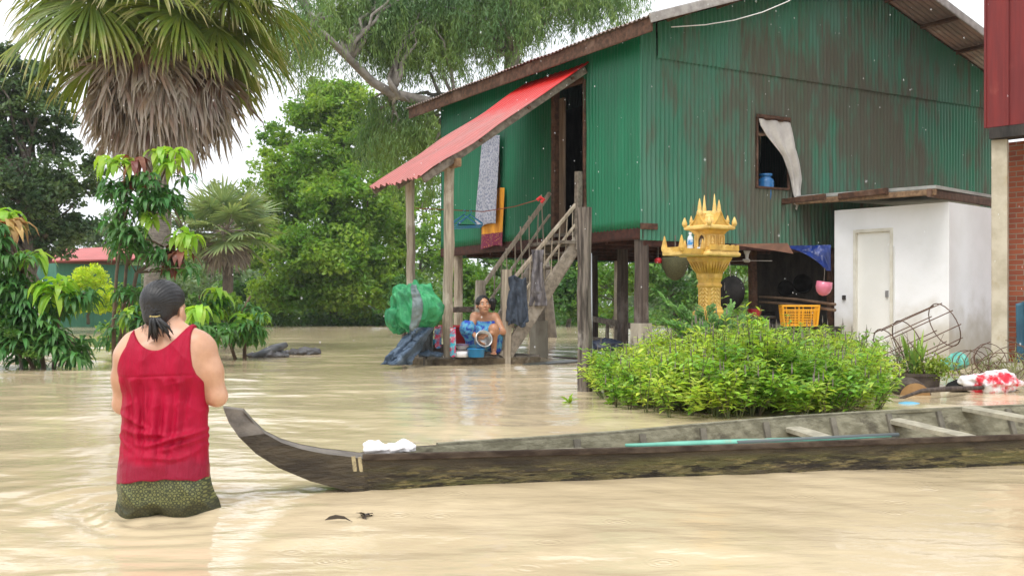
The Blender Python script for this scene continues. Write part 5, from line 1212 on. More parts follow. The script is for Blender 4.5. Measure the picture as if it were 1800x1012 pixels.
tag(MB().lathe(jb-UZ*.12, [(.12, -.1), (.13, 0), (.13, .16), (.125, .18), (.13, .20), (.12, .24), (.08, .27), (.08, .29), (.105, .30), (.105, .33), (.03, .34)], 20).build('water_jug', mat('blue_plastic', (.03, .17, .42), rough=.25, coat=.3), origin=jb, smooth=True), 'blue water jug inside the front window under the curtain', 'jug')
# cloths hanging at the side window and on the line
def pc(fnx):  return fnx
M_grey_pat = mat('grey_batik', (.42, .43, .50), (.20, .22, .30), scale=30, rough=.85, contrast=(.46, .56))
def hang(t0_, t1_, z0_, z1_, off, sk=.0, fr=14, fa=.02, flare=0):
    def f(u, v):
        t = t0_+(t1_-t0_)*u*(1+flare*v)+sk*v; o = off+fa*np.sin(u*fr+v*2)*(.4+.6*v); z = z0_+(z1_-z0_)*v+.02*np.sin(u*5)
        return np.stack([HC.x-HF.x*o+HL.x*t, HC.y-HF.y*o+HL.y*t, z], 1)
    return f
drape('batik_cloth', hang(3.86, 4.50, 3.88, 2.33, .12, .12, 13, flare=.22), 40, 60, M_grey_pat, 'long grey patterned cloth hanging in front of the side wall window', 'cloth', HP(-.3, 4.4, 3.2), amp=.03, f=4, seed=6)
def sarong_mat():
    m = mat('orange_sarong', (.72, .33, .02), (.62, .24, .02), scale=20, rough=.75, stretch=(1, 1, .2)); n = m.node_tree; b = n.nodes['Principled BSDF']; src = b.inputs['Base Color'].links[0].from_socket
    t = n.nodes.new('ShaderNodeTexCoord'); s = n.nodes.new('ShaderNodeSeparateXYZ'); n.links.new(t.outputs['Object'], s.inputs[0])
    r = n.nodes.new('ShaderNodeMath'); r.operation = 'LESS_THAN'; r.inputs[1].default_value = -.52; n.links.new(s.outputs['Z'], r.inputs[0])
    q = n.nodes.new('ShaderNodeTexVoronoi'); q.inputs['Scale'].default_value = 26; n.links.new(t.outputs['Object'], q.inputs[0])
    rr = n.nodes.new('ShaderNodeValToRGB'); rr.color_ramp.elements[0].color = (.55, .28, .05, 1); rr.color_ramp.elements[1].color = (.17, .012, .05, 1); rr.color_ramp.elements[0].position = .15; rr.color_ramp.elements[1].position = .3; n.links.new(q.outputs['Distance'], rr.inputs[0])
    mx = n.nodes.new('ShaderNodeMixRGB'); n.links.new(r.outputs[0], mx.inputs[0]); n.links.new(src, mx.inputs[1]); n.links.new(rr.outputs[0], mx.inputs[2]); n.links.new(mx.outputs[0], b.inputs['Base Color']); return m
drape('sarong', hang(3.80, 4.55, 2.95, 1.93, .06, .05, 15, flare=.12), 40, 60, sarong_mat(), 'orange sarong with a maroon border hanging behind the grey patterned cloth', 'sarong', HP(-.15, 4.3, 2.7), amp=.02, f=5, seed=8)
a, b = P(730, 366, 16.9), P(950, 350, 16.0)
pts = [a.lerp(P(795, 373, 16.9), 1) if False else a, P(790, 369, 17.3), P(850, 372, 17.6), P(905, 363, 17), b]
tag(MB().tube(pts, .008, 5).build('clothesline', M_rope, origin=P(840, 370, 17)), 'thin red-brown clothesline strung from the awning post to the stair rail', 'rope')
tag(MB().tube([P(944, 352, 15.95), P(950, 347, 15.95), P(956, 351, 15.95), P(951, 356, 15.95)], .03, 6).build('red_rag', mat('red_rag', (.5, .03, .03), rough=.8), origin=b), 'red rag knotted round the top of the far stair rail', 'rag')
Mh = mat('hanger_blue', (.06, .30, .52), rough=.4)
for i, (px_, lab) in enumerate(((815, 'blue clothes hanger on the line, left one of a pair'), (826, 'blue clothes hanger on the line, nearer the grey cloth'))):
    c = P(px_, 372, 17.4); mb = MB(); mb.tube([c+V(-.01, 0, .0), c+V(.02, 0, .04), c+V(.03, 0, -.01), c+V(0, 0, -.05)], .007, 5)
    for k in range(3): mb.tube([c+V(0, 0, -.05), c+V(-.21, .02*k, -.19-.02*k), c+V(-.19, .02*k, -.22-.03*k), c+V(.19, -.02*k, -.22-.02*k), c+V(.21, -.02*k, -.19-.01*k), c+V(0, 0, -.05)], .010, 5)
    tag(mb.build('clothes_hanger', Mh, origin=c, smooth=True), lab, 'hanger', 'blue clothes hangers')
# cloths on the stair
def jk(u, v):
    x = (u-.5)*(.24+.10*v-.08*(v > .9)); z = 1.30-.72*v+.03*np.sin(u*6); y = .02*np.sin(u*13+v*4)+.05*np.cos(u*3.1)
    c = HP(s_b-.02, 1.33, 0); return np.stack([c.x+.10+x, c.y-.05+y, z], 1)
M_jeans = mat('dark_denim', (.045, .06, .085), (.028, .036, .052), scale=9, rough=.85)
def knot(x): return x
drape('dark_jacket', jk, 40, 60, M_jeans, 'dark blue-grey jacket hanging on the near newel post of the stairs', 'jacket', HP(s_b, 1.33, 1), amp=.07, f=6, seed=12, thick=.02)
def gk(u, v):
    x = (u-.5)*(.12+.22*np.abs(v-.25)); z = 1.72-.85*v; c = HP(-.90, 1.36, 0); return np.stack([c.x+x, c.y-.02+.03*np.sin(u*11+v*5), z], 1)
drape('grey_shirt', gk, 40, 60, mat('greyish_cloth', (.20, .18, .18), (.13, .12, .13), scale=9, rough=.9), 'limp grey-brown shirt knotted on the stair rail', 'shirt', HP(-.8, 1.36, 1.3), amp=.08, f=6, seed=15, thick=.012)
# --- washing platform
zp = .125
M_tarp = mat('green_tarp', (.018, .23, .085), (.05, .33, .13), scale=4, rough=.58, c3=(.012, .15, .06), s3=4, t3=.56)
c = P(733, 540, 15.0)
heap('green_tarpaulin', c, (.37, .34, .33), M_tarp, amp=.17, f=3.6, seed=21, st=(1.5, 1.5, .35), n=200, label='big crumpled green tarpaulin heaped over the platform rail', cat='tarpaulin')
c = P(700, 562, 14.93)
heap('green_tarpaulin', c, (.17, .2, .16), M_tarp, amp=.10, f=5, seed=24, st=(1.5, 1.5, .4), n=90, label='lower sagging end of the green tarpaulin heap at the left', cat='tarpaulin')
def strip(u, v):
    cc = np.array(P(733, 540, 15.0)); r = np.array((.37, .34, .33)); ph = (-1.25+2.5*u); th = -math.pi/2-.25+.35*np.sin(u*3)+(v-.5)*.34
    d = np.stack([np.cos(th)*np.cos(ph), np.sin(th)*np.cos(ph), np.sin(ph)], 1); p = d*r; q = p*(1+vnoise(d*1.6+21)*.22)[:, None]
    return cc+q+d*(fold(q*np.array((1.5, 1.5, .35))+.35*q[:, [2, 0, 1]]+21, 3.6, 21*1.7)*.17+.012)[:, None]
tag(grid_obj('cloth_strip', strip, 70, 10, mat('tarp_grey', (.16, .20, .20), (.10, .14, .14), scale=8, rough=.6), origin=P(730, 540, 14.7), thick=.008), 'grey-green strip of cloth wrapped over the green tarpaulin', 'cloth')
M_blue_d = mat('wet_denim', (.07, .11, .17), (.04, .065, .10), scale=7, rough=.7, c3=(.13, .18, .25), s3=4)
def jeans(u, v):
    c0 = P(742, 575, 14.9); c1 = P(697, 636, 14.75); w0, w1 = .30, .42
    z = c0.z+(c1.z-.03-c0.z)*v; x = c0.x+(c1.x-c0.x)*v+(u-.5)*(w0+(w1-w0)*v); y = 14.85-.13*np.sin(u*3.1)-.15*v+.04*np.sin(u*12+v*5); return np.stack([x, y, z], 1)
drape('wet_jeans', jeans, 60, 60, M_blue_d, 'wet blue jeans trailing from the platform corner into the water', 'clothing', P(715, 605, 14.8), amp=.12, f=6, seed=31, thick=.02)
heap('blue_rag', P(757, 622, 15.05), (.17, .12, .05), M_blue_d, amp=.07, f=9, seed=41, n=70, flatz=-.04, label='small blue rag in a heap on the front edge of the platform', cat='rag')
def dk(u, v):
    c0 = P(745, 567, 15.0); z = c0.z-.42*v; x = c0.x-.02+(u-.5)*.30; return np.stack([x, 15.05+.03*np.sin(u*9), z], 1)
drape('dark_cloth', dk, 30, 30, mat('charcoal_cloth', (.09, .10, .105), (.05, .055, .06), scale=8, rough=.9), 'charcoal cloth hanging under the green tarpaulin beside the post', 'cloth', P(745, 590, 15), amp=.08, f=6, seed=44, thick=.01)
def pack(px, py0, py1, d, w, cols, lab, seed):
    z0 = P(px, py1, d).z; z1 = P(px, py0, d).z; c = P(px, 540, d)
    def fn(u, v):
        th = u*2*math.pi; wd = w*(.95+.1*np.sin(v*3.1)); th_ = .35*(np.clip(1.05-v, 0, 1)**.5); return np.stack([c.x+np.cos(th)*wd/2, c.y+np.sin(th)*wd/2*th_, z0+(z1-z0)*v+.01*np.cos(th*2)], 1)
    m = mat('pack_'+str(seed), cols[0], cols[1], scale=9, rough=.35, contrast=(.46, .54), c3=cols[2], s3=7, t3=.54)
    tag(grid_obj('detergent_pack', fn, 32, 12, m, origin=(c.x, c.y, z0)), lab, 'packet')
pack(770, 573, 611, 15.5, .10, ((.62, .05, .12), (.10, .32, .60), (.75, .72, .75)), 'pink and blue detergent packet left of the awning post', 1)
pack(796, 575, 626, 15.25, .085, ((.03, .42, .55), (.60, .04, .12), (.70, .72, .72)), 'tall turquoise and pink detergent packet right of the awning post', 2)
def pxl(px, py, d): return P(px, py, d)
tag(MB().lathe(P(756, 606, 15.6)-UZ*.0, [(.06, 0), (.09, .01), (.115, .08), (.12, .085), (.11, .08), (.08, .015), (.001, .012)], 20, cap=False).build('cyan_bowl', mat('cyan_plastic', (.03, .33, .48), rough=.3), origin=P(756, 606, 15.6), smooth=True), 'cyan bowl on the platform left of the detergent packets', 'bowl')
mb = MB(); cb = P(756, 598, 15.6)
for k in range(7): mb.tube([cb+V(random.uniform(-.03, .03), random.uniform(-.03, .03), 0), cb+V(random.uniform(-.09, .09), 0, random.uniform(.12, .18))], .006, 5)
tag(mb.build('utensils', M_grey, origin=cb), 'bundle of utensils standing in the cyan bowl', 'utensils')
tag(MB().box(P(755, 603, 15.75)-UZ*.09, (.34, .3, .17), HF, HL, j=.008).build('wooden_box', M_postd, origin=P(755, 612, 15.75)), 'dark wooden box on the platform under the cyan bowl', 'box')
c = P(806, 590, 16.8); c.z = zp+.14
tag(MB().lathe(c, [(.20, 0), (.22, .01), (.30, .26), (.325, .27), (.325, .30), (.29, .28), (.2, .03), (.001, .02)], 32, cap=False).build('red_tub', mat('red_plastic', (.55, .02, .03), (.45, .015, .025), scale=5, rough=.3), origin=c, smooth=True), 'large red plastic tub behind the washing woman', 'tub')
tag(MB().box(c-UZ*.07+V(0,0,0), (.5, .4, .13), HF, HL).build('wooden_crate', M_postd, origin=c-UZ*.14), 'dark low crate under the red tub', 'crate')
c = P(837, 540, 15.35); c.z = zp
tag(MB().lathe(c, [(.105, 0), (.115, .008), (.128, .115), (.136, .118), (.136, .128), (.12, .12), (.105, .02), (.001, .015)], 32, cap=False).build('blue_basin', mat('blue_basin', (.01, .22, .50), rough=.28), origin=c, smooth=True), 'round blue basin on the platform in front of the woman', 'basin')
c = P(811, 540, 15.35); c.z = zp
tag(MB().lathe(c, [(.085, 0), (.095, .01), (.10, .08), (.093, .08), (.08, .015), (.001, .012)], 24, cap=False).build('white_bowl', M_whitecloth, origin=c, smooth=True), 'white plastic bowl beside the blue basin', 'bowl')
c = P(812, 540, 15.65); c.z = zp
mb = MB(); 
for k in range(3): mb.lathe(c+UZ*(.0+.028*k), [(.06, 0), (.10, .03), (.104, .034), (.095, .033), (.05, .012), (.001, .01)], 20, cap=False)
stack = mb.build('bowl_stack', mat('white_pink_ware', (.66, .56, .58), (.75, .74, .72), scale=12, rough=.4), origin=c, smooth=True); tag(stack, 'stack of whitish bowls behind the white bowl', 'bowls')
c2 = c+V(.0, 0, .105)
tag(MB().lathe(c2, [(.06, 0), (.10, .045), (.105, .05), (.095, .046), (.05, .012), (.001, .01)], 20, cap=False).build('white_dish', M_whitecloth, origin=c2, smooth=True), 'white dish on top of the stacked bowls', 'dish')
c3 = c+V(.03, .12, .14)
tag(MB().lathe(c3, [(.07, 0), (.13, .035), (.133, .04), (.12, .036), (.06, .01), (.001, .008)], 20, cap=False).build('purple_plate', mat('purple_ware', (.25, .16, .26), (.4, .3, .4), scale=20, rough=.4), origin=c3, smooth=True), 'dull purple plate behind the stacked bowls', 'plate')

# --- under the house
Mdk = mat('black_metal', (.008, .0075, .007), (.02, .018, .017), scale=6, rough=.8, spec=.15)
c = P(1284, 515, 15.2)
ok = MB().lathe(c, [(.02, .09), (.10, .075), (.18, .04), (.245, -.01), (.25, -.012), (.255, 0), (.19, .052), (.10, .09), (.02, .105)], 28, ax=V(-.75, -.62, .12), cap=False, sy=1.0).build('wok', Mdk, origin=c, smooth=True); tag(ok, 'big blackened wok hanging on edge right of the golden shrine', 'wok')
tag(MB().tube([c+UZ*.24, c+UZ*.62+V(0,.1,0)], .006, 4).build('string', M_grey, origin=c+UZ*.3), 'string holding the hanging wok', 'string')
c = P(1187, 455, 15.6)
tag(MB().lathe(c, [(.20, .02), (.205, 0), (.19, -.12), (.13, -.25), (.05, -.31), (.001, -.32)], 24).build('hanging_basket', mat('olive_basket', (.05, .05, .018), (.09, .085, .035), scale=60, rough=.8, bump=.5, bscale=90), origin=c, smooth=True), 'round olive basket hanging under the house left of the shrine', 'basket')
tag(MB().tube([c, c+UZ*.35], .008, 4).build('string', M_grey, origin=c+UZ*.1), 'string of the hanging olive basket', 'string')
c = P(1157, 459, 15.6); tag(MB().lathe(c, [(.04, -.03), (.055, -.02), (.055, .03), (.03, .05)], 12).build('red_cup', mat('red_cup', (.45, .015, .02), rough=.4), origin=c, smooth=True), 'small red cup hanging under the house left of the shrine', 'cup')
tag(MB().tube([c+UZ*.04, c+UZ*.35], .005, 4).build('string', M_grey, origin=c+UZ*.1), 'string of the hanging red cup', 'string')
fc = P(1313, 448, 16.6); fn = thing('ceiling_fan', fc, 'small white ceiling fan hanging under the raised floor', 'fan'); Mf = mat('fan_white', (.55, .53, .48), rough=.5)
MB().lathe(fc, [(.045, .10), (.055, .06), (.03, .0), (.022, -.06), (.05, -.075), (.05, -.11), (.02, -.12)], 16).build('motor', Mf, fn, smooth=True)
MB().tube([fc+UZ*.1, fc+UZ*.24], .012, 6).build('rod', Mf, fn)
for k in range(3):
    a_ = k*2.09+.25; dv = V(math.cos(a_), math.sin(a_), 0); MB().beam(fc+dv*.04-UZ*.09, fc+dv*.42-UZ*.09, .08, .008).build('blade', mat('blade_grey', (.38, .35, .31), rough=.6), fn)
# dark store wall, shelf, pots
pw = thing('store_wall', P(1400, 540, 19.2), 'dark board wall closing the store under the house', 'wall')
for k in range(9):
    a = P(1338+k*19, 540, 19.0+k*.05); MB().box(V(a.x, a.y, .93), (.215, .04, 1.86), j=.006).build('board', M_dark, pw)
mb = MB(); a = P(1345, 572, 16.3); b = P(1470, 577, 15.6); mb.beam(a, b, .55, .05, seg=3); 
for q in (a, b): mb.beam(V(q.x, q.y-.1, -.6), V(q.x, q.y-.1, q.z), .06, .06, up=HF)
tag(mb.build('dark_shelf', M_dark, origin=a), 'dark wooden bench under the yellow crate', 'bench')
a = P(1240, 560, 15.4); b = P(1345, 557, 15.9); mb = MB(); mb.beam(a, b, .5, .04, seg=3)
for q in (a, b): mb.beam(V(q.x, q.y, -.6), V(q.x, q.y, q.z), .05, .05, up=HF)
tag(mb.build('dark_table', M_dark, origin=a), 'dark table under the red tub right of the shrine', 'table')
c = P(1326, 556, 15.6); c.z += .005
tag(MB().lathe(c, [(.085, 0), (.11, .10), (.118, .105), (.10, .1), (.08, .01), (.001, .008)], 20, cap=False).build('red_pail', mat('dark_red_plastic', (.38, .012, .03), rough=.35), origin=c, smooth=True), 'dark red pail on the table right of the shrine', 'pail')
c = P(1355, 555, 16.2)
for i, (px_, py_, r_, dd, lab) in enumerate(((1352, 562, .10, 16.3, 'sooty black pot on the bench left of the yellow crate'), (1378, 508, .13, 18.2, 'blackened pan on the dark store wall'), (1408, 500, .16, 18.4, 'large dark pan hanging on the dark store wall'))):
    c = P(px_, py_, dd); ax_ = None if i == 0 else V(0, -1, .1)
    tag(MB().lathe(c, [(r_*.7, 0), (r_, .05), (r_, .12), (r_*1.08, .125), (r_*.95, .12), (r_*.6, .02), (.001, .02)], 20, ax=ax_, cap=False).build('cooking_pot', Mdk, origin=c, smooth=True), lab, 'pot')
def crate():
    t = thing('yellow_crate', P(1414, 573, 15.4), 'bright yellow plastic crate with grid sides on the dark bench', 'crate'); m = mat('yellow_plastic', (.80, .38, .01), (.70, .32, .01), scale=6, rough=.35)
    x0, x1 = P(1376, 0, 15.4).x, P(1428, 0, 15.4).x; z0, z1 = P(0, 573, 15.4).z, P(0, 536, 15.4).z
    A = V(.97, -.12, 0).normalized(); B = UZ.cross(A); o = V(x0, 15.4, 0); Lx = .52; Ly = .38
    def side(p, dv, L, nn):
        mb = MB(); nrm = dv.cross(UZ)
        def pt(s, f): return p+dv*(s*(1-.10*(1-f))+.05*L*(1-f))+nrm*(-.03*(1-f))+UZ*(z0+(z1-z0)*f)
        mb.beam(pt(-.0, .96), pt(L, .96), .03, .03); mb.beam(pt(-0, .02), pt(L, .02), .02, .02); mb.beam(pt(0, .78), pt(L, .78), .008, .016)
        for s in (0, .09*L, .44*L, .56*L, .91*L, L): mb.beam(pt(s, .0), pt(s, .97), .012, .02 if s not in (0, L) else .03, up=nrm)
        for k in range(nn): s = L*(.12+.76*k/(nn-1)); mb.beam(pt(s, .0), pt(s, .8), .006, .009, up=nrm)
        for k in range(6): mb.beam(pt(0.03, .08+.62*k/5), pt(L-.03, .08+.62*k/5), .007, .010)
        mb.build('side', m, t)
    side(o, A, Lx, 14); side(o+A*Lx, B, Ly, 10); side(o+B*Ly+A*Lx, -A, Lx, 14); side(o+B*Ly, -B, Ly, 10)
    MB().box(o+A*Lx/2+B*Ly/2+UZ*(z0+.008), (Lx*.88, Ly*.85, .012), A, B).build('bottom', m, t)
crate()
c = P(1448, 505, 15.3)
tag(MB().lathe(c, [(.100, .085), (.112, .085), (.118, .0), (.095, -.07), (.05, -.112), (.001, -.125)], 24, ax=V(.12, -.1, 1)).build('pink_bowl', mat('pink_plastic', (.62, .17, .25), rough=.28, coat=.2), origin=c, smooth=True), 'pink plastic bowl hanging on a string beside the white wash block', 'bowl')
tag(MB().tube([c+V(0, 0, .05), P(1450, 470, 15.3)], .004, 4).build('string', M_grey, origin=c), 'string holding the hanging pink bowl', 'string')
def bt_(u, v):
    a = np.array(P(1380, 432, 15.8)); b = np.array(P(1462, 430, 15.3)); p = a+(b-a)*u[:, None]; p[:, 2] -= v*(.02+.36*np.clip(u*1.15, 0, 1)**1.3); p[:, 1] -= .25*v*np.sin(u*3.1)-.05; return p
drape('blue_tarpaulin', bt_, 50, 30, mat('blue_tarp', (.002, .013, .09), (.005, .028, .19), scale=6, rough=.4), 'bright blue tarpaulin sagging under the floor beside the wash block', 'tarpaulin', P(1430, 445, 15.6), amp=.06, f=5, seed=51)
tag(MB().prism([P(1285, 430, 15.7), P(1385, 428, 15.7), P(1395, 446, 15.6), P(1360, 440, 15.6)], V(0, .03, .01)).build('plywood_sheet', mat('plywood', (.17, .075, .04), (.11, .05, .028), scale=6, rough=.8), origin=P(1340, 435, 15.7)), 'warped brown plywood sheet under the floor edge', 'board')
for i, (y0, y1, lab) in enumerate(((521, 535, 'upper bamboo pole slung under the house above the yellow crate'), (530, 545, 'lower bamboo pole slung under the house above the yellow crate'))):
    tag(MB().tube([P(1335, y0+0, 17.2), P(1400, (y0+y1)/2-2, 16.2), P(1468, y1, 15.2)], [.018, .02, .022], 7).build('bamboo_pole', mat('bamboo_'+'ab'[i], (.20, .12, .07), (.12, .075, .045), scale=8, rough=.7), origin=P(1400, 530, 16.2), smooth=True), lab, 'pole', 'bamboo poles under the house')
# broken fence behind the lone post
fr = thing('broken_fence', P(1080, 580, 19), 'low broken wooden fence in the water behind the lone post', 'fence')
MB().beam(P(1040, 560, 19.5), P(1112, 573, 18), .05, .10, seg=3, j=.006).build('rail', M_grey, fr); MB().beam(P(1040, 594, 19.5), P(1080, 600, 18.8), .05, .06).build('rail', M_grey, fr)
for px_ in (1066, 1083): MB().beam(P(px_, 640, 18.9), P(px_+2, 562, 18.9), .06, .05, up=HF).build('fence_post', M_grey, fr)
heap('dark_rubbish', P(1062, 607, 17), (.28, .25, .09), mat('navy_plastic', (.02, .03, .06), (.05, .06, .09), scale=12, rough=.5), amp=.06, f=8, seed=61, n=60, label='dark navy heap of wet rubbish in the water right of the lone post', cat='rubbish')
tag(MB().beam(flat(975, 17.8, .005), flat(1015, 17.2, .015), .09, .03).build('floating_plank', M_postd, origin=flat(995, 17.5, 0)), 'dark plank floating at the foot of the stairs', 'plank')
tag(MB().beam(flat(935, 15.6, .0), flat(1018, 16.6, .01), .35, .03, seg=5, j=.006).build('sunken_board', mat('wet_board', (.05, .06, .06), (.09, .09, .08), scale=5, rough=.35), origin=flat(975, 16.2, 0)), 'dark wet board awash between the platform and the lone post', 'plank')

# ================================================================ JUNK AT THE RIGHT
Mr = mat('rusty_wire', (.09, .05, .035), (.15, .09, .06), scale=20, rough=.8)
def cage():
    a = P(1562, 616, 11.8); b = P(1662, 570, 11.95); t = thing('wire_cage', a, 'rusty cylindrical rebar cage lying tilted over the plant pot', 'wire cage'); ax = (b-a).normalized(); s = ax.cross(UZ).normalized(); u = s.cross(ax); r = .255
    mb = MB(); n = 9
    for k in range(n):
        th = 2*math.pi*k/n; o = (s*math.cos(th)+u*math.sin(th))*r; mb.tube([a+o-ax*.03, a.lerp(b, .5)+o*1.02, b+o+ax*.02], .0065, 5)
    mb.build('bars', Mr, t)
    for f in (0, .33, .98):
        c = a.lerp(b, f); MB().tube([c+(s*math.cos(q)+u*math.sin(q))*r*1.02 for q in np.linspace(0, 2*math.pi, 25)], .0065, 5).build('ring', Mr, t)
cage()
def coil(c, r, n, lab, tilt, sy=.8, rad=.005):
    mb = MB()
    for k in range(n):
        rr = r*random.uniform(.6, 1.05); ax = Vector((random.uniform(-.3, .3)+tilt, -1, random.uniform(-.4, .4))).normalized(); s = ax.cross(UZ).normalized(); u = s.cross(ax); a0 = random.uniform(0, 6); ar = random.uniform(3, 6.3); cc = Vector(c)+V(random.uniform(-.12, .12), random.uniform(-.2, .2), random.uniform(-.08, .08))
        mb.tube([cc+(s*math.cos(a0+q)+u*math.sin(a0+q)*sy)*rr for q in np.linspace(0, ar, 18)], rad, 4)
    tag(mb.build('wire_coil', Mr, origin=c), lab, 'wire')
coil(P(1712, 632, 11.5), .24, 4, 'loose springy coil of rusty wire right of the cage', .2)
coil(P(1765, 640, 11.2), .28, 4, 'tangled rusty wire at the right edge by the column', -.3)
coil(P(1640, 655, 11.4), .22, 3, 'bent wire loops behind the planter', .4)
mb = MB()
for k in range(9):
    a = flat(1690+k*11, 11.2, .02+random.random()*.05); mb.tube([a, a+V(random.uniform(-.1, .1), .2, random.uniform(.08, .28)), a+V(random.uniform(.1, .45), .3, random.uniform(.05, .45))], .005, 4)
tag(mb.build('dry_twigs', Mr, origin=flat(1740, 11.2, 0)), 'dry twigs sprawling over the rubbish at the right edge', 'twigs')
# planter
pc_ = P(1612, 670, 11.3); pc_.z = .0
pt = thing('planter', pc_, 'dark worn planter holding spiky and yellow-green plants', 'planter'); mp_ = mat('planter_dark', (.05, .035, .03), (.09, .07, .055), scale=8, rough=.8)
MB().lathe(pc_, [(.20, -.3), (.235, .12), (.25, .12), (.25, .15), (.225, .15), (.21, .08), (.001, .08)], 24, cap=False).build('pot', mp_, pt)
mb = MB(); B_ = []; D_ = []
for i in range(26): a_ = i*2.4; B_.append((pc_+V(.0, 0, .1)+V(math.cos(a_), math.sin(a_), 0)*.02)[:]); D_.append((math.cos(a_)*.28, math.sin(a_)*.28, 1))
v, f = leaf_mesh(np.array(B_)+[-.02, 0, 0], np.array(D_), rng.uniform(.28, .55, 26), .045, .15, 3); mesh_obj('spiky_leaves', v, f, leafmat('spiky', (.24, .40, .08), (.34, .50, .10), trans=.3), pt)
p = np.array([1, 1, 1])*rng.normal(0, 1, (700, 3))*[.10, .09, .06]+np.array(pc_+V(.14, -.12, .20)); v, f = leaf_mesh(p, rdir(700, .3), rng.uniform(.03, .06, 700), .025, .3, 1); mesh_obj('yellow_foliage', v, f, leafmat('yellowish', (.30, .36, .04), (.20, .30, .04), trans=.35), pt)
p = rng.normal(0, 1, (500, 3))*[.14, .09, .08]+np.array(pc_+V(-.12, -.05, .26)); v, f = leaf_mesh(p, rdir(500, .3), rng.uniform(.025, .05, 500), .012, .3, 1); mesh_obj('sparse_foliage', v, f, M_lf_bush, pt)
# dead twigs around
mb = MB(); B_ = []
for k in range(26):
    a = pc_+V(random.uniform(-.3, .2), random.uniform(-.1, .2), .1); mb.tube([a, a+V(random.uniform(-.15, .1), 0, random.uniform(.1, .25)), a+V(random.uniform(-.4, .15), random.uniform(-.1, .1), random.uniform(.2, .5))], [.005, .004, .002], 4)
mb.build('dry_stems', Mr, pt)
lg = P(1607, 690, 10.4); lg.z = -.045
t = thing('log_end', lg, 'sawn log with a pale round end half under water', 'log'); 
MB().lathe(lg, [(.155, -.02), (.165, 0), (.165, .25), (.14, .26)], 24, ax=V(.1, 1, .12)).build('bark', M_postd, t); MB().lathe(lg+V(0, -.024, 0), [(.15, -.0), (.15, .006)], 24, ax=V(.1, 1, .12)).build('cut_face', mat('cut_wood', (.42, .25, .11), (.33, .19, .08), scale=9, rough=.8), t)
tag(MB().tube([flat(1580, 9.9, -.01), flat(1620, 10.1, .05), flat(1665, 10.2, .06), flat(1730, 10.5, .05), flat(1790, 10.7, .0)], [.012, .022, .026, .02, .012], 8).build('driftwood', M_postd, origin=flat(1660, 10.2, 0), smooth=True), 'crooked dark driftwood branch in front of the planter', 'branch')
tag(MB().lathe(flat(1598, 9.15, 0), [(.10, -.02), (.10, .004), (.085, .022), (.04, .030), (.001, .032)], 24).build('plastic_disc', mat('sky_plastic', (.13, .42, .62), rough=.35), origin=flat(1598, 9.15, 0), smooth=True), 'pale blue plastic lid floating behind the boat', 'lid')
heap('dark_rubbish', P(1690, 680, 10.7), (.12, .12, .05), Mdk, amp=.05, f=10, seed=66, n=50, flatz=-.05, label='black plastic scrap beside the printed sack', cat='rubbish')
m = mat('printed_sack', (.80, .78, .78), (.70, .68, .70), scale=6, rough=.45, c3=(.66, .01, .03), s3=6.0, t3=.48, contrast=(.4, .6))
heap('printed_sack', P(1742, 672, 10.6), (.25, .16, .10), m, amp=.09, f=5.5, seed=70, n=120, flatz=-.10, label='white plastic sack with red printing crumpled at the right edge', cat='sack', spikes=1.6)
heap('teal_bag', P(1680, 637, 13.6), (.17, .14, .10), mat('teal_plastic', (.08, .36, .30), (.14, .46, .38), scale=6, rough=.45), amp=.10, f=8, seed=75, n=80, label='teal plastic bag caught in front of the white wash block', cat='bag')
heap('black_pot', P(1502, 672, 9.6), (.10, .1, .13), Mdk, amp=.03, f=6, seed=80, n=50, label='black plastic pot poking out of the herb bed by the boat', cat='pot')
B_ = rng.normal(0, 1, (260, 3))*[.30, .15, .05]+np.array(flat(1775, 11.6, .16)); D_ = rdir(260, .5)
v, f = leaf_mesh(B_, D_, rng.uniform(.15, .35, 260), .012, .8, 3); tag(mesh_obj('grass_tuft', v, f, leafmat('dry_grass', (.22, .26, .12), (.30, .30, .16), trans=.3), origin=flat(1775, 11.6, 0)), 'heap of dull cut grass at the right edge above the printed sack', 'grass heap', kind='stuff')
B_ = rng.normal(0, 1, (300, 3))*[.22, .18, .02]+np.array(flat(1460, 12.3, .5)); v, f = leaf_mesh(B_, rdir(300, 1), rng.uniform(.04, .09, 300), .03, .4, 2)
# floating debris, left and near
for (px_, py_, dd, r_, lab, sd_) in ((475, 624, 18.2, (.34, .2, .09), 'larger dark clump of floating branches left of the platform', 91), (532, 617, 19.2, (.30, .2, .08), 'smaller dark clump of floating branches nearest the platform', 94)):
    heap('floating_debris', flat(px_, dd, .02), r_, mat('wet_debris_%d' % sd_, (.06, .05, .045), (.11, .11, .12), scale=8, rough=.5), amp=.10, f=8, seed=sd_, n=70, label=lab, cat='debris')
tag(MB().tube([flat(445, 18, 0), flat(480, 18.1, .12), flat(503, 18.3, .2)], [.05, .09, .05], 8).build('floating_log', mat('wet_log', (.12, .13, .15), (.07, .07, .07), scale=5, rough=.4), origin=flat(480, 18, 0), smooth=True), 'slate grey log end rising from the floating clump', 'log')
v, f = leaf_mesh(np.array([flat(571, 4.19, .004)[:]]), np.array([[1, .05, .25]]), .115, .028, .6, 3); tag(mesh_obj('fallen_leaf', v, f, mat('leaf_wet_a', (.07, .06, .06), rough=.4), origin=flat(580, 4.19, 0), smooth=True), 'long curled dark leaf floating below the boat bow', 'leaf')
v, f = leaf_mesh(np.tile(np.array(flat(641, 4.29, .002)), (5, 1)), rdir(5, .3)*[1, 1, .5], .05, .03, .4, 2); tag(mesh_obj('fallen_leaf', v, f, mat('leaf_wet_b', (.06, .045, .035), rough=.4), origin=flat(641, 4.29, 0)), 'small crumpled brown leaf floating below the boat bow', 'leaf')
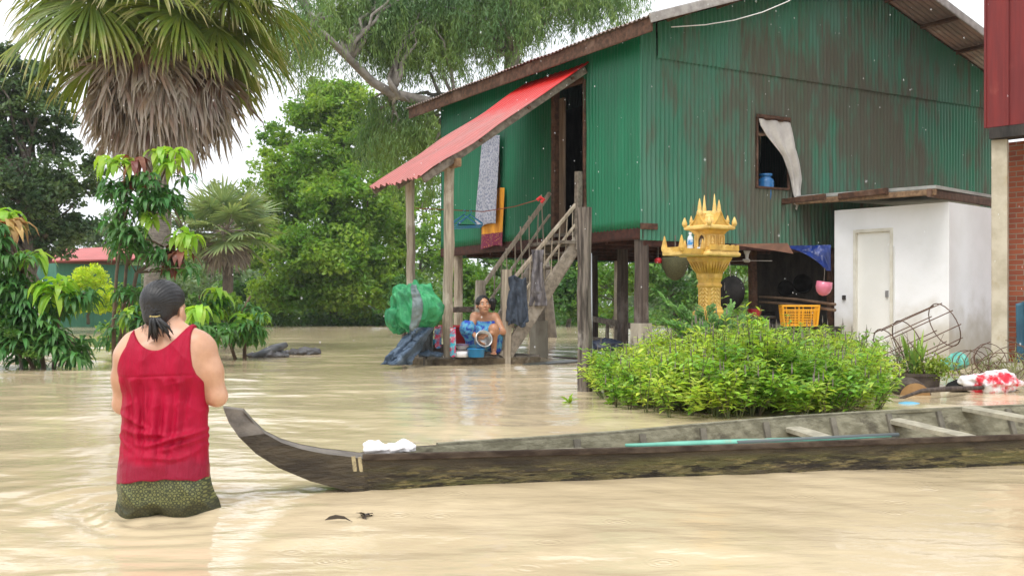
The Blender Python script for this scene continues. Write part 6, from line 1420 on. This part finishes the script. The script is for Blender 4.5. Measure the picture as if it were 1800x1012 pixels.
# ================================================================ PEOPLE
def skinmat(name, c1, c2, wet=.38):
    m = mat(name, c1, c2, scale=7, rough=wet, bump=.06, bscale=120, bdist=.002); b = m.node_tree.nodes['Principled BSDF']
    b.inputs['Subsurface Weight'].default_value = .12; b.inputs['Subsurface Radius'].default_value = (.02, .008, .004); b.inputs['Subsurface Scale'].default_value = .5
    return m
def hairmat(name):
    m = mat(name, (.007, .0065, .007), (.017, .016, .017), scale=26, rough=.42, bump=.8, bscale=70, stretch=(1, 1, .12), bdist=.004); return m
M_lip = mat('lips', (.36, .13, .10), rough=.45); M_eye = mat('eye_white', (.7, .66, .6), rough=.2); M_iris = mat('iris', (.02, .012, .01), rough=.15)
def frame(yaw, pitch, roll=0):
    """columns: right, forward(face), up"""
    return np.array((Matrix.Rotation(yaw, 3, 'Z') @ Matrix.Rotation(pitch, 3, 'X') @ Matrix.Rotation(roll, 3, 'Y')))
def head_sdf(p, c, h, M):
    q = ((p-np.array(c)) @ M)/h
    d = ell(q, (0, -.07, .14), (.335, .41, .355)); d = smin(d, ell(q, (0, .10, -.10), (.275, .27, .36)), .10)
    d = smin(d, ell(q, (0, .18, -.35), (.15, .16, .13)), .10)
    for s in (-1, 1):
        d = smin(d, ell(q, (s*.17, .22, -.12), (.10, .12, .09)), .06)
        d = smax(d, -ell(q, (s*.13, .405, .015), (.085, .07, .05)), .05)
        d = smin(d, ell(q, (s*.355, -.03, -.06), (.035, .075, .115)), .03)
        d = smin(d, ell(q, (s*.045, .40, -.135), (.035, .045, .03)), .03)
    d = smin(d, cap(q, (0, .34, .04), (0, .425, -.12), .035, .05), .05)
    d = smin(d, ell(q, (0, .36, -.245), (.10, .06, .022)), .02); d = smin(d, ell(q, (0, .35, -.285), (.08, .06, .022)), .02)
    d = smin(d, ell(q, (0, .30, .09), (.22, .08, .035)), .07)
    return d*h
def hp(c, h, M, q): return np.array(c)+M @ (np.array(q)*h)
def hand_sdf(p, w, f, n, s, side, curl=.9):
    """w wrist, f finger direction, n palm normal, side +1/-1 picks the thumb side"""
    f = Vector(f).normalized(); n = Vector(n); n = (n-f*n.dot(f)).normalized(); sd = f.cross(n)*side
    P0 = Vector(w); k = P0+f*.085*s
    d = cap(p, (P0+f*.01)[:], (k-f*.02+sd*.018*s)[:], .020*s, .024*s); d = smin(d, cap(p, (P0+f*.02)[:], (k-f*.02-sd*.022*s)[:], .018*s, .022*s), .012*s)
    for i, (o, L) in enumerate(((.032, .072), (.011, .080), (-.011, .075), (-.031, .060))):
        b = k+sd*o*s; ang = curl*(.75+.08*i); a = b; th = ang*.45
        for j, fr in enumerate((.45, .32, .25)):
            e = a+(f*math.cos(th)+n*math.sin(th))*L*fr*s*1.05; r = (.0098-.0012*j)*s; dj = cap(p, a[:], e[:], r, r*.9); d = smin(d, dj, .004*s); a = e; th += ang*.55
    b = P0+f*.03*s+sd*.028*s; e1 = b+(sd*.8+f*.45+n*.3).normalized()*.034*s; e2 = e1+(f*.75+sd*.1+n*.55).normalized()*.028*s; e3 = e2+(f*.7-sd*.15+n*.6).normalized()*.022*s
    for a, e, r in ((b, e1, .013), (e1, e2, .0105), (e2, e3, .009)): d = smin(d, cap(p, a[:], e[:], r*s, r*.92*s), .005*s)
    return d
def smooth_obj(o, it=4):
    s = o.modifiers.new('s', 'CORRECTIVE_SMOOTH') if False else o.modifiers.new('s', 'SMOOTH'); s.factor = .5; s.iterations = it
def surf_obj(name, fn, lo, hi, h, m, parent=None, origin=None, it=3, off=(0, 0, 0)):
    v, f = surf(fn, lo, hi, h); o = mesh_obj(name, v+np.array(off), f, m, parent, True, origin); smooth_obj(o, it); return o

# ---- woman wading, seen from behind (x right, y away from the camera)
O1 = np.array([-1.461, 4.43, 0.0])
def torso1(p):
    d = ell(p, (.0, .01, .565), (.160, .105, .20)); d = smin(d, ell(p, (-.002, .015, .36), (.158, .108, .17)), .10)
    d = smin(d, ell(p, (.0, .0, .155), (.168, .125, .16)), .10)
    for s in (-1, 1): d = smin(d, ell(p, (s*.07+.005, -.045, .09), (.09, .085, .11)), .05); d = smin(d, ell(p, (s*.085, -.045, .60), (.075, .06, .10)), .05)
    d = smin(d, cap(p, (-.132, .0, .664), (.136, .0, .688), .053, .055), .07)
    return d
Ra, Re, Rw = (.163, .005, .668), (.213, .02, .475), (.07, .20, .515)
La, Le, Lw = (-.160, .0, .640), (-.190, .04, .44), (-.03, .225, .50)
def body1(p):
    d = torso1(p)
    d = smin(d, cap(p, (.002, .015, .69), (.0, .035, .78), .053, .047), .05)
    for s in (-1, 1): d = smin(d, cap(p, (s*.02, .01, .775), (s*.13, .005, .705), .030, .040), .05)
    d = smin(d, head_sdf(p, H1c, .235, H1M), .02)
    for a, e, w, sd in ((Ra, Re, Rw, 1), (La, Le, Lw, -1)):
        m_ = (np.array(a)*.55+np.array(e)*.45); 
        arm = smin(cap(p, a, m_, .056, .052), cap(p, m_, e, .052, .041), .03); arm = smin(arm, cap(p, e, (np.array(e)*.6+np.array(w)*.4), .043, .042), .02); arm = smin(arm, cap(p, (np.array(e)*.6+np.array(w)*.4), w, .042, .026), .02)
        d = smin(d, arm, .035)
    d = smin(d, hand_sdf(p, Rw, (-.9, .25, .1), (0, -1, 0), .95, 1, .8), .012); d = smin(d, hand_sdf(p, Lw, (.85, .15, .15), (0, -1, 0), .95, -1, .8), .012)
    for hip, kn, an in (((-.080, 0, .08), (-.10, -.02, -.33), (-.12, .0, -.66)), ((.082, .0, .08), (.13, .06, -.33), (.15, .02, -.66))):
        d = smin(d, smin(cap(p, hip, kn, .084, .062), cap(p, kn, an, .058, .036), .03), .04); d = smin(d, ell(p, (an[0], an[1]+.06, an[2]-.03), (.04, .11, .03)), .03)
    return d
H1c = (-.012, .045, .838); H1M = frame(R(-15), R(-6), R(-3))       # face away from camera, turned a little to the right
Msk1 = skinmat('skin_light', (.62, .36, .235), (.50, .27, .165))
w1 = surf_obj('person', body1, (-.31, -.22, -.72), (.31, .36, 1.02), .0065, Msk1, origin=O1, off=O1)
tag(w1, 'woman in a red sleeveless top and patterned shorts wading thigh-deep, seen from behind', 'person')
def folds1(p):
    x, y, z = p[..., 0], p[..., 1], p[..., 2]; out = 0
    back = np.clip(-y*12, 0, 1)
    # gathers below the yoke
    g = np.clip((.565-z)/.02, 0, 1)*np.clip((z-.36)/.2, 0, 1)
    out = out+g*back*.006*np.sin(x*95+np.sin(z*20)*1.5)*np.clip(np.abs(np.sin(x*13+.7)), .25, 1)
    # long vertical furrows down the back
    for x0, w_, a_ in ((-.06, .014, .015), (.02, .016, .014), (.075, .015, .012), (-.11, .014, .011), (.115, .012, .009), (-.025, .010, .007)):
        out = out-a_*np.exp(-((x-x0-.25*(z-.45)*(x0*3))/w_)**2)*np.clip((.56-z)/.05, 0, 1)*np.clip((z-.20)/.12, 0, 1)*back
    out = out-.0025*np.exp(-((z-.567-.004*np.sin(x*9))/.0045)**2)*back*(np.abs(x) < .17)
    # slanting tension folds at the waist
    s1 = z-.29-.42*(x-.03)**2*4-.10*x
    for k, (z0, a_) in enumerate(((0, .014), (.030, .009), (.065, .007), (-.032, .010), (-.065, .006))):
        out = out+a_*np.exp(-((s1-z0-.012*np.sin(x*21+k*2))/.011)**2)*(.55+.45*np.sin(x*14+k*1.7))
    q = vnoise(np.stack([x*9+z*7, y*9, z*13-x*6], -1)); out = out+.004*(1-np.abs(q))**4+.0015*vnoise(np.stack([x*26+z*20, y*20, z*30-x*18], -1))
    return out
def top1(p):
    x, y, z = p[..., 0], p[..., 1], p[..., 2]
    t = ell(p, (.0, .01, .56), (.163, .112, .21)); t = smin(t, ell(p, (.0, .0, .34), (.162, .118, .18)), .12); t = smin(t, ell(p, (.0, -.005, .18), (.166, .128, .15)), .10)
    for s in (-1, 1): t = smin(t, ell(p, (s*.07+.004, -.045, .11), (.09, .09, .12)), .06); t = smin(t, ell(p, (s*.085, -.045, .60), (.078, .064, .10)), .05)
    t = smin(t, cap(p, (-.138, .0, .668), (.142, .0, .697), .058, .060), .07); t = smin(t, torso1(p), .01)
    t = smin(t, cap(p, (-.07, .01, .735), (-.135, .0, .70), .030, .030), .05); t = smin(t, cap(p, (.07, .01, .73), (.135, .0, .708), .026, .026), .05)
    d = t-.0075-folds1(p)*np.clip(2.2-np.abs(x)*9, .5, 1.7)-.006*np.clip((z-.24)*-8, 0, 1)
    # hem, neckline and armholes
    d = np.minimum(d, torso1(p)-.0035)
    hem = .130+.018*np.sin(x*9+1)+.006*vnoise(np.stack([x*20, y*20, 0*x], -1)); d = np.maximum(d, (hem-z))
    neck = .672+7*(x+.012)**2+np.where(y > .03, -.04, 0); d = smax(d, z-neck, .004)
    xr = np.interp(z, [.49, .53, .57, .61, .68, .74], [.225, .182, .155, .142, .132, .126]); xl = np.interp(z, [.49, .55, .62, .69, .8], [.235, .196, .168, .132, .12])
    d = smax(d, x-xr, .004); d = smax(d, -x-xl, .004)
    return d
M_top = mat('red_top', (.42, .002, .034), (.33, .002, .026), scale=5, rough=.6, bump=.8, bscale=10, stretch=(3.4, 1, .6), bdist=.02)
n = M_top.node_tree; b = n.nodes['Principled BSDF']; src = b.inputs['Base Color'].links[0].from_socket; b.inputs['Specular IOR Level'].default_value = .22
t_ = n.nodes.new('ShaderNodeTexCoord'); s_ = n.nodes.new('ShaderNodeSeparateXYZ'); n.links.new(t_.outputs['Object'], s_.inputs[0])
q_ = n.nodes.new('ShaderNodeTexNoise'); q_.inputs['Scale'].default_value = 9; n.links.new(t_.outputs['Object'], q_.inputs[0])
m_ = n.nodes.new('ShaderNodeMath'); m_.operation = 'MULTIPLY_ADD'; m_.inputs[1].default_value = .10; n.links.new(q_.outputs['Fac'], m_.inputs[0]); n.links.new(s_.outputs['Z'], m_.inputs[2])
r_ = n.nodes.new('ShaderNodeMapRange'); r_.inputs[1].default_value = .285; r_.inputs[2].default_value = .255; n.links.new(m_.outputs[0], r_.inputs[0])
x_ = n.nodes.new('ShaderNodeMixRGB'); x_.inputs[2].default_value = (.27, .008, .032, 1); n.links.new(src, x_.inputs[1]); n.links.new(r_.outputs[0], x_.inputs[0]); n.links.new(x_.outputs[0], b.inputs['Base Color'])
rr = n.nodes.new('ShaderNodeMapRange'); rr.inputs[3].default_value = .55; rr.inputs[4].default_value = .36; n.links.new(r_.outputs[0], rr.inputs[0]); n.links.new(rr.outputs[0], b.inputs['Roughness'])
surf_obj('tank_top', top1, (-.27, -.24, .05), (.27, .22, .84), .0040, M_top, w1, it=1, off=O1)
def shorts1(p):
    x, y, z = p[..., 0], p[..., 1], p[..., 2]
    d = ell(p, (.0, .0, .15), (.17, .128, .15))
    for s in (-1, 1): d = smin(d, ell(p, (s*.072+.004, -.05, .09), (.094, .09, .12)), .04)
    d = smin(d, cap(p, (-.088, .0, .08), (-.095, -.02, -.14), .092, .10), .02); d = smin(d, cap(p, (.098, .0, .08), (.13, .05, -.14), .092, .112), .03)
    d = d-.006-.010*(1-np.abs(vnoise(np.stack([x*12+z*9, y*12, z*9-x*5], -1))))**3-.003*vnoise(np.stack([x*30, y*30, z*18], -1)); return np.maximum(np.maximum(d, z-.20), -.14-z)
M_short = mat('patterned_shorts', (.045, .05, .022), rough=.55, bump=.1, bscale=60); n = M_short.node_tree; b = n.nodes['Principled BSDF']
t_ = n.nodes.new('ShaderNodeTexCoord'); sx_ = n.nodes.new('ShaderNodeSeparateXYZ'); n.links.new(t_.outputs['Object'], sx_.inputs[0]); cb_ = n.nodes.new('ShaderNodeCombineXYZ'); n.links.new(sx_.outputs['X'], cb_.inputs['X']); n.links.new(sx_.outputs['Z'], cb_.inputs['Y'])
def vor(scale, rnd, feat):
    q = n.nodes.new('ShaderNodeTexVoronoi'); q.inputs['Scale'].default_value = scale; q.inputs['Randomness'].default_value = rnd; q.feature = feat; n.links.new(cb_.outputs[0], q.inputs[0]); return q.outputs['Distance']
v1 = vor(60, .35, 'F1'); r1 = n.nodes.new('ShaderNodeValToRGB'); e = r1.color_ramp.elements; e[0].position = .10; e[0].color = (.045, .05, .02, 1); e[1].position = .16; e[1].color = (.20, .205, .07, 1)
e2 = e.new(.30); e2.color = (.20, .205, .07, 1); e3 = e.new(.36); e3.color = (.035, .042, .02, 1); e4 = e.new(.52); e4.color = (.035, .042, .02, 1); e5 = e.new(.60); e5.color = (.15, .16, .055, 1); n.links.new(v1, r1.inputs[0]); n.links.new(r1.outputs[0], b.inputs['Base Color'])
src = b.inputs['Base Color'].links[0].from_socket; wr = n.nodes.new('ShaderNodeMapRange'); wr.inputs[1].default_value = .03; wr.inputs[2].default_value = .055; wr.inputs[3].default_value = .75; wr.inputs[4].default_value = 0; n.links.new(sx_.outputs['Z'], wr.inputs[0])
wx = n.nodes.new('ShaderNodeMixRGB'); wx.inputs[2].default_value = (.03, .03, .015, 1); n.links.new(src, wx.inputs[1]); n.links.new(wr.outputs[0], wx.inputs[0]); n.links.new(wx.outputs[0], b.inputs['Base Color'])
surf_obj('shorts', shorts1, (-.29, -.24, -.15), (.33, .24, .23), .0055, M_short, w1, it=2, off=O1)
def hair1(p):
    q = ((p-np.array(H1c)) @ H1M)/.235
    d = ell(q, (0, -.085, .15), (.375, .455, .395)); d = smin(d, ell(q, (0, -.28, -.14), (.24, .20, .22)), .12)
    d = smax(d, q[..., 1]-(.02+.55*np.clip(q[..., 2]-.05, 0, 1)), .02)     # keep only what is behind the hairline
    low = -.22-.30*np.clip(-q[..., 1]-.05, 0, 1)*1.0; d = smax(d, (low-q[..., 2]), .03)
    d = smax(d, -ell(q, (.36, .02, -.07), (.09, .13, .14)), .02)
    d = d*.235; tc = hp(H1c, .235, H1M, (-.08, -.50, -.06))
    a = np.arctan2(q[..., 0], q[..., 2]+.06+0*q[..., 1]); d = d-.0022*np.sin(a*46)*np.clip(-q[..., 1]+.2, 0, 1)
    return d
Mh1 = hairmat('hair_black'); hr = surf_obj('hair', hair1, (-.16, -.14, .68), (.15, .20, 1.02), .0036, Mh1, w1, it=1, off=O1)
tc1 = hp(H1c, .235, H1M, (.12, -.50, -.15)); mb = MB()
for k in range(46):
    a = random.uniform(0, 6.28); r0 = random.uniform(0, .012); L = random.uniform(.06, .11); c0 = Vector(tc1+O1)+V(math.cos(a)*r0, -.002+math.sin(a)*r0*.6, 0)
    sp = V(math.cos(a)*random.uniform(.1, 1)*.009+random.choice((0, 0, 0, 0, 0, .05, .06))*random.random(), -.012+math.sin(a)*.01, 0)
    pts = [c0, c0+V(sp.x*.5, -.018, -L*.28), c0+V(sp.x*.8, -.016, -L*.6)+sp*.3, c0+V(sp.x*1.1+.01*math.sin(k), -.004, -L)+sp*.4]; mb.tube(pts, [.0055, .0075, .0055, .0012], 6)
mb.build('ponytail', Mh1, w1, smooth=True)
mb = MB(); ce = Vector(tc1+O1)+V(0, -.004, -.004); mb.tube([ce+V(math.cos(q)*.019, math.sin(q)*.014, .002*math.sin(q)) for q in np.linspace(0, 6.283, 17)], .0035, 6); mb.build('hair_tie', mat('yellow_band', (.50, .38, .12), rough=.6), w1, smooth=True)
mb = MB()
for k in range(34):      # loose strands at the nape and round the crown
    a = random.uniform(-1.9, 1.9); q0 = hp(H1c, .235, H1M, (math.sin(a)*.30, -.10-math.cos(a)*.34, random.uniform(-.32, -.18))); c0 = Vector(q0+O1)
    L = random.uniform(.02, .06); mb.tube([c0, c0+V(math.sin(a)*.006, -.008, -L*.5), c0+V(math.sin(a)*.012+random.uniform(-.008, .008), -.006, -L)], [.0011, .0009, .0004], 3)
for k in range(26):
    a = random.uniform(-2.6, 2.6); e_ = random.uniform(.2, 1.2); dq = np.array((math.sin(a)*math.cos(e_)*.375, -.085-math.cos(a)*math.cos(e_)*.455, .15+math.sin(e_)*.395)); c0 = Vector(hp(H1c, .235, H1M, dq)+O1); nd = Vector(H1M @ np.array((math.sin(a)*math.cos(e_), -math.cos(a)*math.cos(e_), math.sin(e_))))
    sd_ = nd.cross(UZ).normalized()*random.choice((-1, 1)); mb.tube([c0-nd*.003, c0+nd*.004+sd_*.014, c0+nd*.006+sd_*.03, c0+nd*.002+sd_*.045], [.0008, .0008, .0006, .0003], 3)
mb.build('loose_hair', Mh1, w1)
# small item in the crook of her left arm
ob = Vector((-1.675, 4.56, .445))
tag(MB().box(ob, (.06, .08, .07), V(.9, .3, .1), V(-.3, .9, 0), j=.004).build('orange_pouch', mat('orange_cloth', (.62, .17, .04), rough=.7), origin=ob, bevel=.006), 'small orange pouch held at the wading woman\'s left elbow', 'pouch')

# ---- woman squatting on the platform, facing the camera (built x right, y away)
D2 = 15.85; O2 = np.array([(850-900)/FPX*D2, D2, 0.0]); PX2 = FPX/D2
def L2(px, py, y=0.0):
    dd = D2+y; return np.array([(px-900)/FPX*dd-O2[0], y, H+(540-py)/FPX*dd])
H2c = L2(849.5, 536, -.10); h2 = .288; H2M = frame(R(180+16), R(8), R(4))
Sh = [L2(833.5, 556, -.02), L2(871, 557, .02)]; El = [L2(828, 580, -.12), L2(884.5, 583, -.10)]; Ha = [L2(837, 593, -.33), L2(862, 586, -.34)]
Kn = [L2(822, 577, -.20), L2(868, 578, -.26)]; Ft = [L2(836, 619, -.10), L2(868, 620, -.18)]; Hip = [L2(842, 600, .16), L2(866, 600, .16)]
def torso2(p):
    d = ell(p, L2(853, 574, .04), (.155, .12, .19)); d = smin(d, ell(p, L2(854, 598, .15), (.20, .17, .15)), .12)
    d = smin(d, cap(p, Sh[0]+[.02, 0, 0], Sh[1]-[.02, 0, 0], .068, .068), .07); return d
def body2(p):
    d = torso2(p); nb_ = L2(853, 558, .0); d = smin(d, cap(p, nb_, H2c+np.array([0, .03, -.07]), .062, .056), .05)
    d = smin(d, head_sdf(p, H2c, h2, H2M), .015)
    for i in (0, 1):
        d = smin(d, smin(cap(p, Sh[i], El[i], .062, .047), cap(p, El[i], Ha[i], .047, .029), .02), .03)
        d = smin(d, cap(p, Hip[i], Kn[i], .115, .080), .03); an = Ft[i]+np.array([0, .06, .05]); d = smin(d, cap(p, Kn[i], an, .070, .038), .025)
        d = smin(d, cap(p, an-[0, 0, .02], Ft[i]+[.0, -.05, -.0], .036, .030), .02)
        for k in range(5): d = smin(d, cap(p, Ft[i]+[(k-2)*.016, -.06, -.005], Ft[i]+[(k-2)*.019, -.105, -.012], .012, .010), .006)
    d = smin(d, hand_sdf(p, Ha[0], (.30, -.35, -.45), (1, .3, .2), 1.2, 1, .9), .01); d = smin(d, hand_sdf(p, Ha[1], (-.5, -.35, -.1), (-.3, .3, -1), 1.2, -1, 1.0), .01)
    return d
Msk2 = skinmat('skin_tan', (.52, .27, .155), (.44, .21, .115))
w2 = surf_obj('person', body2, (-.42, -.52, .11), (.44, .40, 1.10), .0075, Msk2, origin=O2, off=O2, it=2)
tag(w2, 'woman in a blue patterned wrap squatting on the platform and scrubbing a metal pot', 'person')
def wrap2(p):
    x, y, z = p[..., 0], p[..., 1], p[..., 2]; d = torso2(p)
    d = smin(d, cap(p, Hip[0], Kn[0], .13, .098), .04); d = smin(d, cap(p, Hip[1], Kn[1]*.72+Hip[1]*.28, .13, .10), .04)
    d = smin(d, cap(p, Kn[0], L2(832, 606, -.06), .09, .08), .05); d = smin(d, ell(p, L2(850, 598, -.02), (.17, .10, .15)), .08)
    d = smin(d, cap(p, L2(878, 596, .05), L2(876, 612, .05), .10, .09), .06)
    w = np.stack([x*14, y*14, z*14], -1); d = d-.010-.014*(1-np.abs(vnoise(w)))**2
    line = L2(853, 565)[2]+.10*np.abs(x-.02); d = smax(d, z-line, .01); return np.maximum(d, .14-z)
Mw = mat('blue_wrap', (.02, .07, .42), (.10, .36, .56), scale=13, rough=.7, contrast=(.44, .54), c3=(.42, .40, .34), s3=17, t3=.60)
surf_obj('wrap_skirt', wrap2, (-.42, -.42, .12), (.42, .42, .82), .009, Mw, w2, it=2, off=O2)
def hair2(p):
    q = ((p-H2c) @ H2M)/h2; d = ell(q, (0, -.08, .14), (.375, .45, .40))
    face = ell(q, (0, .34, -.13), (.27, .30, .47)); d = smax(d, -face, .02); d = smax(d, -.30-q[..., 2]+0*q[..., 0], .03)
    d = smax(d, -ell(q, (.36, .02, -.08), (.07, .12, .13)), .02); d = smax(d, -ell(q, (-.36, .02, -.08), (.07, .12, .13)), .02); d = d*h2
    return smin(d, cap(p, L2(866, 530, .06), L2(866, 541, .08), .058, .045), .02)-.002*np.sin(q[..., 0]*60)
surf_obj('hair', hair2, (-.22, -.34, .66), (.30, .24, 1.12), .006, hairmat('hair_dark'), w2, it=1, off=O2)
for s in (-1, 1):
    MB().lathe(hp(H2c, h2, H2M, (s*.13, .325, .015))+O2, [(.001, -.014), (.012, -.008), (.015, 0), (.012, .008), (.001, .014)], 10).build('eye', M_eye, w2, smooth=True)
    MB().lathe(hp(H2c, h2, H2M, (s*.13, .362, .012))+O2, [(.001, -.007), (.006, -.004), (.008, 0), (.006, .004), (.001, .007)], 8).build('iris', M_iris, w2, smooth=True)
    MB().tube([Vector(hp(H2c, h2, H2M, (s*.055, .385, .105))+O2), Vector(hp(H2c, h2, H2M, (s*.13, .38, .125))+O2), Vector(hp(H2c, h2, H2M, (s*.21, .32, .10))+O2)], [.003, .005, .002], 6).build('eyebrow', M_iris, w2, smooth=True)
MB().tube([Vector(hp(H2c, h2, H2M, (x, .415-abs(x)*.5, -.262))+O2) for x in (-.085, -.04, 0, .04, .085)], [.003, .007, .008, .007, .003], 6).build('lips', M_lip, w2, smooth=True)
pc2 = Vector(L2(849, 597, -.475)+O2)
tag(MB().lathe(pc2, [(.085, -.10), (.112, -.085), (.118, -.02), (.118, .05), (.130, .055), (.130, .062), (.112, .055), (.108, -.07), (.001, -.085)], 28, ax=V(.28, -.75, .30), cap=False).build('metal_pot', mat('aluminium', (.55, .55, .54), (.42, .42, .41), scale=12, rough=.33, metal=.85), origin=pc2, smooth=True), 'dented silver pot in the squatting woman\'s hands', 'pot')

# ================================================================ RAIN
def rain():
    N = 480; d = 1.6+11*rng.random(N)**1.1; px = rng.uniform(-100, 1900, N); py = rng.uniform(-100, 640, N)
    x = (px-900)/FPX*d; z = H+(540-py)/FPX*d; ok = z > .05; c = np.stack([x, d, z], 1)[ok]; n = len(c); r = rng.uniform(.0008, .0017, n)*np.clip(c[:, 1]/5, .6, 1.6); o = np.array([[1,0,0],[0,1,0],[-1,0,0],[0,-1,0],[0,0,3.2],[0,0,-2.2]], float)
    v = c[:, None]+o[None]*r[:, None, None]; f = np.array([(0,1,4),(1,2,4),(2,3,4),(3,0,4),(1,0,5),(2,1,5),(3,2,5),(0,3,5)]); F = (np.arange(n)[:, None, None]*6+f[None]).reshape(-1, 3)
    tag(mesh_obj('rain', v.reshape(-1, 3), F, mat('raindrop', (.85, .88, .9), rough=.1)), 'sparse falling raindrops in front of the house', 'rain', kind='stuff')
rain()

# ================================================================ RAIN HAZE
def haze():
    m = bpy.data.materials.new('haze_air'); m.use_nodes = True; n = m.node_tree; n.nodes.clear(); o = n.nodes.new('ShaderNodeOutputMaterial'); v = n.nodes.new('ShaderNodeVolumePrincipled')
    v.inputs['Color'].default_value = (.95, .97, 1, 1); v.inputs['Density'].default_value = .0005; n.links.new(v.outputs[0], o.inputs['Volume'])
    ob = MB().box((0, 40, 6.5), (260, 180, 16)).build('haze', m); tag(ob, 'thin even rain haze filling the air over the flood', 'haze', kind='stuff')
haze()
